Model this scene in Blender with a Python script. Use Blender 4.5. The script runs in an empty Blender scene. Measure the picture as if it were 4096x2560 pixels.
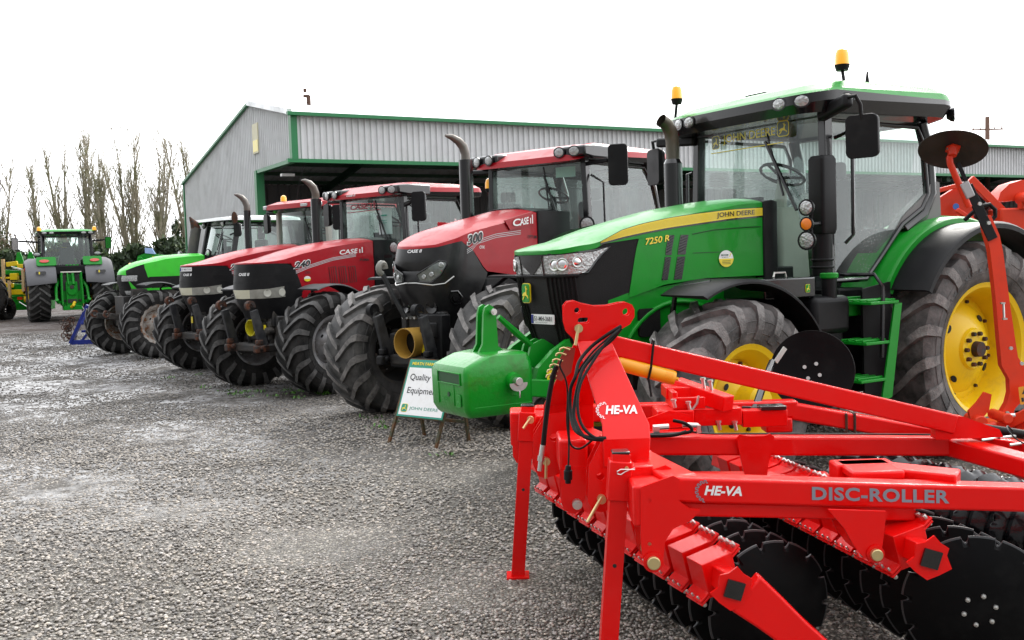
import bpy, math, random
import numpy as np
from math import sin, cos, pi, radians as R, sqrt, atan2
from mathutils import Vector, Matrix
from mathutils.geometry import tessellate_polygon
random.seed(7); rng = np.random.default_rng(7)
S = bpy.context.scene; COL = S.collection

# ---------------------------------------------------------------- camera, sky, sun, exposure
PITCH, ROLL = R(3.6), R(1.8)
cam = bpy.data.cameras.new("camera"); cam.lens = 35; cam.sensor_width = 36; cam.clip_end = 2000; cam.clip_start = .05
co = bpy.data.objects.new("camera", cam); COL.objects.link(co); S.camera = co
cf = Vector((0, cos(PITCH), -sin(PITCH))); r0 = Vector((1, 0, 0)); u0 = r0.cross(cf)
cr = cos(ROLL) * r0 - sin(ROLL) * u0; cu = cr.cross(cf)
M3 = Matrix((cr, cu, -cf)).transposed()
co.matrix_world = Matrix.Translation((0, 0, 1.85)) @ M3.to_4x4()
S.render.resolution_x, S.render.resolution_y = 1024, 640
SUN_EL, SUN_AZ = R(38), R(28)          # azimuth measured from +Y towards +X
w = bpy.data.worlds.new("World"); S.world = w; w.use_nodes = True
nt = w.node_tree; bg = nt.nodes['Background']
sky = nt.nodes.new('ShaderNodeTexSky'); sky.sky_type = 'NISHITA'; sky.sun_disc = False
sky.sun_elevation = SUN_EL; sky.sun_rotation = SUN_AZ; sky.air_density = 1.5; sky.dust_density = 4
tc = nt.nodes.new('ShaderNodeTexCoord'); nz = nt.nodes.new('ShaderNodeTexNoise')
nz.inputs['Scale'].default_value = 1.6; nz.inputs['Detail'].default_value = 6; nz.inputs['Roughness'].default_value = .55
cr_ = nt.nodes.new('ShaderNodeValToRGB')
cr_.color_ramp.elements[0].position = .3; cr_.color_ramp.elements[0].color = (11.2, 11.5, 12.0, 1)
cr_.color_ramp.elements[1].position = .62; cr_.color_ramp.elements[1].color = (15, 15.1, 15.3, 1)
mx = nt.nodes.new('ShaderNodeMixRGB'); mx.inputs[0].default_value = .93
nt.links.new(tc.outputs['Generated'], nz.inputs['Vector']); nt.links.new(nz.outputs['Fac'], cr_.inputs['Fac'])
nt.links.new(sky.outputs[0], mx.inputs[1]); nt.links.new(cr_.outputs[0], mx.inputs[2])
sunv = (sin(SUN_AZ) * cos(SUN_EL), cos(SUN_AZ) * cos(SUN_EL), sin(SUN_EL))
dp_ = nt.nodes.new('ShaderNodeVectorMath'); dp_.operation = 'DOT_PRODUCT'; dp_.inputs[1].default_value = sunv; nt.links.new(tc.outputs['Generated'], dp_.inputs[0])
gr_ = nt.nodes.new('ShaderNodeMapRange'); gr_.interpolation_type = 'SMOOTHSTEP'
for k_, v_ in ((1, -.75), (2, .95), (3, .24), (4, 1.5)): gr_.inputs[k_].default_value = v_
nt.links.new(dp_.outputs['Value'], gr_.inputs[0])
ml_ = nt.nodes.new('ShaderNodeMixRGB'); ml_.blend_type = 'MULTIPLY'; ml_.inputs[0].default_value = 1
nt.links.new(mx.outputs[0], ml_.inputs[1]); nt.links.new(gr_.outputs[0], ml_.inputs[2]); nt.links.new(ml_.outputs[0], bg.inputs['Color']); bg.inputs['Strength'].default_value = .1
sl = bpy.data.lights.new("sun", 'SUN'); sl.energy = 1.5; sl.angle = R(14); sl.color = (1, .96, .9)
so = bpy.data.objects.new("sun", sl); COL.objects.link(so)
sd = Vector((sin(SUN_AZ) * cos(SUN_EL), cos(SUN_AZ) * cos(SUN_EL), sin(SUN_EL)))
so.rotation_euler = sd.to_track_quat('Z', 'Y').to_euler(); so.location = sd * 60
S.view_settings.view_transform = 'Standard'; S.view_settings.look = 'None'; S.view_settings.gamma = 1
S.view_settings.use_curve_mapping = False; S.view_settings.exposure = 0.62

def gz(x, y):                                    # the yard rises very slightly towards the back
    d = max(0.0, y - 21); return min(.45, .0135 * d)

# ---------------------------------------------------------------- materials
MATS = {}
def mat(name, col, rough=.5, metal=0, coat=0, var=.12, vs=6, bump=0, bs=200, dirt=None, ds=3, dlo=.45, dhi=.7, spec=.5, emit=0, drops=0):
    if name in MATS: return MATS[name]
    m = bpy.data.materials.new(name); m.use_nodes = True; n = m.node_tree; L = n.links; b = n.nodes['Principled BSDF']
    MATS[name] = m
    b.inputs['Roughness'].default_value = rough; b.inputs['Metallic'].default_value = metal
    b.inputs['Coat Weight'].default_value = coat; b.inputs['Coat Roughness'].default_value = .06
    b.inputs['Specular IOR Level'].default_value = spec
    t = n.nodes.new('ShaderNodeTexCoord'); no = n.nodes.new('ShaderNodeTexNoise')
    no.inputs['Scale'].default_value = vs; no.inputs['Detail'].default_value = 5
    L.new(t.outputs['Object'], no.inputs['Vector'])
    c1 = tuple(c * (1 - var) for c in col) + (1,); c2 = tuple(min(1, c * (1 + var)) for c in col) + (1,)
    mxx = n.nodes.new('ShaderNodeMixRGB'); mxx.inputs[1].default_value = c1; mxx.inputs[2].default_value = c2
    L.new(no.outputs['Fac'], mxx.inputs[0]); out = mxx.outputs[0]
    if dirt:
        n2 = n.nodes.new('ShaderNodeTexNoise'); n2.inputs['Scale'].default_value = ds; n2.inputs['Detail'].default_value = 8
        n2.inputs['Roughness'].default_value = .65
        L.new(t.outputs['Object'], n2.inputs['Vector'])
        rp = n.nodes.new('ShaderNodeMapRange'); rp.inputs[1].default_value = dlo; rp.inputs[2].default_value = dhi
        L.new(n2.outputs['Fac'], rp.inputs[0])
        m2 = n.nodes.new('ShaderNodeMixRGB'); m2.inputs[2].default_value = dirt + (1,)
        L.new(rp.outputs[0], m2.inputs[0]); L.new(out, m2.inputs[1]); out = m2.outputs[0]
        rr = n.nodes.new('ShaderNodeMapRange'); rr.inputs[3].default_value = rough; rr.inputs[4].default_value = min(1, rough + .3)
        L.new(rp.outputs[0], rr.inputs[0]); L.new(rr.outputs[0], b.inputs['Roughness'])
    L.new(out, b.inputs['Base Color'])
    if bump:
        n3 = n.nodes.new('ShaderNodeTexNoise'); n3.inputs['Scale'].default_value = bs; n3.inputs['Detail'].default_value = 3
        L.new(t.outputs['Object'], n3.inputs['Vector'])
        bp = n.nodes.new('ShaderNodeBump'); bp.inputs['Strength'].default_value = bump; bp.inputs['Distance'].default_value = .01
        L.new(n3.outputs['Fac'], bp.inputs['Height']); L.new(bp.outputs[0], b.inputs['Normal'])
    if coat and drops:
        n4 = n.nodes.new('ShaderNodeTexNoise'); n4.inputs['Scale'].default_value = 150; n4.inputs['Detail'].default_value = 1; L.new(t.outputs['Object'], n4.inputs['Vector'])
        m4 = n.nodes.new('ShaderNodeMapRange'); m4.inputs[1].default_value = .55; m4.inputs[2].default_value = .68; L.new(n4.outputs['Fac'], m4.inputs[0])
        b4 = n.nodes.new('ShaderNodeBump'); b4.inputs['Strength'].default_value = drops; b4.inputs['Distance'].default_value = .004; L.new(m4.outputs[0], b4.inputs['Height']); L.new(b4.outputs[0], b.inputs['Coat Normal'])
    if emit: b.inputs['Emission Color'].default_value = col + (1,); b.inputs['Emission Strength'].default_value = emit
    return m
def paint(name, col, **k):
    k = dict(dict(rough=.4, coat=.28, drops=.25, var=.06, bump=.06, bs=55, spec=.2, dirt=tuple(c * .75 + .012 for c in col), ds=5, dlo=.5, dhi=.85), **k)
    return mat(name, col, **k)
GREEN = paint('green_paint', (.003, .25, .014)); LIME = paint('lime_paint', (.05, .55, .035))
RED = paint('tractor_red_paint', (.37, .003, .011)); HRED = paint('machine_red_paint', (.74, .002, .0015), var=.04, dirt=(.70, .005, .003), spec=.12, coat=.4, drops=.35, bump=.03, bs=90, rough=.35)
ORED = paint('orange_red_paint', (.72, .045, .014)); YEL = paint('yellow_paint', (.78, .55, .012)); BLUEP = paint('blue_paint', (.012, .025, .2))
YDEC = mat('yellow_decal', (.82, .66, .02), .35, coat=.3, var=.03); WHT = mat('white_decal', (.82, .82, .82), .35, var=.03)
BLK = mat('black_plastic', (.008, .008, .009), .42, var=.3, bump=.1, bs=120, spec=.2, dirt=(.020, .020, .020), ds=4, dlo=.5, dhi=.85)
GBLK = mat('gloss_black', (.006, .006, .007), .2, coat=.4, var=.2, bump=.06, bs=60)
MESHM = mat('grille_mesh', (.007, .007, .007), .6, spec=.25, var=.4, vs=180, bump=.6, bs=260)
DGREY = mat('dark_grey_plastic', (.022, .023, .026), .5, spec=.35, dirt=(.06, .06, .06), ds=6, bump=.1)
MGREY = mat('mid_grey_plastic', (.11, .11, .12), .5, bump=.1)
PALE = mat('pale_cab_trim', (.42, .43, .38), .6)
ENG = mat('oily_black_metal', (.014, .014, .015), .5, dirt=(.06, .05, .04), ds=7, dlo=.4, dhi=.75, bump=.3, bs=40)
RUST = mat('rusty_steel', (.022, .016, .014), .7, dirt=(.10, .032, .014), ds=14, dlo=.42, dhi=.6, bump=.4, bs=60)
STEEL = mat('zinc_steel', (.62, .62, .6), .3, metal=.9, var=.1); CHROME = mat('lamp_reflector', (.85, .86, .88), .12, metal=1, var=.2, vs=30)
ZY = mat('zinc_yellow', (.62, .5, .25), .35, metal=.8)
RIMG = mat('rim_grey', (.30, .30, .31), .45, metal=.3, dirt=(.12, .1, .08), ds=6); RIMR = mat('rim_worn', (.38, .36, .33), .5, dirt=(.2, .09, .04), ds=9, dlo=.45, dhi=.6)
RIMY = paint('rim_yellow_paint', (.80, .53, .008), dirt=(.5, .3, .03), dlo=.58, dhi=.85)
RUB = mat('tyre_rubber', (.008, .008, .008), .62, var=.3, bump=.3, bs=50, spec=.3, dirt=(.045, .042, .04), ds=5, dlo=.4, dhi=.75)
LUG = mat('worn_lug_rubber', (.045, .045, .046), .6, var=.3, bump=.5, bs=90, dirt=(.15, .145, .14), ds=11, dlo=.35, dhi=.7)
RUBD = mat('dusty_tyre_rubber', (.030, .028, .027), .6, var=.3, bump=.5, bs=40, dirt=(.17, .155, .15), ds=4.5, dlo=.38, dhi=.68)
LUGD = mat('dusty_lug_rubber', (.072, .068, .066), .6, var=.3, bump=.7, bs=70, dirt=(.26, .245, .235), ds=9, dlo=.35, dhi=.65)
PTO = mat('mustard_plastic', (.42, .24, .04), .5); PTOY = mat('yellow_plastic', (.62, .55, .02), .45)
ORY = mat('orange_yellow_plastic', (.85, .38, .01), .35, coat=.2, var=.05)
LENSW = mat('worn_lamp_lens', (.36, .36, .32), .2, coat=.6, metal=.3, var=.3, vs=14, bump=.5, bs=40); LENSC = mat('clear_lamp_lens', (.42, .43, .43), .16, metal=.6, coat=.5, var=.75, vs=42, bump=1, bs=48)
LENSR = mat('red_lamp_lens', (.6, .03, .01), .2, coat=.6); LENSO = mat('orange_lamp_lens', (.85, .22, .01), .2, coat=.6)
BEAC = mat('amber_beacon', (.95, .42, .01), .2, coat=.8, spec=.6, emit=.25)
SEAT = mat('grey_seat', (.07, .07, .075), .8); DISC = mat('black_disc_paint', (.003, .003, .0035), .42, spec=.10, var=.25, vs=9, bump=.05, bs=30, dirt=(.008, .008, .008), ds=7, dlo=.5, dhi=.75)
EDGE = mat('bare_disc_edge', (.05, .052, .055), .4, metal=.4); HOSE = mat('black_hose', (.005, .005, .005), .5, spec=.2); PAPER = mat('paper_notice', (.70, .78, .78), .6)
TEALP = mat('sign_teal', (.01, .28, .19), .35, var=.04); SIGNW = mat('sign_white', (.85, .85, .85), .35, var=.03, dirt=(.7, .7, .66), ds=5, dlo=.5, dhi=.8); DARKT = mat('sign_letters', (.02, .022, .025), .5)
CLAD = mat('grey_cladding', (.66, .67, .68), .45, var=.06, vs=.6, bump=.05, bs=4, dirt=(.57, .575, .58), ds=1.2); ROOFM = mat('roof_sheet', (.8, .82, .83), .3, var=.06, vs=.8, dirt=(.7, .72, .72), ds=1.5, metal=.2)
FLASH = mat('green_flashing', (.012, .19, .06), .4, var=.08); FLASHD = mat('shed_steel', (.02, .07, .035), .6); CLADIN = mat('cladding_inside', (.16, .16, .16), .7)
CONC = mat('concrete', (.25, .24, .23), .8, bump=.2, bs=30); WOODP = mat('wooden_pole', (.12, .065, .045), .8, bump=.3, bs=30); PALET = mat('pale_timber', (.55, .38, .2), .7)
BARK = mat('poplar_bark', (.36, .32, .25), .85, var=.3, vs=3, dirt=(.16, .17, .07), ds=.8, dlo=.45, dhi=.65); IVY = mat('ivy_green', (.03, .06, .015), .6)
RAINS = mat('rust_leg_paint', (.05, .06, .03), .6, dirt=(.16, .07, .03), ds=12, dlo=.42, dhi=.6)

def glass(name, tint=(.78, .88, .84), drops=.5, sky_glare=.05, hs=1.2, lo=.57):
    m = bpy.data.materials.new(name); m.use_nodes = True; n = m.node_tree; L = n.links; n.nodes.clear()
    o = n.nodes.new('ShaderNodeOutputMaterial'); tr = n.nodes.new('ShaderNodeBsdfTransparent'); tr.inputs[0].default_value = tint + (1,)
    gl = n.nodes.new('ShaderNodeBsdfGlossy'); gl.inputs['Roughness'].default_value = .03; gl.inputs[0].default_value = (.9, .95, .95, 1)
    ge = n.nodes.new('ShaderNodeNewGeometry'); dt = n.nodes.new('ShaderNodeVectorMath'); dt.operation = 'DOT_PRODUCT'; L.new(ge.outputs['Normal'], dt.inputs[0]); L.new(ge.outputs['Incoming'], dt.inputs[1])
    ab = n.nodes.new('ShaderNodeMath'); ab.operation = 'ABSOLUTE'; L.new(dt.outputs['Value'], ab.inputs[0]); om = n.nodes.new('ShaderNodeMath'); om.operation = 'SUBTRACT'; om.inputs[0].default_value = 1; L.new(ab.outputs[0], om.inputs[1])
    pw = n.nodes.new('ShaderNodeMath'); pw.operation = 'POWER'; pw.inputs[1].default_value = 4; L.new(om.outputs[0], pw.inputs[0])
    a = n.nodes.new('ShaderNodeMath'); a.operation = 'MULTIPLY_ADD'; a.inputs[1].default_value = .85; a.inputs[2].default_value = .09; a.use_clamp = True; L.new(pw.outputs[0], a.inputs[0]); mxs = n.nodes.new('ShaderNodeMixShader'); L.new(a.outputs[0], mxs.inputs[0]); L.new(tr.outputs[0], mxs.inputs[1]); L.new(gl.outputs[0], mxs.inputs[2])
    tc = n.nodes.new('ShaderNodeTexCoord')
    v = n.nodes.new('ShaderNodeTexVoronoi'); v.inputs['Scale'].default_value = 55; L.new(tc.outputs['Object'], v.inputs['Vector'])
    big = n.nodes.new('ShaderNodeTexNoise'); big.inputs['Scale'].default_value = hs; big.inputs['Detail'].default_value = 4; L.new(tc.outputs['Object'], big.inputs['Vector'])
    th = n.nodes.new('ShaderNodeMapRange'); th.inputs[1].default_value = .26; th.inputs[2].default_value = .18; L.new(v.outputs['Distance'], th.inputs[0])
    bm = n.nodes.new('ShaderNodeMapRange'); bm.inputs[1].default_value = .42; bm.inputs[2].default_value = lo; L.new(big.outputs['Fac'], bm.inputs[0])
    mu = n.nodes.new('ShaderNodeMath'); mu.operation = 'MULTIPLY'; L.new(th.outputs[0], mu.inputs[0]); L.new(bm.outputs[0], mu.inputs[1])
    mh = n.nodes.new('ShaderNodeMath'); mh.operation = 'MULTIPLY_ADD'; mh.inputs[1].default_value = drops; L.new(mu.outputs[0], mh.inputs[0])
    m4 = n.nodes.new('ShaderNodeMath'); m4.operation = 'MULTIPLY'; m4.inputs[1].default_value = sky_glare; L.new(bm.outputs[0], m4.inputs[0]); L.new(m4.outputs[0], mh.inputs[2])  # whitish veil painted over the pane in place of sky reflection
    df = n.nodes.new('ShaderNodeBsdfTranslucent'); df.inputs[0].default_value = (.95, .97, .97, 1)
    d2 = n.nodes.new('ShaderNodeBsdfDiffuse'); d2.inputs[0].default_value = (.9, .93, .93, 1); ad = n.nodes.new('ShaderNodeMixShader'); ad.inputs[0].default_value = .4
    L.new(df.outputs[0], ad.inputs[1]); L.new(d2.outputs[0], ad.inputs[2])
    m2 = n.nodes.new('ShaderNodeMixShader'); L.new(mh.outputs[0], m2.inputs[0]); L.new(mxs.outputs[0], m2.inputs[1]); L.new(ad.outputs[0], m2.inputs[2])
    L.new(m2.outputs[0], o.inputs[0]); return m
GLASS = glass('cab_glass', drops=.03, sky_glare=.06, hs=.8, lo=.6); GLASSW = glass('rainy_glass', tint=(.82, .92, .88), drops=.3, sky_glare=.28, hs=.9, lo=.64); LGLASS = glass('lamp_glass', drops=0, sky_glare=0)

# ---------------------------------------------------------------- mesh builder
def V3(p): return Vector(p)
class MB:
    def __init__(s): s.V = []; s.F = []; s.M = []
    def add(s, vs, fs, m=0):
        k = len(s.V); s.V += [tuple(v) for v in vs]; s.F += [tuple(i + k for i in f) for f in fs]; s.M += [m] * len(fs); return s
    def box(s, x0, x1, y0, y1, z0, z1, m=0):
        vs = [(x, y, z) for z in (z0, z1) for x, y in ((x0, y0), (x1, y0), (x1, y1), (x0, y1))]
        return s.add(vs, [(3, 2, 1, 0), (4, 5, 6, 7), (0, 1, 5, 4), (1, 2, 6, 5), (2, 3, 7, 6), (3, 0, 4, 7)], m)
    def beam(s, p0, p1, w, h, m=0, up=(0, 0, 1), w1=None, h1=None):
        p0, p1 = V3(p0), V3(p1); d = (p1 - p0).normalized(); a = d.cross(V3(up))
        if a.length < 1e-4: a = d.cross(Vector((1, 0, 0)))
        a.normalize(); b = a.cross(d); vs = []
        for p, ww, hh in ((p0, w, h), (p1, w1 or w, h1 or h)):
            vs += [p - a * ww / 2 - b * hh / 2, p + a * ww / 2 - b * hh / 2, p + a * ww / 2 + b * hh / 2, p - a * ww / 2 + b * hh / 2]
        return s.add(vs, [(3, 2, 1, 0), (4, 5, 6, 7), (0, 1, 5, 4), (1, 2, 6, 5), (2, 3, 7, 6), (3, 0, 4, 7)], m)
    def tube(s, pts, r, n=10, m=0, caps=True):
        P = [V3(p) for p in pts]; N = len(P); rs = r if isinstance(r, (list, tuple)) else [r] * N; rings = []
        a = None
        for i, p in enumerate(P):
            d = (P[min(i + 1, N - 1)] - P[max(i - 1, 0)]).normalized()
            if a is None:
                a = d.orthogonal().normalized()
            else:
                a = (a - d * a.dot(d)); a = a.normalized() if a.length > 1e-5 else d.orthogonal().normalized()
            b = d.cross(a); rings.append([p + (a * cos(2 * pi * k / n) + b * sin(2 * pi * k / n)) * rs[i] for k in range(n)])
        return s.loft(rings, m, caps=caps)
    def cyl(s, p0, p1, r0, r1=None, n=18, m=0): return s.tube([p0, p1], [r0, r0 if r1 is None else r1], n, m)
    def loft(s, rings, m=0, closed=True, caps=True):
        n = len(rings[0]); vs = [v for r in rings for v in r]; fs = []
        for i in range(len(rings) - 1):
            for k in range(n if closed else n - 1):
                k2 = (k + 1) % n; fs.append((i * n + k, i * n + k2, (i + 1) * n + k2, (i + 1) * n + k))
        if caps and closed: fs += [tuple(range(n))[::-1], tuple((len(rings) - 1) * n + k for k in range(n))]
        return s.add(vs, fs, m)
    def grid(s, G, m=0): return s.loft(G, m, closed=False, caps=False)
    def lathe(s, prof, o, ax, n=24, m=0, ref=None, caps=False):
        o = V3(o); ax = V3(ax).normalized(); a = (V3(ref) if ref else ax.orthogonal()).normalized(); b = ax.cross(a)
        return s.loft([[o + ax * h + (a * cos(2 * pi * k / n) + b * sin(2 * pi * k / n)) * r for k in range(n)] for h, r in prof], m, caps=caps)
    def prism(s, poly, o, ux, uy, d, m=0, holes=(), hm=None):
        o, ux, uy = V3(o), V3(ux), V3(uy); nrm = ux.cross(uy).normalized() * d
        loops = [list(poly)] + [list(h) for h in holes]
        tri = tessellate_polygon([[Vector((p[0], p[1], 0)) for p in l] for l in loops])
        flat = [p for l in loops for p in l]; n = len(flat)
        vs = [o + ux * p[0] + uy * p[1] for p in flat]; vs += [v + nrm for v in vs]; fs = []
        ar = 0
        for t in tri:
            (x1, y1), (x2, y2), (x3, y3) = flat[t[0]][:2], flat[t[1]][:2], flat[t[2]][:2]
            if (x2 - x1) * (y3 - y1) - (x3 - x1) * (y2 - y1) > 0: t = t[::-1]
            fs.append(tuple(t)); fs.append(tuple(i + n for i in t[::-1]))
        s.add(vs, fs, m); k0 = 0
        for l in loops:
            q = len(l); s.add([vs[k0 + i] for i in range(q)] + [vs[n + k0 + i] for i in range(q)], [(i, (i + 1) % q, q + (i + 1) % q, q + i) for i in range(q)], m if hm is None else hm); k0 += q
        return s
def circ(x, y, r, n=20, ry=None, a0=0): return [(x + r * cos(a0 + 2 * pi * k / n), y + (ry or r) * sin(a0 + 2 * pi * k / n)) for k in range(n)]
def rrect(x0, x1, y0, y1, r, n=4):
    o = []
    for cx, cy, a in ((x1 - r, y1 - r, 0), (x0 + r, y1 - r, 90), (x0 + r, y0 + r, 180), (x1 - r, y0 + r, 270)):
        o += [(cx + r * cos(R(a + 90 * k / n)), cy + r * sin(R(a + 90 * k / n))) for k in range(n + 1)]
    return o
def mkmesh(name, mb, mats, ang=32):
    me = bpy.data.meshes.new(name); me.from_pydata(mb.V, [], mb.F)
    for m in (mats if isinstance(mats, (list, tuple)) else [mats]): me.materials.append(m)
    me.polygons.foreach_set('material_index', mb.M); me.polygons.foreach_set('use_smooth', [True] * len(mb.F)); me.update()
    import bmesh
    bm = bmesh.new(); bm.from_mesh(me); bmesh.ops.recalc_face_normals(bm, faces=bm.faces); bm.to_mesh(me); bm.free()
    me.set_sharp_from_angle(angle=R(ang)); return me
def part(name, mb, mats, parent=None, bevel=0, ang=32, loc=None, rot=None, seg=2):
    me = mb if isinstance(mb, bpy.types.Mesh) else mkmesh(name, mb, mats, ang)
    o = bpy.data.objects.new(name, me); COL.objects.link(o)
    if parent: o.parent = parent
    if loc is not None: o.location = loc
    if rot is not None: o.rotation_euler = rot
    if bevel:
        b = o.modifiers.new('bevel', 'BEVEL'); b.width = bevel; b.segments = seg; b.limit_method = 'ANGLE'; b.angle_limit = R(40); b.harden_normals = False
    return o
def thing(name, label, cat, loc=(0, 0, 0), rz=0, group=None):
    o = bpy.data.objects.new(name, None); COL.objects.link(o); o.location = loc; o.rotation_euler = (0, 0, rz); o.empty_display_size = .2
    return tag(o, label, cat, group)
def tag(o, label, cat, group=None):
    o['label'] = label; o['category'] = cat
    if group: o['group'] = group
    return o
_tc = {}
def glyphs(txt, bold=0, shear=0, space=1):
    key = (txt, bold, shear, space)
    if key not in _tc:
        c = bpy.data.curves.new('t', 'FONT'); c.body = txt; c.offset = bold; c.shear = shear; c.space_character = space; c.resolution_u = 3; c.fill_mode = 'FRONT'
        o = bpy.data.objects.new('t', c); COL.objects.link(o); dg = bpy.context.evaluated_depsgraph_get(); me = o.evaluated_get(dg).to_mesh()
        vs = [v.co.copy() for v in me.vertices]; fs = [tuple(p.vertices) for p in me.polygons]
        o.evaluated_get(dg).to_mesh_clear(); bpy.data.objects.remove(o); bpy.data.curves.remove(c)
        x0 = min(v.x for v in vs); x1 = max(v.x for v in vs); y0 = min(v.y for v in vs); y1 = max(v.y for v in vs)
        _tc[key] = (vs, fs, x0, x1, y0, y1)
    return _tc[key]
def text(mb, txt, o, ux, uy, W, H, m=0, bold=0, shear=0, off=.0015, space=1):
    """lettering that fills a W x H box from o, raised by off"""
    vs, fs, x0, x1, y0, y1 = glyphs(txt, bold, shear, space); o, ux, uy = V3(o), V3(ux).normalized(), V3(uy).normalized(); n = ux.cross(uy) * off
    mb.add([o + ux * ((v.x - x0) / (x1 - x0) * W) + uy * ((v.y - y0) / (y1 - y0) * H) + n for v in vs], fs, m)
DEER = [(.06, .36), (.2, .5), (.34, .56), (.5, .56), (.6, .66), (.6, .78), (.5, .9), (.54, .93), (.62, .84), (.62, .96), (.66, .96), (.67, .84), (.78, .8), (.8, .74), (.7, .72), (.7, .55), (.72, .42), (.88, .34), (.94, .2), (.88, .2), (.82, .29), (.66, .34), (.5, .38), (.38, .34), (.3, .2), (.12, .08), (.08, .13), (.22, .25), (.26, .4), (.12, .33)]
def deer_badge(mb, o, ux, uy, W, H, mg, my, off=.003):
    o, ux, uy = V3(o), V3(ux).normalized(), V3(uy).normalized(); n = ux.cross(uy)
    mb.prism(rrect(0, W, 0, H, .22 * min(W, H)), o, ux, uy, off, my); b = .05 * W
    mb.prism(rrect(b, W - b, b, H - b, .2 * min(W, H)), o + n * off, ux, uy, off * .6, mg)
    mb.prism([(W * (.1 + .8 * p[0]), H * (.08 + .82 * p[1])) for p in DEER], o + n * off * 1.6, ux, uy, off * .5, my)
def gear_arc(mb, o, ux, uy, r, m, a0=80, a1=260, nt=8, th=.004):
    o, ux, uy = V3(o), V3(ux).normalized(), V3(uy).normalized(); n = ux.cross(uy) * .0015; pts = []
    for k in range(nt * 2):
        a = a0 + (a1 - a0) * k / (nt * 2); a2 = a0 + (a1 - a0) * (k + 1) / (nt * 2); rr = r if k % 2 else r * .78
        pts += [(rr * cos(R(a)), rr * sin(R(a))), (rr * cos(R(a2)), rr * sin(R(a2)))]
    for p, q in zip(pts, pts[1:]):
        d = Vector((q[0] - p[0], q[1] - p[1])); L = d.length
        if L < 1e-5: continue
        e = Vector((-d.y, d.x)) / L * th / 2
        c = [(p[0] + e.x, p[1] + e.y), (p[0] - e.x, p[1] - e.y), (q[0] - e.x, q[1] - e.y), (q[0] + e.x, q[1] + e.y)]
        mb.add([o + ux * a + uy * b + n for a, b in c], [(0, 1, 2, 3)], m)
def lerp(tab, x):
    if x <= tab[0][0]: return tab[0][1]
    for (a, b), (c, d) in zip(tab, tab[1:]):
        if x <= c: return b + (d - b) * (x - a) / (c - a)
    return tab[-1][1]
def resamp(pl, n):
    d = [0]
    for a, b in zip(pl, pl[1:]): d.append(d[-1] + math.hypot(a[0] - b[0], a[1] - b[1]))
    o = []
    for k in range(n):
        t = d[-1] * k / (n - 1); i = 0
        while i < len(pl) - 2 and d[i + 1] < t: i += 1
        f = (t - d[i]) / max(1e-9, d[i + 1] - d[i]); o.append((pl[i][0] + (pl[i + 1][0] - pl[i][0]) * f, pl[i][1] + (pl[i + 1][1] - pl[i][1]) * f))
    return o

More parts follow.
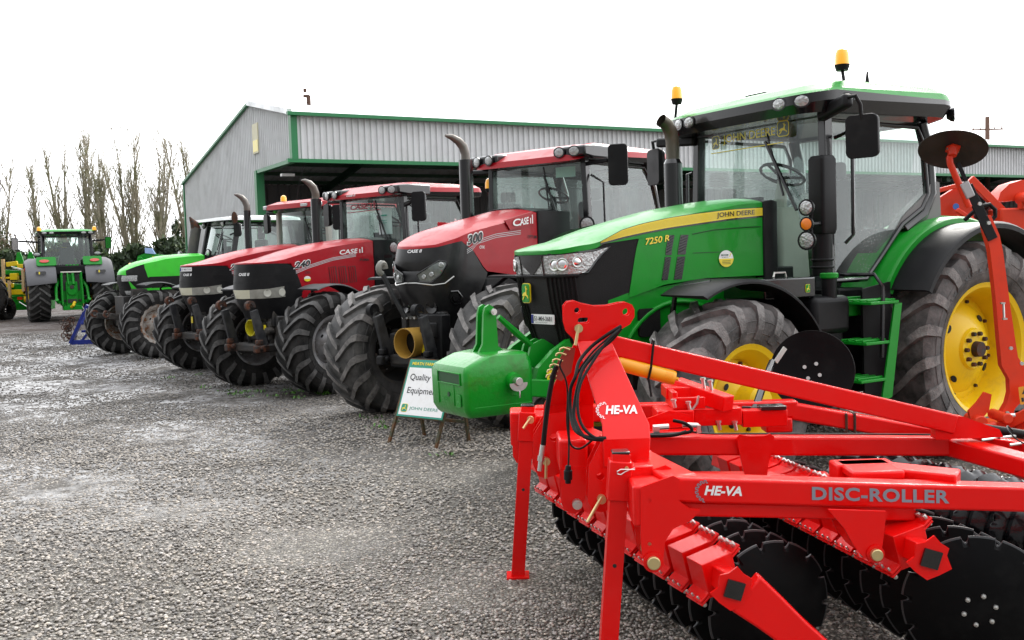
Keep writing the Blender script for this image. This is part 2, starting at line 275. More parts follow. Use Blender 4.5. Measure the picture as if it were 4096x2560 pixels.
# ================================================================ SETTING
def build_ground():
    xs = np.concatenate([np.linspace(-400, -60, 10), np.linspace(-50, 50, 80), np.linspace(60, 400, 10)])
    ys = np.concatenate([np.linspace(-60, 0, 5), np.linspace(1, 60, 60), np.linspace(70, 900, 14)])
    vs = [(x, y, gz(x, y) + (.012 * sin(x * 1.7 + y) * sin(y * 1.3) if 1 < y < 60 and abs(x) < 50 else 0)) for y in ys for x in xs]; n = len(xs)
    fs = [(j * n + i, j * n + i + 1, (j + 1) * n + i + 1, (j + 1) * n + i) for j in range(len(ys) - 1) for i in range(n - 1)]
    m = bpy.data.materials.new('wet_gravel'); m.use_nodes = True; N = m.node_tree.nodes; L = m.node_tree.links; b = N['Principled BSDF']
    tc = N.new('ShaderNodeTexCoord'); P = tc.outputs['Object']
    def noise(sc, det=5, rg=.6):
        t = N.new('ShaderNodeTexNoise'); t.inputs['Scale'].default_value = sc; t.inputs['Detail'].default_value = det; t.inputs['Roughness'].default_value = rg; L.new(P, t.inputs['Vector']); return t.outputs['Fac']
    def mr(i, a, bb, c=0, d=1):
        t = N.new('ShaderNodeMapRange'); t.inputs[1].default_value = a; t.inputs[2].default_value = bb; t.inputs[3].default_value = c; t.inputs[4].default_value = d; L.new(i, t.inputs[0]); return t.outputs[0]
    def math_(op, a, bb):
        t = N.new('ShaderNodeMath'); t.operation = op; t.use_clamp = False
        for k, v in enumerate((a, bb)):
            if isinstance(v, (int, float)): t.inputs[k].default_value = v
            else: L.new(v, t.inputs[k])
        return t.outputs[0]
    def mix(f, a, bb):
        t = N.new('ShaderNodeMixRGB')
        for k, v in enumerate((f, a, bb)):
            if isinstance(v, tuple): t.inputs[k].default_value = v + (1,)
            elif isinstance(v, (int, float)): t.inputs[k].default_value = v
            else: L.new(v, t.inputs[k])
        return t.outputs[0]
    vo = N.new('ShaderNodeTexVoronoi'); vo.inputs['Scale'].default_value = 50; L.new(P, vo.inputs['Vector'])
    vo2 = N.new('ShaderNodeTexVoronoi'); vo2.inputs['Scale'].default_value = 90; L.new(P, vo2.inputs['Vector'])
    sep = N.new('ShaderNodeSeparateXYZ'); L.new(P, sep.inputs[0]); X, Y = sep.outputs[0], sep.outputs[1]
    sc = N.new('ShaderNodeSeparateColor'); L.new(vo.outputs['Color'], sc.inputs[0])
    stone = N.new('ShaderNodeValToRGB'); e = stone.color_ramp.elements; e[0].position = 0; e[0].color = (.12, .108, .09, 1); e[1].position = 1; e[1].color = (.42, .40, .36, 1)
    q = e.new(.45); q.color = (.25, .228, .19, 1); q = e.new(.75); q.color = (.36, .33, .28, 1); L.new(sc.outputs[0], stone.inputs[0])
    gap = mr(vo.outputs['Distance'], .3, .62, 1, .25)
    lightg = mix(gap, (.05, .044, .038), stone.outputs[0])
    big = noise(.33, 6, .6); med = noise(1.3, 6, .65); fine = noise(22, 3)
    clump = noise(4.5, 8, .78)
    # distance of the loose light gravel: fades out past a wavering line
    line = math_('ADD', Y, math_('MULTIPLY', X, -.22)); line = math_('ADD', line, math_('MULTIPLY', big, 3.2)); line = math_('ADD', line, math_('MULTIPLY', med, 1.2))
    far = mr(line, 8.6, 13.6)
    sc2 = N.new('ShaderNodeSeparateColor'); L.new(vo2.outputs['Color'], sc2.inputs[0])
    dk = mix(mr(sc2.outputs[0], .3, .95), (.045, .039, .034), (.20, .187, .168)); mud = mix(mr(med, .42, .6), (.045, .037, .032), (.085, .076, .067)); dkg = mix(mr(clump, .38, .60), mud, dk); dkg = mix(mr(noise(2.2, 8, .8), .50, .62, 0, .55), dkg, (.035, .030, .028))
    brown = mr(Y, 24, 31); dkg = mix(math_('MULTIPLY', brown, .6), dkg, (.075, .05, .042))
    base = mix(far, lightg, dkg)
    wet = math_('MULTIPLY', mr(big, .36, .50), math_('MULTIPLY', mr(noise(.9, 8, .72), .38, .50), mr(clump, .40, .56))); wet_sheen = math_('MULTIPLY', wet, far); wet_sheen = math_('MULTIPLY', wet_sheen, mr(math_('ADD', X, math_('MULTIPLY', Y, .30)), .2, 2.6, 1, 0)); wet_sheen = math_('MULTIPLY', wet_sheen, mr(Y, 24, 30, 1, .25))
    base = mix(math_('MULTIPLY', math_('MULTIPLY', mr(noise(.55, 7, .75), .56, .66), mr(clump, .35, .6)), math_('MULTIPLY', mr(line, 10, 13), .85)), base, (.055, .034, .028)); base = mix(math_('MULTIPLY', wet_sheen, .8), base, (.42, .42, .43)); L.new(base, b.inputs['Base Color'])  # wet patches turn paler: the sky's sheen is painted into their base colour
    r1 = mr(far, 0, 1, .5, .8); rg = mix(wet_sheen, r1, (.3, .3, .3)); L.new(rg, b.inputs['Roughness']); L.new(mr(wet_sheen, 0, 1, .25, .9), b.inputs['Specular IOR Level'])
    h1 = mr(vo.outputs['Distance'], 0, .7, 1, 0); h2 = math_('ADD', mr(vo2.outputs['Distance'], 0, .7, .5, 0), mr(clump, .3, .7, 0, 2.2))
    h = mix(far, h1, h2); bp = N.new('ShaderNodeBump'); bp.inputs['Distance'].default_value = .018; L.new(h, bp.inputs['Height']); L.new(mr(wet_sheen, 0, 1, 1.0, .45), bp.inputs['Strength']); L.new(bp.outputs[0], b.inputs['Normal'])
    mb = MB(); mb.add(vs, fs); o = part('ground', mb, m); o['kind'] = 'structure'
    # loose stones lying on it, nearest the camera
    n = 150000; n2 = 75000; a = rng.random(n); yy = 3.0 + 10.5 * a ** 1.5; xx = -(yy * .85 + 1.2) + rng.random(n) * (yy * 1.43 + 1.6); keep = xx < yy * .56 + .4; xx, yy = xx[keep], yy[keep]
    y2 = 9.5 + 19 * rng.random(n2) ** 1.3; x2 = -y2 * .68 + rng.random(n2) * (y2 * .68 + 2.8); k2 = rng.random(n2) < .8 * ( .35 + .65 * (np.sin(x2 * 1.1 + 2 * np.sin(y2 * .7)) * np.sin(y2 * .9 + x2 * .5) > -.2))
    xx = np.concatenate([xx, x2[k2]]); yy = np.concatenate([yy, y2[k2]]); n = len(xx)
    ph = (1 + 5 ** .5) / 2; ico = np.array([(-1, ph, 0), (1, ph, 0), (-1, -ph, 0), (1, -ph, 0), (0, -1, ph), (0, 1, ph), (0, -1, -ph), (0, 1, -ph), (ph, 0, -1), (ph, 0, 1), (-ph, 0, -1), (-ph, 0, 1)]) / 1.9
    fi = np.array([(0, 11, 5), (0, 5, 1), (0, 1, 7), (0, 7, 10), (0, 10, 11), (1, 5, 9), (5, 11, 4), (11, 10, 2), (10, 7, 6), (7, 1, 8), (3, 9, 4), (3, 4, 2), (3, 2, 6), (3, 6, 8), (3, 8, 9), (4, 9, 5), (2, 4, 11), (6, 2, 10), (8, 6, 7), (9, 8, 1)])
    sz = .0045 + .0065 * rng.random(n) ** 2.5 + .0045 * (yy / 10); scl = np.stack([sz * (.9 + .6 * rng.random(n)), sz * (.8 + .4 * rng.random(n)), sz * (.45 + .35 * rng.random(n))], 1)
    an = rng.random(n) * 6.28; v = ico[None] * scl[:, None] * (1 + .22 * (rng.random((n, 12, 1)) - .5)); ca, sa = np.cos(an)[:, None], np.sin(an)[:, None]
    vx = v[..., 0] * ca - v[..., 1] * sa + xx[:, None]; vy = v[..., 0] * sa + v[..., 1] * ca + yy[:, None]
    gnd = .012 * np.sin(xx * 1.7 + yy) * np.sin(yy * 1.3)
    gnd = gnd + np.minimum(.45, .0135 * np.maximum(0, yy - 21)); vz = v[..., 2] + (gnd + .003 + .004 * rng.random(n))[:, None]
    co_ = np.stack([vx, vy, vz], -1).reshape(-1, 3); F = (fi[None] + 12 * np.arange(n)[:, None, None]).reshape(-1, 3)
    me = bpy.data.meshes.new('gravel_stones'); me.vertices.add(len(co_)); me.vertices.foreach_set('co', co_.ravel()); me.loops.add(F.size); me.loops.foreach_set('vertex_index', F.ravel().astype(np.int32))
    me.polygons.add(len(F)); me.polygons.foreach_set('loop_start', np.arange(0, F.size, 3, dtype=np.int32)); me.polygons.foreach_set('use_smooth', np.ones(len(F), bool)); me.update()
    base_c = np.array([.14, .36, .26, .31, .10, .43, .20]); c = base_c[rng.integers(0, 7, n)] * (.8 + .4 * rng.random(n)); tint = rng.random(n)
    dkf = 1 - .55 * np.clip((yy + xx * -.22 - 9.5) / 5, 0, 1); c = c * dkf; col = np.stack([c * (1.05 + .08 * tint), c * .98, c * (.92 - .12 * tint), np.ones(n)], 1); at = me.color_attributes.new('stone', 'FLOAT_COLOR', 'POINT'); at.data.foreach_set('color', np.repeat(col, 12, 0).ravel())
    ms = bpy.data.materials.new('pebbles'); ms.use_nodes = True; bb = ms.node_tree.nodes['Principled BSDF']; ac = ms.node_tree.nodes.new('ShaderNodeAttribute'); ac.attribute_name = 'stone'
    ms.node_tree.links.new(ac.outputs['Color'], bb.inputs['Base Color']); bb.inputs['Roughness'].default_value = .45; me.materials.append(ms)
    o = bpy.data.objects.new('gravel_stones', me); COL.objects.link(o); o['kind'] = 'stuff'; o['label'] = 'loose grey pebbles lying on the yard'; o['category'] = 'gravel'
build_ground()

def build_shed():
    rt = thing('farm_shed', 'grey corrugated open fronted steel shed with green trim behind the tractors', 'shed', (-6.22, 29.3, .1), R(30))
    L = 64; D = 14.5; RG = 4.1; ZE, ZR, ZB, ZC = 6.15, 7.0, 5.2, 4.8
    def corr(u0, u1, pitch=.2, dep=.05):
        o = []; u = u0
        while u < u1:
            for f, d in ((0, 0), (.5, 0), (.62, dep), (.88, dep)):
                if u + f * pitch <= u1: o.append((u + f * pitch, d))
            u += pitch
        o.append((u1, 0)); return o
    def zr(y): return ZE + (ZR - ZE) * y / RG if y < RG else ZR + (ZB - ZR) * (y - RG) / (D - RG)
    f = MB(); pr = corr(.12, L); f.grid([[(x, -d, ZC) for x, d in pr], [(x, -d, ZE - .02) for x, d in pr]]); part('front_cladding', f, CLAD, rt, ang=20)
    g = MB(); pr = corr(.1, 3.75); g.grid([[(-d, y, ZC) for y, d in pr], [(-d, y, zr(y) - .02) for y, d in pr]]); pr = corr(3.75, D - .05); g.grid([[(-d, y, 0) for y, d in pr], [(-d, y, zr(y) - .02) for y, d in pr]]); part('gable_cladding', g, CLAD, rt, ang=20)
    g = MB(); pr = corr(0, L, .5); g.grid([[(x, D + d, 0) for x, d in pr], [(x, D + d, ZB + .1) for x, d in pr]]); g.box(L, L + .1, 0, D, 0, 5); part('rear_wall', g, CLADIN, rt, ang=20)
    r = MB(); pr = corr(-.15, L, .3, .03); r.grid([[(x, -.2, ZE - .03 + d) for x, d in pr], [(x, RG, ZR + .03 + d) for x, d in pr], [(x, D + .2, ZB + d) for x, d in pr]]); part('roof', r, ROOFM, rt, ang=20)
    h = MB()
    h.box(-.2, L, -.27, -.12, ZE - .10, ZE + .0); h.box(-.2, L, -.08, .06, ZC - .09, ZC + .02)                    # gutter, lower flashing
    h.box(-.07, .12, -.09, .14, ZC, ZE); h.box(-.08, .08, .06, 3.8, ZC - .09, ZC + .02); h.box(-.1, .16, 3.6, 3.84, 0, ZC)
    h.beam((-.1, RG, zr(RG) + .03), (-.1, D, zr(D) + .03), .1, .09)
    vg = MB(); vg.beam((-.1, -.1, zr(0) + .02), (-.1, RG, zr(RG) + .03), .14, .16); part('verge_flashing', vg, ROOFM, rt)
    h.box(-.09, .05, D - .1, D + .06, 0, ZB); part('green_flashing', h, FLASH, rt)
    c = MB(); x = 6
    while x < L:
        c.box(x - .12, x + .12, .3, .55, ZC - .3, ZC + .8); c.box(x - .1, x + .1, D - .4, D - .1, 0, ZB)
        c.beam((x, .2, ZE - .25), (x, RG, ZR - .25), .1, .3); c.beam((x, RG, ZR - .25), (x, D, ZB - .25), .1, .3); c.beam((x, 1.2, ZC + .1), (x, RG - .4, ZR - .5), .08, .12); x += 6
    for y in np.arange(1, D, 1.4): c.box(0, L, y, y + .08, zr(y) - .16, zr(y) - .02)
    c.box(0, L, .1, .3, ZC - .05, ZC + .25); part('steel_frame', c, FLASHD, rt)
    for x in (8, 20, 32, 44):                                       # roof light sheets, their glow stands in for daylight coming through
        s = MB(); s.grid([[(x, 7.4, zr(7.4) + .12), (x + 2.2, 7.4, zr(7.4) + .12)], [(x, 9.6, zr(9.6) + .12), (x + 2.2, 9.6, zr(9.6) + .12)]])
        s.grid([[(x, 7.4, zr(7.4) - .17), (x + 2.2, 7.4, zr(7.4) - .17)], [(x, 9.6, zr(9.6) - .17), (x + 2.2, 9.6, zr(9.6) - .17)]])
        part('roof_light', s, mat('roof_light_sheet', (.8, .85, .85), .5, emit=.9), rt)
    k = MB(); k.prism(rrect(0, .62, 0, .95, .02), (-.05, 3.28, 5.35), (0, 1, 0), (0, 0, 1), -.03, 0)
    k.prism(rrect(.04, .58, .05, .42, .02), (-.081, 3.28, 5.35), (0, 1, 0), (0, 0, 1), -.004, 1); o = part('notice_board', k, [mat('cream_board', (.66, .62, .42), .5), YDEC], None)
    o.location = rt.location; o.rotation_euler = rt.rotation_euler; tag(o, 'cream and yellow sign board high on the grey gable wall', 'sign')
    for y, z in ((1.5, 4.45),):
        q = MB(); q.box(.1, .5, y, y + .18, z, z + .08); part('lamp_housing', q, WHT, rt)
build_shed()

def build_trees():
    def tree(x, y, h, sd, label, spread=1.0, cat='tree'):
        rd = random.Random(sd); rt = thing('poplar_tree', label, cat, (x, y, gz(x, y)), 0, None)
        trunk = MB(); twig = MB()
        def stem(mb, p, d, L, r, n=7, wob=.06, seg=5):
            pts = [p]; rs = [r]; dd = d.copy()
            for i in range(n):
                dd = (dd + Vector((rd.uniform(-1, 1), rd.uniform(-1, 1), rd.uniform(0, .5))) * wob).normalized(); pts.append(pts[-1] + dd * L / n); rs.append(max(.006, r * (1 - (i + 1) / n * .93)))
            mb.tube(pts, rs, seg); return pts, rs
        k = rd.choice([2, 2, 3])
        for q in range(k):
            d0 = Vector((rd.uniform(-.13, .13), rd.uniform(-.08, .08), 1)).normalized(); pts, rs = stem(trunk, Vector((rd.uniform(-.2, .2), 0, -.3)), d0, h * rd.uniform(.9, 1.03), .24 / sqrt(k) * h / 9, 10, .05, 7)
            for i in range(24):
                f = rd.uniform(.06, .93); j = min(int(f * 10), 9); fr = f * 10 - j; p = pts[j].lerp(pts[j + 1], fr); a = rd.uniform(0, 6.28)
                dv = Vector((cos(a) * .30 * spread, sin(a) * .30 * spread, 1)).normalized(); LL = h * rd.uniform(.18, .42) * (1.2 - f * .85)
                bp, br = stem(trunk if i < 12 else twig, p, dv, LL, max(.028, rs[j] * .45), 6, .12, 5)
                for t in range(7):
                    g = rd.uniform(.2, .98); jj = min(int(g * 6), 5); pp = bp[jj].lerp(bp[jj + 1], g * 6 - jj); a = rd.uniform(0, 6.28)
                    dv = Vector((cos(a) * .5, sin(a) * .5, .9)).normalized(); stem(twig, pp, dv, LL * rd.uniform(.25, .55), .02, 3, .2, 3)
        part('trunk', trunk, BARK, rt); part('crown', twig, BARK, rt)
        return rt
    spec = [(-30.6, 60, 8.6, 'bare poplar at the far left edge of the photo above the twiggy thicket'), (-28.6, 61, 9.4, 'slim bare poplar left of the rear facing green tractor'),
            (-27.2, 61, 10.2, 'bare many stemmed poplar above the left half of the rear facing tractor'), (-25.7, 61, 10.7, 'tallest bare poplar, above the right half of the rear facing tractor cab'), (-24.25, 60, 9.9, 'bare poplar just right of the rear facing tractor cab'),
            (-23.2, 61, 10.6, 'bare poplar with an ivy covered trunk above the mid hedge'), (-23.9, 64, 9.0, 'slender bare poplar behind the ivy covered one'),
            (-21.0, 60, 10.1, 'bare poplar in the gap between hedge and shed'), (-19.4, 62, 10.2, 'bare poplar nearest the grey shed gable')]
    for i, (x, y, h, lb) in enumerate(spec): tree(x, y, h - .45, 30 + i, lb, 1.0 if i else 1.3)
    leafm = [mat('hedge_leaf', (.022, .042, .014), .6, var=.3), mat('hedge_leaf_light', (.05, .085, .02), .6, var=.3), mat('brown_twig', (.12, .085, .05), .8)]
    def leafy(name, fn, n, mats, sz, parent=None, label=None, cat=None, kind=None, loc=(0, 0, 0)):
        vs, fs, ms = [], [], []
        for i in range(n):
            p, m = fn(i); a = rng.random(3) * 6.28; s = sz * (.6 + .8 * rng.random())
            u = Vector((cos(a[0]) * cos(a[1]), sin(a[0]) * cos(a[1]), sin(a[1]))); v = u.orthogonal().normalized(); v = (v * cos(a[2]) + u.cross(v) * sin(a[2])); p = Vector(p); k = len(vs)
            vs += [p - u * s, p + v * s * .5, p + u * s, p - v * s * .5]; fs.append((k, k + 1, k + 2, k + 3)); ms.append(m)
        mb = MB(); mb.V = [tuple(v) for v in vs]; mb.F = fs; mb.M = ms; o = part(name, mb, mats, parent, loc=loc)
        if label: tag(o, label, cat)
        if kind: o['kind'] = kind
        return o
    rd = random.Random(5)
    def hedge(i):
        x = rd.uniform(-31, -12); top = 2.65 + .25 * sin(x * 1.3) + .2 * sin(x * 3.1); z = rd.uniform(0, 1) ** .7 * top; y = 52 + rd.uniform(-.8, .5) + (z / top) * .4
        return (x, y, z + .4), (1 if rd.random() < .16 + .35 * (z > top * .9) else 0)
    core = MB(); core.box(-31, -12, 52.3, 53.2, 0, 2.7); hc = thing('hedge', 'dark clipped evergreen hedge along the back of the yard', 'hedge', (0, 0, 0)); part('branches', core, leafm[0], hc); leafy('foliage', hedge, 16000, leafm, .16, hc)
    def bush(x, y, rx, h, n, sz, label, name, cat, mats, pr=.3, base=.3, trunk=True):
        cl = [(rd.gauss(0, .42) * rx, rd.gauss(0, .42) * rx, h * rd.uniform(base * .5, .92), rd.uniform(.16, .34) * rx + .2) for _ in range(26)]
        def f(i):
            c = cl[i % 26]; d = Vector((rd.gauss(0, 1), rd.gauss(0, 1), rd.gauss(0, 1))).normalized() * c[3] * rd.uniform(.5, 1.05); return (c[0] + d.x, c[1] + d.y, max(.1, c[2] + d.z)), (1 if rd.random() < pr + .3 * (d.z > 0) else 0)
        rt = thing(name, label, cat, (x, y, gz(x, y)))
        t = MB()
        for c in cl[:14]: t.tube([(0, 0, 0), (c[0] * .3, c[1] * .3, c[2] * .5), (c[0], c[1], c[2])], [.09, .05, .02], 5)
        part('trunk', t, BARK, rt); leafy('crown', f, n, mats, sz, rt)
    bush(-31.5, 53, 2.6, 4.9, 5200, .15, 'bright green leafy bush at the far left edge', 'leafy_bush', 'bush', [leafm[1], mat('willow_leaf', (.10, .16, .03), .6), leafm[2]], .6)
    bush(-22.2, 70, 1.6, 4.9, 2600, .18, 'dark rounded pine between two poplars above the hedge', 'pine_tree', 'tree', [leafm[0], mat('pine_leaf', (.045, .075, .03), .6), leafm[2]], .25)
    bush(-20.2, 70, 1.8, 4.6, 2600, .18, 'olive green bush beside the dark pine above the hedge', 'evergreen_bush', 'bush', [mat('olive_leaf', (.06, .075, .025), .6), leafm[1], leafm[2]], .4)
    bush(-18.2, 62, 2.2, 3.9, 3200, .16, 'olive shrub at the foot of the poplars next to the shed', 'evergreen_bush', 'bush', [mat('olive_leaf', (.06, .075, .025), .6), leafm[1], leafm[2]], .4)
    bush(-29.4, 58, 2.0, 3.8, 1600, .12, 'brown twiggy thicket behind the hedge at left', 'twiggy_bush', 'bush', [leafm[2], mat('olive_leaf', (.06, .075, .025), .6), leafm[2]], .35)
    bush(-33.8, 62, 1.8, 6.0, 2200, .1, 'tall brown leafless thicket at the far left edge', 'twiggy_bush', 'bush', [leafm[2], mat('olive_leaf', (.06, .075, .025), .6), leafm[2]], .2)
    # wire fence in front of hedge
    f = MB()
    for x in np.arange(-31, -12, 2.4): f.box(x, x + .06, 50, 50.06, .3, 2.3)
    for z in np.arange(.5, 2.3, .14): f.box(-31, -12, 50.01, 50.02, z, z + .012)
    for x in np.arange(-31, -12, .3): f.box(x, x + .01, 50.015, 50.025, .4, 2.3)
    tag(part('wire_fence', f, mat('fence_green', (.01, .03, .015), .6)), 'dark green wire mesh fence in front of the hedge', 'fence')
    for x, y, z0, z1, lb in ((-11.3, 58, 5, 11.5, 'brown wooden pole rising behind the shed roof at left'), (27.3, 57, 4, 8.95, 'wooden utility pole with a crossarm behind the shed roof at far right')):
        p = MB(); p.cyl((x, y, 0), (x, y, z1), .17, .12, 10)
        if x > 0:
            p.box(x - .9, x + .9, y - .05, y + .05, z1 - .75, z1 - .67)
            for dx in (-.8, -.4, .4, .8): p.cyl((x + dx, y, z1 - .67), (x + dx, y, z1 - .5), .03, .02, 6)
        else:
            p.box(x - .3, x + .05, y - .04, y + .04, z1 - .1, z1 + .05); p.cyl((x - .2, y, z1), (x - .2, y, z1 + .35), .03, .02, 6); p.box(x - .28, x - .1, y - .05, y + .05, z1 + .2, z1 + .4)
        tag(part('utility_pole', p, WOODP), lb, 'pole')
build_trees()

# ================================================================ WHEELS
_ty = {}
def tyre_mesh(Rd, W, rr, nl, mats, lh=.045):
    key = (Rd, W, rr, nl, mats[0].name)
    if key in _ty: return _ty[key]
    mb = MB(); h = W / 2; rb = Rd - lh
    prof = [(-h * .72, rr), (-h * .80, rr + .02), (-h * .93, rr + (rb - rr) * .35), (-h, rr + (rb - rr) * .62), (-h * .97, rb - .06), (-h * .88, rb - .015), (-h * .5, rb + .004), (0, rb + .008),
            (h * .5, rb + .004), (h * .88, rb - .015), (h * .97, rb - .06), (h, rr + (rb - rr) * .62), (h * .93, rr + (rb - rr) * .35), (h * .80, rr + .02), (h * .72, rr)]
    mb.lathe(prof, (0, 0, 0), (0, 1, 0), 64, 0, ref=(0, 0, 1))
    for ry in (.45, .8):                                             # moulded rings on the sidewall
        for s in (-1, 1):
            r = rr + (rb - rr) * ry * .8; yb = lerp([(0, .82), (.35, .93), (.62, 1.0), (.9, .975)], ry * .8) * h
            mb.lathe([(s * (yb - .01), r - .012), (s * (yb + .005), r), (s * (yb - .01), r + .012)], (0, 0, 0), (0, 1, 0), 64, 0, ref=(0, 0, 1))
    st = [(-.06, 0, 0), (.25, .10, 0), (.55, .225, .002), (.82, .33, .012), (.98, .375, .05), (1.04, .385, .13), (1.01, .40, .22)]
    for s in (-1, 1):
        for k in range(nl):
            th = 2 * pi * (k + (.5 if s > 0 else 0)) / nl; rings = []
            for u, da, dr in st:
                y = s * u * h; wd = (.030 + .016 * min(u, 1)) * (W / .6) ** .5; a = th + da * (.75 / Rd); top = Rd - dr; bot = rb - dr - .02; wd2 = wd * 1.45
                if u > 1: top -= 0; y2 = s * (h * .93)
                else: y2 = y
                if u > .95: bot = rb - dr - .03; y2 = s * h * .9
                def P(r, yy, aa): return (r * cos(aa), yy, r * sin(aa))
                lead = -.012 / Rd
                rings.append([P(bot, y2, a - wd2 / Rd), P(top, y, a - wd / Rd), P(top, y, a + wd / Rd), P(bot, y2, a + wd2 / Rd)])
            n = len(rings); vs = [v for r in rings for v in r]; fs, ms = [], []
            for i in range(n - 1):
                for j in range(3):
                    fs.append((i * 4 + j, i * 4 + j + 1, i * 4 + 4 + j + 1, i * 4 + 4 + j)); ms.append(1 if j == 1 else 0)
            fs += [(0, 1, 2, 3), tuple((n - 1) * 4 + j for j in range(4))]; ms += [0, 0]
            kk = len(mb.V); mb.V += vs; mb.F += [tuple(i + kk for i in f) for f in fs]; mb.M += ms
    _ty[key] = mkmesh('tyre', mb, mats, 38); return _ty[key]
def rim_mesh(rr, W, mats, kind, off):
    key = ('rim', rr, W, mats[0].name, kind)
    if key in _ty: return _ty[key]
    mb = MB(); h = W / 2 * .8
    # barrel, then the dished disc: off = how far the disc stands inside the outer flange
    dy = h - off
    mb.lathe([(-h, rr + .02), (-h * .97, rr - .01), (-h * .6, rr - .03), (dy - .03, rr - .10), (dy + .05, rr - .085), (h * .75, rr - .05), (h * .96, rr - .012), (h, rr + .015), (h + .008, rr + .03), (h - .01, rr + .04)], (0, 0, 0), (0, 1, 0), 56, 0, ref=(0, 0, 1))
    ro = rr - .09
    mb.lathe([(dy, ro), (dy + .01, ro * .93), (dy + .015, ro * .86), (dy + .06, ro * .74), (dy + .13, ro * .48), (dy + .14, ro * .40), (dy + .17, ro * .37), (dy + .175, ro * .18), (dy + .175, 0.001)], (0, 0, 0), (0, 1, 0), 56, 0, ref=(0, 0, 1))
    nb = 10
    for k in range(nb):
        a = 2 * pi * k / nb; r = ro * .30; p = Vector((r * cos(a), dy + .17, r * sin(a))); mb.cyl(p, p + Vector((0, .035, 0)), .02, .018, 6, 1)
    mb.cyl((0, dy + .17, 0), (0, dy + (.23 if kind != 'front' else .21), 0), ro * .15, ro * .14, 20, 1 if kind == 'rear' else 0)
    if kind == 'front': mb.lathe([(dy + .1, ro * .46), (dy + .26, ro * .42), (dy + .28, ro * .36), (dy + .29, .001)], (0, 0, 0), (0, 1, 0), 40, 0)
    for k in range(8):
        a = 2 * pi * (k + .3) / 8; r = ro * .9; p = Vector((r * cos(a), dy + .012, r * sin(a))); mb.cyl(p, p + Vector((0, .025, 0)), .017, .015, 6, 1)
        a = 2 * pi * (k + .8) / 8; r = ro * .68; sl_ = .08 * (ro / .5)
        c = Vector((r * cos(a), dy + .088, r * sin(a))); u = Vector((-sin(a), 0, cos(a))); v = Vector((cos(a), -.25, sin(a))).normalized()
        if k % 2 == 0: mb.prism(circ(0, 0, sl_ * .55, 12, sl_ * .34), c, u, v, .004, 2); mb.prism(circ(0, 0, sl_ * .55, 12, sl_ * .34), c, u, v, -.004, 2)
    _ty[key] = mkmesh('rim', mb, mats, 30); return _ty[key]
def wheel(parent, x, y, Rd, W, rr, nl, tm, rm, side, steer=0, kind='rear', off=.2, spin=0):
    hub = MB(); hub.cyl((0, -.12 * side, 0), (0, -.3 * side, 0), .16, .12, 20); hub.cyl((0, -.02, 0), (0, .02, 0), .14, .14, 20)
    w_ = part('wheel', hub, ENG, parent, loc=(x, y, Rd - .03), rot=(0, 0, R(steer)))
    ty = part('tyre', tyre_mesh(Rd, W, rr, nl, tm), None, w_); ty.rotation_euler = (0, R(spin), 0)
    rm_ = part('rim', rim_mesh(rr, W, rm, kind, off), None, w_); rm_.rotation_euler = (0, 0, 0 if side > 0 else pi)
    return w_

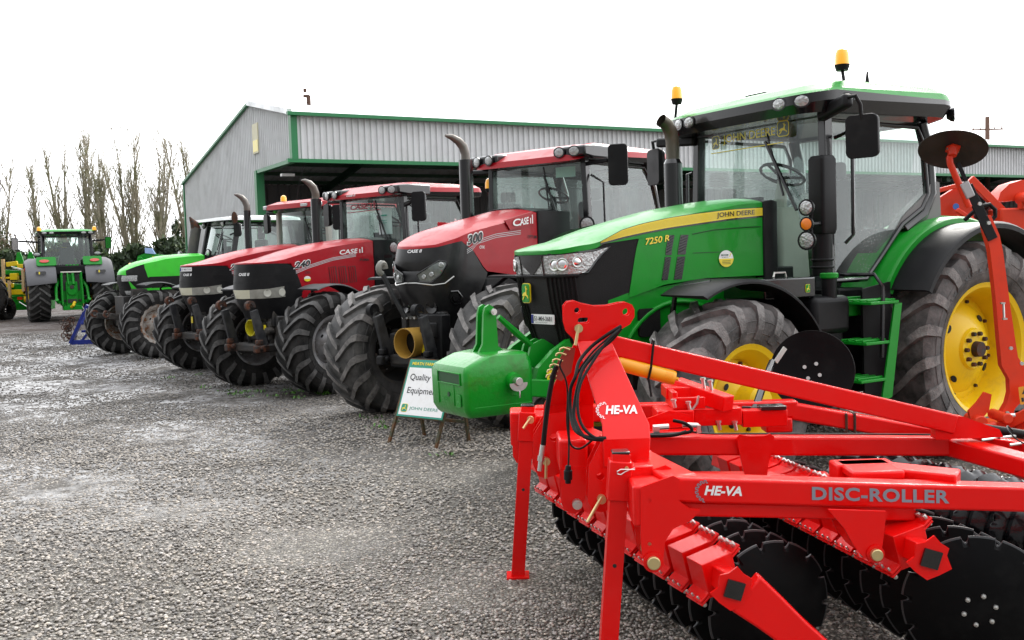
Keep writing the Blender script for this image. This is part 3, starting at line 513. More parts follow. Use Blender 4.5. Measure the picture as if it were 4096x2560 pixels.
# ================================================================ HOOD SURFACE
class Hood:
    def __init__(s, nose, d, w0, w1, sr, e1=.55, e2=.6, tuck=((0, 1), (3, 1)), qn=.5):
        s.nose, s.d, s.w0, s.w1, s.sr, s.e1, s.e2, s.tk, s.qn = nose, d, w0, w1, sr, e1, e2, tuck, qn; s.rm = None
    def P(s, q, z, off=0):
        def base(q):
            a = abs(q); sg = 1 if q >= 0 else -1; nz_ = lerp(s.nose, z)
            if a < s.qn:
                th = a / s.qn * pi / 2; x = nz_ - s.d + s.d * max(0, cos(th)) ** s.e1; t = s.w0 * max(0, sin(th)) ** s.e2
            else:
                x = nz_ - s.d - (a - s.qn); t = s.w0 + (s.w1 - s.w0) * min(1, (a - s.qn) / (lerp(s.nose, 1.7) - s.d - s.sr))
            return Vector((x, sg * t * lerp(s.tk, z), z))
        p = base(q)
        if off:
            a = base(q - .01); b = base(q + .01); d = b - a; n = Vector((-d.y, d.x, 0)) * -1
            if n.length > 1e-6: n.normalize()
            else: n = Vector((1, 0, 0))
            if q > 0 and n.y < -.3 or q < 0 and n.y > .3: n = -n
            p = p + n * off
        return p
    def q(s, x, z):
        if s.rm: x = lerp(s.rm, x)
        nz_ = lerp(s.nose, z) - s.d
        if x <= nz_: return s.qn + (nz_ - x)
        c = min(1, (x - nz_) / s.d) ** (1 / s.e1); return s.qn * math.acos(c) / (pi / 2)
    def patch(s, mb, top, bot, m=0, off=0, nq=24, nv=4, sides=(1, -1), full=False):
        """top / bot: [(x, z) ...] along the side surface; full: spans the nose from right to left"""
        def cv(pl): return [(s.q(x, z), z) for x, z in pl]
        T, B = cv(top), cv(bot)
        if full: T = [(-q, z) for q, z in T[::-1]] + T; B = [(-q, z) for q, z in B[::-1]] + B; sides = (1,)
        T, B = resamp(T, nq), resamp(B, nq)
        for sg in sides:
            G = []
            for j in range(nv + 1):
                f = j / nv; G.append([s.P(sg * (a[0] * (1 - f) + b[0] * f), a[1] * (1 - f) + b[1] * f, off) for a, b in zip(T, B)])
            mb.grid(G if sg > 0 else G[::-1], m)
    def text(s, mb, txt, x0, z0, W, Hh, sg=1, m=0, bold=0, shear=0, off=.004, slope=0):
        vs, fs, a0, a1, b0, b1 = glyphs(txt, bold, shear); o = []
        for v in vs:
            u = (v.x - a0) / (a1 - a0) * W; x = x0 - u if sg > 0 else x0 - W + u; z = z0 + (v.y - b0) / (b1 - b0) * Hh + slope * (u if sg > 0 else W - u); o.append(s.P(sg * s.q(x, z), z, off))
        mb.add(o, fs, m)
    def ntext(s, mb, txt, t0, z0, W, Hh, m=0, bold=0, shear=0, off=.006):
        vs, fs, a0, a1, b0, b1 = glyphs(txt, bold, shear); o = []
        for v in vs:
            t = t0 + (v.x - a0) / (a1 - a0) * W; z = z0 + (v.y - b0) / (b1 - b0) * Hh; lo, hi = -s.qn, s.qn
            for _ in range(18):
                q = (lo + hi) / 2
                if s.P(q, z).y < t: lo = q
                else: hi = q
            o.append(s.P(q, z, off))
        mb.add(o, fs, m)
    def logo(s, mb, x0, z0, W, Hh, sg=1, m=0, m2=1, slope=0, off=.004):
        s.text(mb, "CASE", x0 if sg > 0 else x0 - W * .28, z0 + (0 if sg > 0 else slope * W * .28), W * .72, Hh, sg, m, .022, .15, off, slope)
        for k in (0, 1):
            s.text(mb, "I", x0 - W * (.80 + .12 * k) if sg > 0 else x0 - W * (.03 + .12 * k), z0 + slope * W * .8, W * .05, Hh * (.8 if k == 0 else 1.25), sg, m if k == 0 else m2, .05, 0, off)
    def top(s, mb, edge, crown, m=0, nq=26, nj=12, inset=0):
        """edge [(x,z)..] from the nose to the rear; crown [(x,height)..]"""
        E_ = resamp([(s.q(x, z), z) for x, z in edge], nq); G = []
        for q, z in E_:
            p = s.P(q, z); c = lerp(crown, p.x); wfrac = min(1, abs(p.y) / max(.01, s.w0 * .8))
            G.append([(p.x, p.y * j, z + c * wfrac * (1 - abs(j) ** 2.6)) for j in [math.sin(pi / 2 * (-1 + 2 * k / nj)) for k in range(nj + 1)]])
        mb.grid(G, m)
def rring(z, x0, x1, w_, r, n=4, tilt=0): return [(x, y, z + tilt * (x - x0)) for x, y in rrect(x0, x1, -w_, w_, r, n)]
def lamp(parent, p, d, r, name='work_lamp', body=None, lens=None, ry=None, dep=.06):
    p = V3(p); d = V3(d).normalized(); mb = MB(); a = d.cross(Vector((0, 0, 1))).normalized(); b = a.cross(d)
    mb.loft([[p - d * dep * t + (a * cos(2 * pi * k / 18) * r * f + b * sin(2 * pi * k / 18) * (ry or r) * f) for k in range(18)] for t, f in ((1, .55), (.35, 1.02), (-.15, 1.12), (-.15, .86))], 0, caps=True)
    o = part(name, mb, body or BLK, parent); l = MB(); rings = [[p + d * h + (a * cos(2 * pi * k / 18) * r * f + b * sin(2 * pi * k / 18) * (ry or r) * f) for k in range(18)] for h, f in ((.010, .88), (.014, .7), (.016, .3))]
    l.loft(rings, 0, caps=True); part('lens', l, lens or LENSC, o); return o
def beacon(parent, p, h=.15, r=.055, stalk=None):
    x, y, z = p; mb = MB(); mb.cyl((x, y, z), (x, y, z + .05), r * .8, r * 1.05, 18)
    if stalk: mb.tube(stalk, .014, 8)
    o = part('beacon_base', mb, BLK, parent); g = MB(); g.lathe([(.05, r), (.05 + h * .55, r * .95), (.05 + h * .85, r * .75), (.05 + h, r * .25), (.051 + h, .001)], (x, y, z), (0, 0, 1), 20); part('beacon', g, BEAC, o)
def mirror(parent, arm, c, w_, h, face, mats=BLK):
    mb = MB(); mb.tube(arm, .016, 8); o = part('mirror_arm', mb, BLK, parent); b = MB(); c = V3(c); f = V3(face).normalized(); a = Vector((0, 0, 1)).cross(f).normalized(); u = f.cross(a)
    b.loft([[c + a * x * k + u * y * k + f * t for x, y in rrect(-w_ / 2, w_ / 2, -h / 2, h / 2, .05)] for t, k in ((-.045, .75), (-.02, .97), (.02, 1), (.03, .97))]); hd = part('mirror', b, mats, o)
    g = MB(); g.prism(rrect(-w_ / 2 + .02, w_ / 2 - .02, -h / 2 + .02, h / 2 - .02, .04), c - f * .046, -a, u, .004); part('mirror_glass', g, CHROME, hd)

def cab(T, rt):
    zb, zt = T['zb'], T['zt']; sb, st = T['A']; wb, wt = T['wb'], T['wt']; pm = T.get('pillar', GBLK)
    fr = MB()
    for s in (-1, 1):
        fr.beam((sb, s * wb, zb - .1), (st, s * wt, zt + .05), .075, .09, 0, up=(1, 0, 0))
        dp = T['door']; pts = [(x, s * (wb + (wt - wb) * (z - zb) / (zt - zb) + .015), z) for x, z in dp]; fr.tube(pts + [pts[0]], .022, 6)
        cp = T['C']; pts = [(x, s * (wb - .02 + (wt - wb) * max(0, (z - zb)) / (zt - zb)), z) for x, z in cp]
        fr.tube(pts, [.06] * len(pts), 8)
    fr.beam((st, -wt, zt + .03), (st, wt, zt + .03), .1, .08); fr.beam((T['C'][0][0], -wt, zt + .02), (T['C'][0][0], wt, zt + .02), .1, .08)
    fr.box(T['C'][-1][0] - .05, sb + .02, -wb, wb, zb - .35, zb - .28); part('cab_frame', fr, pm, rt, bevel=.008)
    def wy(z): return wb + (wt - wb) * (z - zb) / (zt - zb)
    g = MB(); G = []
    for k in range(7):
        z = zb - .05 + (zt - zb + .05) * k / 6; x = sb + (st - sb) * (z - zb) / (zt - zb); G.append([(x + .10 * (1 - j * j), j * (wy(z) - .03), z) for j in [-1 + 2 * i / 10 for i in range(11)]])
    g.grid(G); part('windscreen', g, T.get('gw', GLASS), rt)
    for s in (-1, 1):
        g = MB(); g.add([(x, s * (wy(z) + .005), z) for x, z in T['door']], [tuple(range(len(T['door'])))]); part('door_glass', g, T.get('gd', GLASS), rt)
    cx = T['C'][0][0]; c2 = T['C'][-1][0]; g = MB(); zc = T['C'][-1][1]; g.grid([[(cx - .03, -wt + .05, zt), (cx - .03, wt - .05, zt)], [(c2 - .02, -wb + .05, zc), (c2 - .02, wb - .05, zc)]]); part('rear_window', g, GLASS, rt)
    # inside
    dk = T.get('trim', BLK); m = MB(); m.box(c2, sb - .05, -wb + .06, wb - .06, zb - .42, zb - .3); m.box(c2 - .02, c2 + .25, -wb + .1, wb - .1, zb - .3, max(zb, zc) + .02); part('cab_floor', m, DGREY, rt)
    m = MB(); m.loft([rring(zb - .3, sb - .45, sb - .05, .24, .05), rring(zb + .3, sb - .42, sb - .06, .22, .05), rring(zb + .6, sb - .36, sb - .12, .15, .05)]); m.tube([(sb - .26, 0, zb + .45), (sb - .32, 0, zb + .86)], [.08, .04], 10); part('steering_console', m, dk, rt, bevel=.01)
    c = Vector((sb - .32, 0, zb + .90)); ax = Vector((-.45, 0, .89)); a = Vector((0, 1, 0)); b = ax.cross(a); m = MB()
    m.tube([c + (a * cos(2 * pi * k / 28) + b * sin(2 * pi * k / 28)) * .2 for k in range(29)], .015, 8, caps=False)
    for k in range(3): m.tube([c - ax * .03, c + (a * cos(.5 + 2.09 * k) + b * sin(.5 + 2.09 * k)) * .2], .013, 6)
    part('steering_wheel', m, GBLK, rt)
    sx = (c2 + sb) / 2 - .25; m = MB(); m.box(sx - .22, sx + .25, -.24, .24, zb + .15, zb + .3); m.box(sx - .32, sx - .2, -.23, .23, zb + .25, zb + .85); m.box(sx - .31, sx - .22, -.13, .13, zb + .86, zb + 1.02)
    m.box(sx - .1, sx + .25, -.38, -.27, zb + .2, zb + .3); m.box(sx - .15, sx + .15, -.15, .15, zb - .3, zb + .15); part('seat', m, SEAT, rt, bevel=.04, seg=3)
    m = MB(); m.beam((sx + .35, -.42, zb + .15), (sx + .42, -.40, zb + .55), .03, .03); m.box(sx + .36, sx + .42, -.52, -.28, zb + .5, zb + .72); part('monitor', m, BLK, rt, bevel=.008)
    # wiper
    m = MB(); zt2 = zt - .03; m.tube([(st + .09, .18, zt2), (sb + (st - sb) * .55 + .13, -.02 + T.get('wip', .3), zb + (zt - zb) * .52)], .011, 6); m.tube([(st + .11, .2, zt2 - .12), (sb + (st - sb) * .3 + .12, T.get('wip', .3) + .12, zb + (zt - zb) * .42)], .016, 6); part('wiper', m, GBLK, rt)

def fender(rt, x, z, Rd, y0, y1, a0, a1, mat_, lip=.06, name='rear_fender', n=18, mi=0, arch=.0, th=.012):
    mb = MB(); rings = []
    for k in range(n + 1):
        a = R(a0 + (a1 - a0) * k / n); c = (cos(a), sin(a)); r = Rd
        sec = [(y0, r), (y1 - .03 * (1 if y1 > y0 else -1), r + arch * .2), (y1, r - .02), (y1, r - lip), (y1 - th * (1 if y1 > y0 else -1), r - lip), (y1 - .03 * (1 if y1 > y0 else -1), r - .03), (y0, r - th)]
        rings.append([(x + c[0] * rr_, y, z + c[1] * rr_) for y, rr_ in sec])
    mb.loft(rings); return part(name, mb, mat_, rt, ang=40)

def tractor(T):
    rt = thing('tractor', T['label'], 'tractor', T['loc'], pi + R(T['al']), T.get('group'))
    wb_ = T['wbase']; Rr, Rf = T['Rr'], T['Rf']
    for s in (-1, 1):
        wheel(rt, 0, s * T['tr'], Rr, T['Wr'], T['rr'], 20, T['tyr'], T['rim'], s, 0, 'rear', T.get('roff', .2), 7 * s + T.get('spin', 0))
        wheel(rt, wb_, s * T['tf'], Rf, T['Wf'], T['rf'], 18, T['tyf'], T['rim'], s, T.get('steer', 0), 'front', T.get('foff', .12), 11 * s + T.get('spin', 0))
    c = MB(); c.box(1.2, wb_ + .35, -.24, .24, .62, 1.25); c.box(-.35, 1.25, -.33, .33, .55, 1.25); c.box(.1, 1.6, -.5, .5, .95, 1.2); c.box(wb_ - .18, wb_ + .18, -.2, .2, .5, .95)
    c.cyl((0, -T['tr'] + .1, Rr - .03), (0, T['tr'] - .1, Rr - .03), .15, n=16); c.beam((wb_, -T['tf'] + .1, Rf - .02), (wb_, T['tf'] - .1, Rf - .02), .2, .17)
    for s in (-1, 1): c.tube([(wb_ - .02, s * .15, Rf + .12), (wb_ - .12, s * (T['tf'] - .25), Rf + .1)], .035, 8); c.cyl((wb_, s * (T['tf'] - .2), Rf - .22), (wb_, s * (T['tf'] - .2), Rf + .22), .08, n=12)
    c.box(1.5, wb_ + .2, -.36, .36, 1.15, 1.4); part('chassis', c, ENG, rt, bevel=.02)
    cab(T, rt); return rt

def roof_rings(rt, rows, mats, name='roof', bevel=0, xf=None):
    mb = MB(); rings = []
    for z, x0, x1, w_, r, tl, m in rows: rings.append(rring(z, x0, x1, w_, r, 5, tl))
    n = len(rings[0])
    for i in range(len(rings) - 1): mb.loft([rings[i], rings[i + 1]], rows[i][6], caps=False)
    mb.add(rings[0], [tuple(range(n))], rows[0][6]); mb.add(rings[-1], [tuple(range(n))], rows[-1][6])
    if xf: mb.V = [xf(v) for v in mb.V]
    return part(name, mb, mats, rt, ang=40)

CY = dict(tyr=(RUB, LUG), tyf=(RUB, LUG))
# ---------------------------------------------------------------- green tractor with yellow wheels (nearest)
def build_big_green():
    T = dict(label='nearest green tractor with yellow wheels, yellow hood stripe and front weight', loc=(3.475, 9.675, 0), al=31, group='tractors parked in the row', wbase=2.75, Rr=.95, Rf=.76, Wr=.66, Wf=.56, tr=.97, tf=.93, rr=.555, rf=.40,
             tyr=(RUBD, LUGD), tyf=(RUBD, LUGD), rim=[RIMY, RUST, BLK], steer=6, roff=.27, foff=.16, spin=4, zb=1.62, zt=2.93, A=(1.47, 1.45), wb=.80, wt=.76, trim=PALE, gd=GLASSW, wip=.45,
             door=[(1.44, 1.57), (1.43, 2.9), (.3, 2.88), (.22, 2.75), (.18, 2.3), (.27, 2.17), (.54, 2.03), (.8, 1.78), (1.03, 1.57)], C=[(.2, 2.93), (.12, 2.7), (.1, 2.3), (.22, 2.12), (.5, 1.98)])
    rt = tractor(T)
    for a0, st_, r_, hh in ((34, "710/70R42", .70, .075), (205, "AXIOBIB", .70, .06)):
        tl = MB()
        for k, ch in enumerate(st_):
            a = R(a0 + k * 5.4); c = Vector((cos(a), 0, sin(a))); tg = Vector((-sin(a), 0, cos(a))); g_ = glyphs(ch, .02); wd_ = hh * (g_[3] - g_[2]) / max(.3, g_[5] - g_[4]) if ch != '/' else .03
            text(tl, ch, Vector((0, 1.275, .92)) + c * r_ - tg * wd_ / 2, tg, c + Vector((0, -.18, 0)), wd_, hh, 0, bold=.02, off=.022)
        part('tyre_lettering', tl, mat('moulded_rubber', (.018, .017, .017), .5), rt)
    H = Hood([(1.0, 3.66), (1.2, 3.74), (1.5, 3.82), (1.87, 3.87), (2.3, 3.87)], .26, .40, .47, 1.87, .62, .62, ((1.0, .78), (1.3, .97), (1.5, 1), (3, 1)))
    e = [(3.87, 1.885), (3.8, 1.9), (3.55, 1.935), (3.2, 2.03), (2.6, 2.155), (2.1, 2.225), (1.87, 2.24)]
    hb = MB(); H.top(hb, e, [(1.87, .055), (2.8, .06), (3.5, .045), (3.87, .01)])
    lo = [(3.87, 1.862), (3.8, 1.865), (3.56, 1.89), (3.47, 1.93), (3.14, 1.965), (3.1, 1.965), (1.87, 1.97)]
    H.patch(hb, e, lo, full=True, nq=60, nv=3)
    H.patch(hb, [(3.14, 1.967), (2.6, 1.967), (1.87, 1.972)], [(3.25, 1.51), (2.9, 1.60), (2.5, 1.635), (1.87, 1.635)], nv=6)
    H.patch(hb, [(3.44, 1.50), (3.25, 1.55)], [(3.44, 1.46), (3.25, 1.50)], nv=2, nq=4)
    for s in (-1, 1): hb.add([H.P(s * H.q(1.87, z), z) for z in (2.24, 1.635)] + [(1.87, 0, 1.6), (1.87, 0, 2.28)], [(0, 1, 2, 3)])
    part('hood', hb, GREEN, rt, ang=28)
    cr2 = MB(); H.patch(cr2, [(3.5, 1.925), (3.14, 1.99), (2.6, 2.03), (1.87, 2.045)], [(3.5, 1.921), (3.14, 1.984), (2.6, 2.024), (1.87, 2.039)], off=.002, nv=1)
    gb = MB(); H.patch(gb, [(3.87, 1.862), (3.8, 1.865), (3.56, 1.89), (3.47, 1.93), (3.14, 1.965)], [(3.66, 1.0), (3.62, 1.0), (3.5, 1.12), (3.42, 1.46), (3.25, 1.51)], full=True, nq=60, nv=14, off=-.004)
    for k in range(-9, 10):                                         # upright ribs of the nose
        q = k * .042
        if abs(k) < 2: continue
        gb.tube([H.P(q, z, .003) for z in (1.69, 1.5, 1.3, 1.1)], .007, 5, 1)
    gb.tube([H.P(-.42 + .84 * k / 14, 1.70, .006) for k in range(15)], .012, 6, 1)
    gr = part('grille', gb, [MESHM, BLK], rt, ang=50)
    for s in (-1, 1):
        rc = MB(); c0 = H.P(s * .33, 1.36, .002); rc.tube([H.P(s * (.33 + .075 * cos(a)), 1.37 + .08 * sin(a), .012) for a in [2 * pi * k / 12 for k in range(13)]], .014, 6); p = H.P(s * .33, 1.37, .0); rc.cyl(p, p + Vector((.02, s * .008, 0)), .045, n=14); part('tow_recess', rc, BLK, gr)
        hl = MB(); H.patch(hl, [(3.862, 1.853), (3.8, 1.858), (3.55, 1.875), (3.43, 1.905)], [(3.862, 1.715), (3.8, 1.712), (3.66, 1.715), (3.43, 1.895)], sides=(s,), off=.006, nq=20, nv=5)
        hl.V = [(x, y, z) for x, y, z in hl.V]; hd = part('headlight', hl, LENSC, rt)
        # keep a black keel between the two lamps
        rg = MB()
        for q, zz, r in ((.19, 1.782, .042), (.27, 1.784, .044), (.42, 1.80, .038)):
            c0 = H.P(s * q, zz, .012); d = (H.P(s * q, zz, .03) - c0).normalized(); a = d.cross(Vector((0, 0, 1))).normalized()
            rg.tube([c0 + (a * cos(2 * pi * k / 18) + Vector((0, 0, 1)) * sin(2 * pi * k / 18)) * r for k in range(19)], .006, 6, caps=False); rg.lathe([(-.004, r * .9), (.004, r * .55), (.006, r * .25), (.0065, .001)], c0, d, 16, 1)
        part('lamp_ring', rg, [STEEL, CHROME], hd)
        bz = MB(); bz.tube([H.P(s * H.q(x, z), z, .008) for x, z in ((3.855, 1.86), (3.7, 1.872), (3.55, 1.885), (3.42, 1.91), (3.52, 1.83), (3.62, 1.72), (3.8, 1.70))] + [H.P(s * .07, 1.70, .008), H.P(s * .07, 1.855, .008)], .009, 5); part('headlight_bezel', bz, GBLK, hd)
    kb = MB(); H.patch(kb, [(3.8695, 1.86), (3.862, 1.86)], [(3.8695, 1.70), (3.862, 1.70)], full=True, off=.012, nq=6, nv=2); part('nose_keel', kb, GBLK, gr)
    # stripe
    sb_ = MB()
    tp = [(3.50, 1.944), (3.3, 2.03), (3.13, 2.072), (2.85, 2.118), (2.57, 2.15), (2.2, 2.182), (1.875, 2.195)]; bt = [(3.50, 1.936), (3.3, 1.978), (3.13, 2.006), (2.85, 2.045), (2.57, 2.074), (2.2, 2.112), (1.875, 2.132)]
    H.patch(sb_, [(x, z + .005) for x, z in tp], [(x, z - .014) for x, z in bt], off=.002, nv=1); 
    H.patch(sb_, tp, bt, 1, off=.004, nv=2)
    for j in range(1, 7):
        f = j / 8 + .06; pl = [(a[0], a[1] * (1 - f) + b[1] * f) for a, b in zip(tp, bt)]; H.patch(sb_, [(x, z + .0012) for x, z in pl], [(x, z - .0012) for x, z in pl], 2, off=.0052, nv=1)
    yl = H.P(H.q(2.36, 2.13), 2.13, .006)
    stp = part('stripe', sb_, [GBLK, YDEC, mat('stripe_line', (.55, .42, .02), .4)], rt)
    for s in (1, -1):
        tx = MB(); ux = (-s, 0, -.0) if s > 0 else (1, 0, 0); o = H.P(s * H.q(2.37, 2.11), 2.112, .008); ux = Vector((-1, 0, .055)) if s > 0 else Vector((1, 0, -.055))
        H.text(tx, "JOHN DEERE", 2.37, 2.108, .40, .05, s, 0, .012, 0, .007, .055); part('lettering', tx, GBLK, stp)
        tx = MB(); o = H.P(s * H.q(3.085, 1.92), 1.915, .006); ux = Vector((-1, 0, .11)) if s > 0 else Vector((1, 0, -.11))
        H.text(tx, "7250 R", 3.085, 1.91, .235, .05, s, 0, .03, .15, .004, .11); H.text(tx, "7250 R", 3.085, 1.912, .235, .052, s, 1, .022, .15, .006, .11); part('model_lettering', tx, [GBLK, YDEC], rt)
    for x0, x1 in ((2.86, 2.80), (2.74, 2.66)):
        for (za, zb_) in ((1.985, 1.83), (1.815, 1.635)):
            sh = lambda z: .075 * (1.985 - z) / .35
            for s in (1, -1):
                vt = MB(); H.patch(vt, [(x0 + sh(za), za), (x1 + sh(za), za)], [(x0 + sh(zb_), zb_), (x1 + sh(zb_), zb_)], off=.004, nq=5, nv=8, sides=(s,))
                z = za - .015
                while z > zb_ + .01: vt.tube([H.P(s * H.q(x0 + sh(z) - .005, z), z - .01, .007), H.P(s * H.q(x1 + sh(z) + .005, z), z + .012, .007)], .0035, 4, 1); z -= .022
                part('side_vent', vt, [GBLK, DGREY], rt)
    # panel joint lines and the round dealer sticker
    jl = MB(); H.patch(jl, [(2.62, 1.842), (2.2, 1.845)], [(2.62, 1.836), (2.2, 1.839)], off=.003, nv=1)
    for s in (1, -1): jl.tube([H.P(s * H.q(x, z), z, .002) for x, z in ((2.62, 1.99), (2.4, 2.02), (2.1, 2.035), (1.9, 2.04))], .004, 5)
    part('panel_seam', jl, mat('dark_green_seam', (.004, .07, .01), .5), rt)
    stk = MB(); o = H.P(H.q(2.28, 1.78), 1.785, .004); ux, uy = Vector((-1, 0, 0)), Vector((0, 0, 1)); c = circ(0, 0, .078, 28, .068)
    stk.prism(c, o, ux, uy, .002, 0); stk.prism([p for p in c if p[1] <= .001], o + Vector((0, .002, 0)), ux, uy, .002, 1)
    text(stk, "MEATH FARM", o + Vector((.055, .003, .022)), ux, uy, .075, .015, 2, bold=.02); text(stk, "MACHINERY LTD", o + Vector((.05, .003, .006)), ux, uy, .07, .008, 2)
    stk.prism([(0, 0), (.02, .03), (.028, .03), (.008, 0)], o + Vector((-.03, .003, .015)), ux, uy, .001, 1)
    for k in range(3): stk.box(o.x - .045, o.x + .045, o.y + .004, o.y + .005, o.z - .02 - k * .012, o.z - .016 - k * .012, 3)
    part('dealer_sticker', stk, [WHT, YDEC, mat('dark_green_ink', (.01, .08, .03), .5), DARKT], rt)
    b = MB(); deer_badge(b, H.P(-.07, 1.49, .015) + Vector((.02, -.0, 0)), (-.0, 1, 0), (0, 0, 1), .115, .155, 0, 1, .01); part('deer_emblem', b, [GREEN, YDEC], rt)
    b = MB(); o = Vector((3.835, -.06, 1.33)); b.prism(rrect(0, .27, 0, .075, .006), o, (-.12, 1, 0), (0, 0, 1), .008, 0); o2 = o + Vector((.012, 0, 0)); b.prism(rrect(.004, .03, .004, .071, .004), o + Vector((.009, .0, 0)), (-.12, 1, 0), (0, 0, 1), .002, 1)
    text(b, "151-MH-3681", o + Vector((.012, .035, .025)), (-.12, 1, 0), (0, 0, 1), .225, .036, 2, bold=.02, off=.002); text(b, "MEATH FARM MACHINERY", o + Vector((.008, .06, .008)), (-.12, 1, 0), (0, 0, 1), .15, .009, 2, off=.004); part('number_plate', b, [WHT, BLUEP, DARKT], rt)
    # green frame side below hood, arches
    fr = MB()
    for s in (-1, 1):
        y = s * .40; pl = [(3.35, 1.5), (3.1, 1.56), (2.6, 1.62), (1.9, 1.63), (1.85, 1.30), (2.2, 1.25), (2.55, 1.18), (3.05, 1.05), (3.5, .98), (3.6, 1.15), (3.45, 1.42)]
        fr.prism(pl, (0, y, 0), (1, 0, 0), (0, 0, 1), .03 * s, 0); fr.prism(rrect(2.95, 3.16, 1.2, 1.42, .03), (0, y + s * -.006, 0), (1, 0, 0), (0, 0, 1), -.03 if s > 0 else .03, 1)
        pts = [(2.75 + .62 * cos(R(a)), y - .03 * s * 0 + .012 * s, .84 + .62 * sin(R(a))) for a in range(35, 150, 8)]; fr.tube(pts, .022, 6, 0)
    part('frame_cover', fr, [GREEN, MESHM], rt, bevel=.006)
    # cowl between hood and cab
    cw = MB(); rings = []
    for x, k in ((1.88, 1.0), (1.80, 1.03), (1.72, 1.0)): rings.append([(x, j * .485 * k, (2.30 if abs(j) < .7 else 2.26) * (1 if k > 1 else .995)) for j in (-1, -.8, -.4, 0, .4, .8, 1)] + [(x, .485 * k, 1.5), (x, -.485 * k, 1.5)])
    cw.loft(rings); cw.box(1.5, 1.75, -.45, .45, 1.2, 1.7); part('cowl', cw, BLK, rt, bevel=.01)
    # roof
    roof_rings(rt, [(2.93, .0, 1.55, .74, .1, 0, 0), (2.955, -.05, 1.76, .91, .25, 0, 0), (3.02, -.13, 1.80, .95, .28, .0, 0), (3.06, -.13, 1.80, .95, .28, 0, 1), (3.115, -.11, 1.77, .93, .28, 0, 1), (3.17, -.05, 1.62, .86, .3, .0, 1), (3.20, -.1, 1.4, .72, .3, 0, 1), (3.215, 0, 1.0, .4, .2, 0, 1)], [GBLK, GREEN], 'roof',
               xf=lambda v: (v[0], v[1], v[2] + (.055 * (1 - min(1, abs(v[0] - .7) / 1.2) ** 2) if v[2] > 3.0 else 0) + (.035 * min(1, max(0, (v[0] - .9) / .6)) if 3.05 < v[2] < 3.07 else 0) - (.05 * max(0, v[0] - 1.3) if v[2] > 2.95 else 0)))
    for t, x, dx in ((-.66, 1.79, -.2), (-.50, 1.80, 0), (.60, 1.80, .1), (.80, 1.755, .5)): lamp(rt, (x, t, 3.03), (1, dx, -.05), .066, 'roof_lamp', GBLK, ry=.048)
    lamp(rt, (1.42, .95, 3.045), (.45, 1, 0), .066, 'roof_lamp', GBLK, ry=.042); lamp(rt, (-.10, .86, 3.0), (-.5, .8, 0), .06, 'roof_lamp', GBLK)
    beacon(rt, (1.60, -.9, 3.26), .13, .055, [(1.60, -.9, 3.28), (1.60, -.93, 3.12), (1.60, -.9, 3.02), (1.60, -.75, 2.98)]); beacon(rt, (1.28, .80, 3.30), .14, .06, [(1.28, .8, 3.32), (1.28, .82, 3.2), (1.30, .92, 3.04), (1.33, .9, 3.0)])
    an = MB(); an.lathe([(0, .035), (.06, .018), (.14, .006)], (.85, .7, 3.2), (0, 0, 1), 10); an.tube([(.85, .7, 3.3), (.82, .72, 3.42)], .003, 5); an.box(1.0, 1.25, -.35, -.1, 3.26, 3.275); part('aerial', an, BLK, rt)
    # mirrors
    mb = MB(); mb.beam((1.50, .76, 2.93), (1.60, 1.14, 3.0), .09, .11); part('mirror_bracket', mb, BLK, rt, bevel=.03, seg=3)
    mirror(rt, [(1.60, 1.12, 3.02), (1.60, 1.20, 3.02), (1.57, 1.22, 2.95), (1.53, 1.20, 2.80)], (1.52, 1.20, 2.71), .26, .34, (.85, .3, -.03))
    mb = MB(); mb.beam((1.50, -.76, 2.90), (1.58, -1.22, 2.93), .07, .09); part('mirror_bracket', mb, BLK, rt, bevel=.02)
    mirror(rt, [(1.58, -1.2, 2.95), (1.58, -1.3, 2.95), (1.55, -1.3, 2.8)], (1.55, -1.3, 2.70), .26, .36, (.9, -.2, 0))
    # exhaust stack (right) and intake stack (left)
    ex = MB(); ex.cyl((1.92, -.6, 1.9), (1.92, -.6, 2.66), .085, n=24); ex.cyl((1.92, -.6, 2.66), (1.92, -.6, 2.70), .085, .065, 24); part('exhaust_stack', ex, GBLK, rt)
    ex = MB(); ex.tube([(1.92, -.6, 2.7), (1.92, -.6, 2.86), (1.94, -.6, 2.95), (1.99, -.6, 3.02), (2.05, -.6, 3.05)], [.062, .062, .062, .06, .06], 16, caps=False); part('exhaust_pipe', ex, mat('burnt_steel', (.12, .11, .09), .4, metal=.7, dirt=(.1, .06, .03)), rt)
    st = MB(); st.cyl((1.52, .78, 1.62), (1.52, .78, 1.98), .082, n=24); st.cyl((1.52, .78, 1.68), (1.52, .78, 1.70), .095, n=24); st.cyl((1.52, .78, 1.74), (1.52, .78, 1.76), .093, n=24); st.loft([rring(1.96, 1.44, 1.60, .075, .03), rring(2.0, 1.43, 1.61, .085, .03), rring(2.57, 1.43, 1.61, .082, .03), rring(2.6, 1.45, 1.59, .07, .03)]); st.V = [(x, y + (.79 if z > 1.9 and abs(y) < .2 else 0), z) for x, y, z in st.V]; part('intake_stack', st, BLK, rt, bevel=.006)
    for z, r, ln, bd in ((2.17, .06, LENSC, BLK), (2.04, .052, LENSO, BLK), (1.91, .07, LENSC, BLK)): lamp(rt, (1.86, .93, z), (1, .25, 0), r, 'front_lamp', bd, ln)
    ar = MB(); ar.tube([(1.8, .93, 2.17), (1.78, .9, 2.04), (1.8, .93, 1.91)], .014, 6); ar.tube([(1.78, .9, 2.04), (1.55, .82, 2.05)], .016, 6); part('lamp_bracket', ar, BLK, rt)
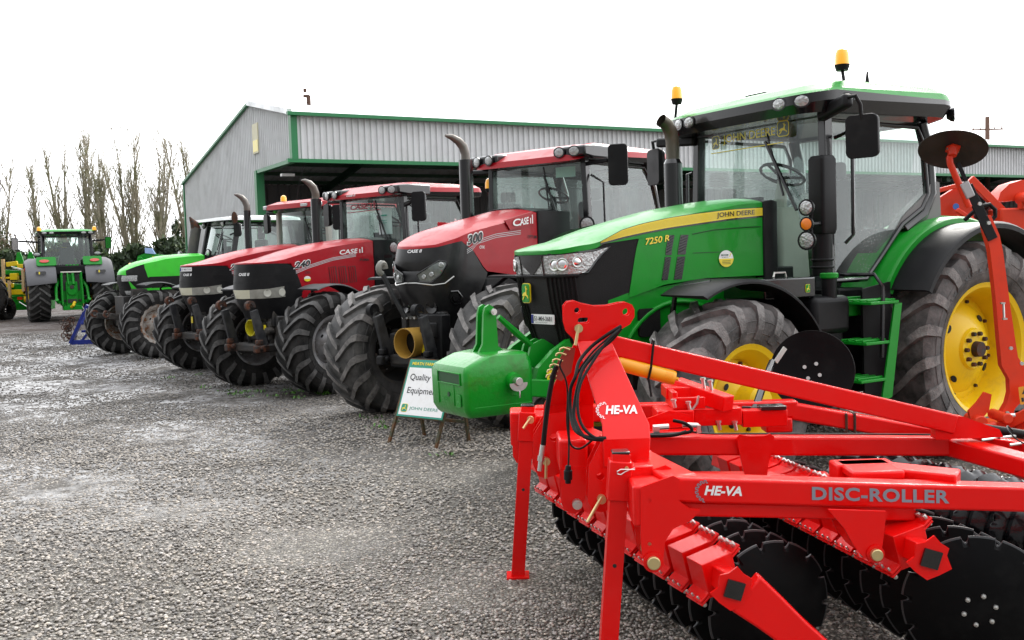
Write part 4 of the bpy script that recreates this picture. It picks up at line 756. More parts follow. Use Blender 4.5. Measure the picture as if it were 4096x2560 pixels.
    # grab rails
    g = MB(); g.tube([(1.38, .80, 2.75), (1.36, .90, 2.78), (1.32, .93, 2.72), (1.32, .93, 1.95), (1.36, .88, 1.88)], .016, 8); g.tube([(1.38, .85, 1.62), (1.30, 1.12, 1.62), (1.27, 1.18, 1.52), (1.29, 1.18, .95)], .017, 8); g.tube([(1.47, -.85, 2.6), (1.47, -.92, 2.6), (1.47, -.93, 1.9)], .016, 8); part('grab_rail', g, GBLK, rt)
    # tool box, tank, steps
    m = MB(); m.box(1.80, 2.36, .5, .96, 1.46, 1.62); part('tool_box', m, GBLK, rt, bevel=.012); m = MB(); m.tube([(2.05, .75, 1.625), (2.04, .75, 1.66), (1.92, .75, 1.66), (1.91, .75, 1.625)], .009, 6); part('tool_box_handle', m, STEEL, rt)
    m = MB(); deer_badge(m, (1.92, .962, 1.5), (-1, 0, 0), (0, 0, 1), .05, .065, 0, 1, .003); part('deer_emblem', m, [GREEN, YDEC], rt)
    m = MB(); m.box(1.45, 2.30, .38, .95, .58, 1.30); m.box(1.42, 1.85, .4, .99, 1.15, 1.46); m.box(1.85, 2.3, .4, .90, 1.3, 1.45); part('fuel_tank', m, BLK, rt, bevel=.05, seg=3)
    m = MB(); m.cyl((1.60, .92, 1.44), (1.60, .92, 1.60), .06, n=18); part('filler_neck', m, BLK, rt); m = MB(); m.cyl((1.60, .92, 1.60), (1.60, .92, 1.645), .072, n=20); part('filler_cap', m, GREEN, rt, bevel=.008)
    m = MB(); m.box(.8, 1.5, -1.0, -.4, .6, 1.4); m.box(.78, 1.3, .35, .75, .6, 1.5); m.prism([(.95, 1.55), (1.3, 1.5), (1.28, .62), (.95, .62)], (0, 1.0, 0), (1, 0, 0), (0, 0, 1), .02); part('side_cover', m, BLK, rt, bevel=.02)
    sp = MB()
    for z, x0, x1 in ((1.38, 1.10, 1.44), (1.06, 1.22, 1.50), (.76, 1.26, 1.56)):
        sp.box(x0, x1, .92, 1.20, z, z + .025)
        for k in range(4): sp.box(x0, x1, .94 + .07 * k, .955 + .07 * k, z + .025, z + .04)
    sp.box(1.05, 1.44, .9, .93, 1.28, 1.44)
    sp.prism([(1.05, 1.38), (1.14, 1.38), (1.30, .62), (1.26, .60), (1.18, .62)], (0, 1.19, 0), (1, 0, 0), (0, 0, 1), .015); sp.prism([(1.50, 1.38), (1.56, 1.38), (1.66, .64), (1.6, .62)], (0, .92, 0), (1, 0, 0), (0, 0, 1), .015); part('step_ladder', sp, GREEN, rt, bevel=.005)
    # fenders
    for s in (-1, 1):
        fender(rt, -.02, .95, 1.14, s * .5, s * .98, 28, 150, GREEN, .10, n=24); fender(rt, -.03, .93, 1.10, s * .96, s * 1.34, 30, 160, BLK, .06, 'fender_extension', n=24)
        f = MB(); f.prism([(.95, 1.5), (.72, 1.8), (.45, 2.02), (.2, 2.12), (-.3, 2.1), (-.35, 1.4), (.9, 1.2)], (0, s * .74, 0), (1, 0, 0), (0, 0, 1), .03); part('fender_side', f, GREEN, rt)
        f = MB(); f.prism([(.62, 1.98), (.52, 2.1), (.2, 2.3), (.12, 2.42), (.02, 2.4), (.0, 2.1), (.3, 2.03)], (0, s * .8, 0), (1, 0, 0), (0, 0, 1), s * .1); part('fender_trim', f, mat('grey_trim', (.14, .13, .13), .5), rt, bevel=.02, seg=3)
        fender(rt, 2.75, .74, .90, s * .70, s * 1.20, 62, 158, BLK, .035, 'front_fender', n=20)
        m = MB(); m.tube([(2.85, s * .5, 1.15), (2.95, s * .55, 1.3), (3.02, s * .7, 1.58), (2.9, s * .95, 1.62)], .022, 8); part('fender_stay', m, GBLK, rt)
    # windscreen decal
    d = MB(); ux = Vector((0, 1, 0)); 
    def ws(t, z): return Vector((1.475 + .10 * (1 - (t / .74) ** 2) + .012, t, z))
    text(d, "JOHN DEERE", ws(-.30, 2.80), (-.03, 1, 0), (0, 0, 1), .62, .095, 0, off=.012)
    d.beam(ws(-.5, 2.75), ws(.42, 2.75) + Vector((.02, 0, 0)), .004, .008, 0); deer_badge(d, ws(-.47, 2.78) + Vector((.01, 0, 0)), (.1, 1, 0), (0, 0, 1), .11, .12, 1, 0, .002); deer_badge(d, ws(.36, 2.80) + Vector((.014, 0, 0)), (-.1, 1, 0), (0, 0, 1), .12, .13, 1, 0, .002)
    part('windscreen_lettering', d, [YDEC, mat('screen_tint', (.12, .16, .14), .4)], rt)
    # number on the rear tyre and green front linkage
    fl = MB()
    fl.prism([(3.6, 1.28), (3.86, 1.14), (4.0, 1.02), (4.05, .85), (3.85, .74), (3.3, .72), (3.3, 1.0)], (0, .27, 0), (1, 0, 0), (0, 0, 1), .05); fl.prism([(3.6, 1.28), (3.86, 1.14), (4.0, 1.02), (4.05, .85), (3.85, .74), (3.3, .72), (3.3, 1.0)], (0, -.32, 0), (1, 0, 0), (0, 0, 1), .05)
    fl.box(3.5, 3.9, -.3, .3, .82, 1.0)
    for y in (-.05, .05): fl.prism([(3.7, 1.0), (4.0, 1.02), (3.95, 1.18), (3.84, 1.22), (3.74, 1.16)], (0, y + .05, 0), (1, 0, 0), (0, 0, 1), .025)
    for s in (-1, 1): fl.beam((3.75, s * .32, .84), (4.32, s * .37, .92), .06, .13)
    part('front_linkage', fl, GREEN, rt, bevel=.01)
    m = MB(); m.tube([(3.88, .07, 1.13), (4.05, .07, 1.27), (4.22, .08, 1.41)], [.022, .028, .02], 10); part('top_link', m, GREEN, rt)
    return rt
build_big_green()
def build_weight():
    c, s_ = cos(pi + R(31)), sin(pi + R(31)); base = (3.475, 9.675)
    rt = thing('front_weight', 'green cast iron front weight block hung on the nearest green tractor', 'weight', (base[0] + c * 4.4, base[1] + s_ * 4.4, 0), pi + R(31)); X0 = 4.4
    b = MB(); rows = [(.72, 4.20, 4.64, .235, .03), (.74, 4.16, 4.66, .255, .035), (.79, 4.12, 4.685, .275, .04), (1.04, 4.12, 4.69, .275, .04), (1.085, 4.12, 4.67, .27, .05), (1.15, 4.13, 4.52, .255, .06), (1.165, 4.16, 4.42, .235, .06)]
    b.loft([[(x - X0, y + .12, z) for x, y, z in rring(z, x0, x1, w_, r, 5)] for z, x0, x1, w_, r in rows]); CG = paint('cast_green_paint', (.003, .25, .014), bump=.35, bs=28, rough=.32, coat=.5, dirt=(.03, .12, .01), ds=4, dlo=.55, dhi=.75); wbk = part('weight_block', b, CG, rt, bevel=.012, ang=45)
    wr = MB()
    for y in (-.06, .30): wr.beam((4.60 - X0, y, 1.112), (4.20 - X0, y, 1.163), .006, .006)
    part('cast_rib', wr, GREEN, wbk); ws_ = MB(); ws_.prism(rrect(0, .07, 0, .07, .006), (3.96 - X0, .325, .93), (-1, 0, 0), (0, 0, 1), -.003, 0); ws_.prism([(.015, .015), (.055, .015), (.035, .055)], (3.96 - X0, .329, .93), (-1, 0, 0), (0, 0, 1), -.002, 1); part('warning_sticker', ws_, [YDEC, DARKT], rt)
    r = MB()
    for y in (-.02, .22): r.box(4.682 - X0, 4.692 - X0, y - .004, y + .004, .80, 1.04)
    r.box(4.14 - X0, 4.62 - X0, .388, .396, .79, .80); r.box(4.64 - X0, 4.70 - X0, -.02, .33, 1.035, 1.045); r.box(4.64 - X0, 4.70 - X0, -.02, .33, .955, .963); r.box(4.64 - X0, 4.70 - X0, -.02, -.012, .96, 1.04); r.box(4.64 - X0, 4.70 - X0, .322, .33, .96, 1.04); part('handle_frame', r, GREEN, wbk, bevel=.003)
    r = MB(); r.box(4.66 - X0, 4.6925 - X0, -.008, .318, .966, 1.032); r.cyl((4.67 - X0, .14, .88), (4.693 - X0, .14, .88), .018, n=14); part('recess', r, mat('deep_green', (.003, .06, .01), .5), wbk)
    r = MB(); text(r, "650 KG", (4.6925 - X0, .03, .82), (0, 1, 0), (0, 0, 1), .09, .03, 0, off=.002); deer_badge(r, (4.693 - X0, .26, .80), (0, 1, 0), (0, 0, 1), .07, .09, 1, 0, .002); part('cast_lettering', r, [mat('cast_green', (.02, .3, .04), .3), GREEN], wbk)
    for y in (.06, .15):
        m = MB(); m.prism([(4.20, 1.14), (4.46, 1.14), (4.43, 1.17), (4.40, 1.22), (4.385, 1.44), (4.37, 1.49), (4.335, 1.51), (4.30, 1.49), (4.28, 1.44), (4.27, 1.2)], (-X0, y, 0), (1, 0, 0), (0, 0, 1), .022); part('mast', m, GREEN, rt, bevel=.004)
    m = MB(); m.cyl((4.32 - X0, .02, 1.455), (4.32 - X0, .20, 1.455), .014, n=12); m.cyl((4.32 - X0, .18, 1.455), (4.32 - X0, .195, 1.455), .024, n=12); part('mast_pin', m, STEEL, rt)
    m = MB(); m.cyl((4.30 - X0, .38, .965), (4.30 - X0, .44, .965), .065, .055, 20); part('pin_boss', m, GREEN, rt); m = MB(); m.cyl((4.30 - X0, .43, .965), (4.30 - X0, .49, .965), .030, n=16); m.prism([(.075 * cos(R(a)), .06 * sin(R(a)) - .01) for a in range(180, 361, 15)], (4.30 - X0, .475, .965), (1, 0, 0), (0, 0, 1), .006); m.tube([(4.30 - X0, .485, .9), (4.30 - X0, .486, .85)], .007, 6); part('hitch_pin', m, STEEL, rt, bevel=.003)
build_weight()

# ================================================================ OTHER TRACTORS
def linkage(rt, x, w_=.36, rust=True, z0=.66, z1=1.34, hook=True):
    """folded front linkage arms with ball hooks"""
    for s in (-1, 1):
        m = MB(); m.beam((x - .12, s * w_, z0 + .04), (x + .02, s * w_, z1 - .12), .05, .15, 0, up=(1, 0, 0), h1=.11)
        c = (x + .03, z1 - .06); hk = [(c[0] + .075 * cos(R(a)), c[1] + .075 * sin(R(a))) for a in range(200, -61, -20)] + [(c[0] + .03 * cos(R(a)), c[1] + .03 * sin(R(a))) for a in range(-60, 201, 20)]
        m.prism(hk, (0, s * w_ - .035, 0), (1, 0, 0), (0, 0, 1), .07, 1); part('lift_arm', m, [DGREY, RUST if rust else BLK], rt, bevel=.008)
        m = MB(); m.box(x - .2, x + .03, s * w_ - .05, s * w_ + .05, z0 - .05, z0 + .06); m.box(x - .1, x + .0, s * w_ - .04, s * w_ + .04, z0 + .06, z0 + .14); m.cyl((x - .05, s * w_ - .08, z0 + .02), (x - .05, s * w_ + .08, z0 + .02), .035, n=12); part('arm_knuckle', m, RUST if rust else BLK, rt, bevel=.02)
        m = MB(); m.cyl((x - .3, s * (w_ - .15), z0 + .05), (x - .3, s * (w_ - .15), z0 + .36), .04, n=12); m.cyl((x - .3, s * (w_ - .15), z0 + .36), (x - .3, s * (w_ - .15), z0 + .5), .022, n=10); part('lift_cylinder', m, BLK, rt)
        m = MB(); m.box(x - .262, x - .255, s * (w_ - .15) - .02, s * (w_ - .15) + .03, z0 + .22, z0 + .33); part('warning_sticker', m, YDEC, rt)
    m = MB(); m.box(x - .36, x - .1, -w_ - .05, w_ + .05, z0 - .05, z0 + .06); m.box(x - .75, x - .3, -.3, .3, z0 - .02, z0 + .55); m.box(x - .42, x - .32, -.34, .34, z0 + .3, z0 + .55); m.box(x - .36, x - .3, -.08, .08, z0 + .45, z0 + .62); part('linkage_frame', m, ENG, rt, bevel=.02)
    m = MB()
    for k in range(4): m.cyl((x - .32, -.22 + .06 * k, z0 + .48), (x - .24, -.22 + .06 * k, z0 + .48), .018, n=10)
    part('hydraulic_coupler', m, STEEL, rt)
def pto(rt, x, y, z, r, L, m_): 
    m = MB(); m.lathe([(0, r * .92), (L * .5, r * .97), (L, r), (L + .004, r), (L + .004, r - .01), (L * .5, r * .9), (.02, r * .82), (.02, .001)], (x, y, z), (1, 0, 0), 28, 0); part('pto_guard', m, m_, rt)
    m = MB(); m.cyl((x, y, z), (x + L * .6, y, z), .022, n=10); part('pto_shaft', m, STEEL, rt)
def case_logo(mb, o, ux, uy, W, H, m=0, red=1):
    text(mb, "CASE", o, ux, uy, W * .72, H, m, bold=.035, shear=.15, off=.002); o, ux, uy = V3(o), V3(ux).normalized(), V3(uy).normalized(); n = ux.cross(uy)
    for k in (0, 1):
        x = W * (.80 + .12 * k); q = [(x, 0), (x + W * .05, 0), (x + W * .05, H * (.75 if k == 0 else 1.25)), (x, H * (.75 if k == 0 else 1.25))]
        mb.prism(q, o, ux, uy, .002, m if k == 0 else red)
def decal_lines(H, mb, pl, m, off=.003, n=3, gap=.018, th=.009):
    for k in range(n): H.patch(mb, [(x, z - k * gap) for x, z in pl], [(x, z - k * gap - th) for x, z in pl], m, off=off, nv=1, nq=20)
def puma(C, al, num, label, plate=False, oldroof=False):
    T = dict(label=label, loc=(C[0], C[1], 0), al=al, group='tractors parked in the row', wbase=3.0, Rr=.95, Rf=.74, Wr=.66, Wf=.55, tr=.97, tf=.96, rr=.54, rf=.38, rim=[RIMG, STEEL, BLK], foff=.2, steer=-3, spin=(13 if plate else 2),
             zb=1.62, zt=2.86, A=(1.40, 1.42), wb=.78, wt=.74, gd=GLASS, wip=.35, door=[(1.37, 1.60), (1.39, 2.82), (.25, 2.82), (.12, 2.6), (.1, 2.2), (.5, 2.0), (.95, 1.60)], C=[(.12, 2.86), (.05, 2.6), (.05, 2.2), (.2, 2.05)], **CY)
    if oldroof: T['pillar'] = PALE
    rt = tractor(T)
    H = Hood([(1.1, 3.60), (1.35, 3.72), (1.5, 3.76), (1.9, 3.72), (2.2, 3.6)], .42, .40, .46, 1.62, .75, .75, ((1.0, .86), (1.4, .98), (1.6, 1), (3, 1)))
    H.rm = [(1.60, 1.60), (1.62, 1.62), (1.97, 1.99), (2.36, 2.50), (2.93, 3.08), (3.02, 3.21), (3.25, 3.40), (3.64, 3.76), (3.9, 4.0)]
    e = [(3.60, 1.885), (3.5, 1.888), (3.25, 1.905), (2.8, 2.00), (2.3, 2.09), (1.9, 2.15), (1.62, 2.17)]
    hb = MB(); H.top(hb, e, [(1.62, .06), (2.6, .07), (3.3, .05), (3.6, .01)])
    H.patch(hb, e, [(3.60, 1.868), (3.5, 1.87), (3.25, 1.87), (2.95, 1.86), (2.3, 1.86), (1.62, 1.86)], full=True, nq=60, nv=4)
    H.patch(hb, [(2.98, 1.863), (2.3, 1.863), (1.62, 1.863)], [(2.84, 1.46), (2.3, 1.48), (1.60, 1.48)], nv=6)
    H.patch(hb, [(2.85, 1.462), (2.3, 1.482), (1.60, 1.482)], [(2.80, 1.22), (2.45, 1.38), (1.60, 1.42)], nv=3)
    for s in (-1, 1): hb.add([H.P(s * H.q(1.62, z), z) for z in (2.17, 1.48)] + [(1.62, 0, 1.48), (1.62, 0, 2.22)], [(0, 1, 2, 3)])
    part('hood', hb, RED, rt, ang=28)
    gb = MB(); H.patch(gb, [(3.60, 1.868), (3.5, 1.87), (3.25, 1.87), (3.02, 1.86), (2.94, 1.80)], [(3.64, 1.5), (3.5, 1.5), (3.25, 1.5), (3.0, 1.5), (2.80, 1.46)], full=True, nq=60, nv=6, off=.002)
    H.patch(gb, [(3.63, 1.40), (3.5, 1.40), (3.2, 1.40), (2.84, 1.462)], [(3.45, 1.08), (3.3, 1.08), (3.1, 1.10), (2.75, 1.2)], full=True, nq=50, nv=5, off=0)
    H.patch(gb, [(3.16, 1.5), (2.82, 1.5)], [(3.12, 1.39), (2.82, 1.44)], nq=8, nv=3, off=.001)
    for z in (1.80, 1.71, 1.61):
        H.patch(gb, [(3.66, z + .004), (3.3, z + .004), (2.87, z + .004)], [(3.66, z - .004), (3.3, z - .004), (2.87, z - .004)], 1, full=True, nq=50, nv=1, off=.006)
    gr = part('grille', gb, [BLK, MESHM], rt, ang=50)
    lb = MB(); H.patch(lb, [(3.70, 1.502), (3.61, 1.503)], [(3.70, 1.375), (3.585, 1.378)], full=True, nq=24, nv=4, off=.010); part('lamp_band', lb, mat('aged_lamp_band', (.66, .64, .48), .22, coat=.5), gr)
    for s in (-1, 1):
        hl = MB(); H.patch(hl, [(3.61, 1.503), (3.4, 1.512), (3.12, 1.54)], [(3.585, 1.375), (3.4, 1.378), (3.10, 1.385)], sides=(s,), nq=16, nv=5, off=.012); hd = part('headlight', hl, LENSW, rt); rg = MB()
        for q in (H.q(3.17, 1.45), H.q(3.42, 1.45)):
            c0 = H.P(s * q, 1.452, .014); d = (H.P(s * q, 1.452, .03) - c0).normalized(); rg.lathe([(0, .056), (.003, .050), (.0015, .046), (.002, .001)], c0, d, 20, 0)
        part('reflector', rg, mat('worn_reflector', (.5, .5, .44), .25, coat=.4), hd)
    b = MB(); H.ntext(b, 'CASE II', -.03, 1.705, .22, .042, 0, .03, .15, .012); part('badge_lettering', b, [WHT, RED], gr)
    if plate: b = MB(); o = H.P(-.03, 1.785, .03) + Vector((.02, 0, 0)); ux = Vector((-.2, 1, 0)).normalized(); b.prism(rrect(0, .28, 0, .065, .004), o, ux, (0, 0, 1), .006, 0); b.prism(rrect(.004, .03, .004, .061, .004), o + Vector((.006, 0, 0)), ux, (0, 0, 1), .002, 1); text(b, "07 MH 7116", o + ux * .045 + Vector((.007, 0, .015)), ux, (0, 0, 1), .22, .035, 2, bold=.02); part('number_plate', b, [WHT, BLUEP, mat('grey_ink', (.3, .3, .35), .5)], rt)
    d = MB(); decal_lines(H, d, [(2.93, 1.755), (2.7, 1.83), (2.3, 1.93), (1.95, 1.985)], 0)
    for x0, x1 in ((2.36, 2.25), (2.22, 2.11), (2.08, 1.97)):
        H.patch(d, [(x0, 1.79), (x1, 1.80)], [(x0 - .02, 1.54), (x1 - .02, 1.55)], 1, off=.003, nq=5, nv=4)
        for k in range(3): H.patch(d, [(x0 - .01 - .03 * k, 1.785), (x0 - .03 - .03 * k, 1.785)], [(x0 - .03 - .03 * k, 1.55), (x0 - .045 - .03 * k, 1.55)], 2, off=.008, nq=3, nv=4)
    part('side_decal', d, [mat('silver_decal', (.5, .5, .52), .35), mat('vent_dark_red', (.09, .004, .006), .5), RED], rt)
    for s in (1, -1):
        b = MB(); dx = -1 if s > 0 else 1
        def at(x, z, w_): return H.P(s * H.q(x if s > 0 else x - w_, z), z, .006)
        H.text(b, num, 2.96, 1.775, .29, .11, s, 0, .07, .2, .004, .12); H.text(b, num, 2.945, 1.785, .265, .09, s, 1, .03, .2, .009, .12); H.text(b, "CVX", 2.78, 1.705, .10, .035, s, 1, .02)
        H.logo(b, 2.19, 1.97, .38, .07, s, 0, 0, .08); H.text(b, "PUMA", 1.88, 1.865, .17, .04, s, 1, .02); part('lettering', b, [WHT, DARKT], rt)
    b = MB(); o = H.P(H.q(2.74, 1.63), 1.63, .004); b.prism(circ(0, 0, .06, 20, .04), o, (-1, 0, 0), (0, 0, 1), .002, 0); b.prism([p for p in circ(0, 0, .06, 20, .04) if p[1] < .005], o + Vector((0, .002, 0)), (-1, 0, 0), (0, 0, 1), .002, 1)
    if not plate: part('dealer_sticker', b, [WHT, YDEC], rt)
    cw = MB(); cw.loft([[(x, j * .475 * k, (2.235 if abs(j) < .7 else 2.19)) for j in (-1, -.8, -.4, 0, .4, .8, 1)] + [(x, .475 * k, 1.45), (x, -.475 * k, 1.45)] for x, k in ((1.62, 1.0), (1.54, 1.03), (1.2, 1.0))]); part('cowl', cw, BLK, rt, bevel=.01)
    if oldroof:
        roof_rings(rt, [(2.84, .0, 1.55, .74, .1, 0, 0), (2.88, -.3, 1.68, .82, .12, 0, 0), (2.90, -.3, 1.70, .84, .12, 0, 1), (2.99, -.3, 1.69, .84, .14, 0, 1), (3.05, -.25, 1.55, .76, .2, 0, 1), (3.09, 0, 1.2, .6, .2, 0, 1)], [GBLK, RED])
        for s in (-1, 1): m = MB(); m.box(1.60, 1.70, s * .80 - .07, s * .80 + .05, 2.90, 2.985); part('corner_lamp', m, LENSC, rt, bevel=.02)
        m = MB(); m.box(1.66, 1.712, .32, .52, 2.91, 2.97); part('roof_lamp', m, LENSC, rt, bevel=.01); m = MB(); m.box(1.0, 1.4, -.5, -.1, 3.06, 3.08); m.tube([(1.3, -.35, 3.05), (1.15, -.25, 3.75)], .006, 6); part('aerial', m, BLK, rt)
        beacon(rt, (1.38, -.62, 3.02), .12, .06)
    else:
        roof_rings(rt, [(2.85, .0, 1.5, .74, .1, 0, 0), (2.89, -.35, 1.66, .86, .15, 0, 0), (2.96, -.35, 1.70, .88, .18, 0, 1), (3.03, -.35, 1.70, .86, .2, 0, 1), (3.08, -.3, 1.45, .78, .2, 0, 1), (3.10, -.1, 1.2, .6, .2, 0, 1)], [GBLK, RED],
                   xf=lambda v: (v[0], v[1], v[2] - (.11 * max(0, v[0] - 1.35) / .35 * (1 - (abs(v[1]) / .9) ** 2 * .3) if v[2] > 2.9 else 0)))
        for s in (-1, 1):
            m = MB(); m.loft([[(x, s * y, z) for x, y, z in [(1.5 + a, .46, 2.87 - b), (1.5 + a, .93, 2.87 - b), (1.5 + a, .93, 3.04 + b), (1.5 + a, .46, 3.04 + b)]] for a, b in ((-.5, 0), (.0, .0), (.20, -.02))]); part('lamp_pod', m, GBLK, rt, bevel=.03, seg=3)
            for t, x, dy in ((.58, 1.72, .1), (.79, 1.71, .3)): lamp(rt, (x, s * t, 2.955), (1, s * dy, -.05), .07, 'roof_lamp', GBLK, LENSC, ry=.058)
        b = MB(); case_logo(b, (1.705, -.3, 2.905), (0, 1, 0), (-.1, 0, 1), .22, .03); part('roof_lettering', b, [WHT, WHT], rt)
        b = MB(); case_logo(b, (1.53, -.42, 2.70), (0, 1, 0), (0, 0, 1), .62, .09, 0, 0); b.beam((1.53, -.5, 2.66), (1.53, .32, 2.68), .003, .012, 0); part('windscreen_lettering', b, [mat('faded_red', (.35, .05, .07), .5), RED], rt)
        b = MB(); b.prism([(0, 0), (.24, 0), (.24, .40), (0, .40)], (1.51, .24, 2.28), (-.25, 1, 0), (0, 0, 1), .003, 0); b.beam((1.515, .30, 2.58), (1.50, .42, 2.58), .004, .02, 1); b.beam((1.515, .30, 2.50), (1.50, .42, 2.50), .004, .008, 1); b.beam((1.515, .30, 2.46), (1.50, .42, 2.46), .004, .008, 1); part('notice', b, [PAPER, TEALP], rt)
    ex = MB(); sx_ = 2.05 if plate else 1.90; ex.cyl((sx_, -.56, 1.9), (sx_, -.56, 2.88), .085 if plate is False else .065, n=22); part('exhaust_stack', ex, GBLK, rt); ex = MB(); ex.tube([(sx_, -.56, 2.88), (sx_, -.56, 2.97), (sx_ + .03, -.57, 3.06), (sx_ + .09, -.59, 3.13), (sx_ + .17, -.61, 3.17), (sx_ + .22, -.62, 3.175)], [.06, .06, .058, .05, .032, .012], 14); part('exhaust_pipe', ex, mat('worn_steel', (.16, .15, .135), .4, metal=.5, dirt=(.09, .06, .04)), rt)
    mb = MB(); mb.beam((1.42, .74, 2.72), (1.50, 1.0, 2.76), .05, .07); part('mirror_bracket', mb, BLK, rt, bevel=.02); mirror(rt, [(1.48, .98, 2.76), (1.48, 1.10, 2.78)], (1.46, 1.12, 2.68), .24, .46, (.9, .25, 0), BLK)
    mb = MB(); mb.beam((1.42, -.74, 2.86), (1.40, -1.15, 2.88), .05, .06); part('mirror_bracket', mb, BLK, rt, bevel=.02); mirror(rt, [(1.40, -1.1, 2.88), (1.40, -1.2, 2.84)], (1.38, -1.2, 2.66), .22, .38, (.9, -.25, 0), BLK)
    g = MB(); g.tube([(1.38, .80, 2.75), (1.30, .92, 2.6), (1.30, .93, 2.0)], .014, 8); g.tube([(1.38, -.80, 2.75), (1.28, -.95, 2.6), (1.28, -.95, 2.0)], .014, 8); part('grab_rail', g, GBLK, rt)
    lamp(rt, (1.55, .86, 2.06), (1, .1, 0), .085, 'front_lamp', BLK, LENSC); m = MB(); m.box(1.35, 1.62, .7, .88, 1.90, 1.95); m.box(1.4, 1.5, .78, .84, 1.6, 2.0); part('lamp_bracket', m, BLK, rt)
    m = MB(); m.box(1.2, 2.2, .4, .85, .6, 1.25); m.box(1.2, 2.1, -.85, -.4, .6, 1.25); part('fuel_tank', m, BLK, rt, bevel=.05)
    for s in (-1, 1):
        fender(rt, -.02, .95, 1.12, s * .5, s * .95, 28, 150, RED, .08, n=20); fender(rt, -.02, .95, 1.08, s * .93, s * 1.3, 30, 155, BLK, .05, 'fender_extension', n=20)
        fender(rt, 3.0, .72, .84, s * .74, s * 1.20, 68, 145, DGREY, .025, 'front_fender', n=16); m = MB(); m.tube([(2.9, s * .5, 1.1), (2.95, s * .6, 1.45), (2.98, s * .9, 1.53)], .02, 6); part('fender_stay', m, BLK, rt)
    m = MB(); m.box(2.75, 3.42, -.36, .36, .68, 1.12); m.box(3.38, 3.5, -.30, .30, .75, 1.05); m.cyl((3.42, .28, .9), (3.56, .28, .9), .06, n=12); part('front_support', m, ENG, rt, bevel=.03)
    linkage(rt, 3.78)
    if not plate: pto(rt, 3.40, .0, .95, .12, .22, PTOY)
    return rt
puma((-1.41, 17.1), 49, "240", 'middle red tractor with black grille, 240 on the hood and a notice on the windscreen')
puma((-3.13, 19.92), 49, "210", 'red tractor with a white number plate on its black grille, beside the lime green one', plate=True, oldroof=True)

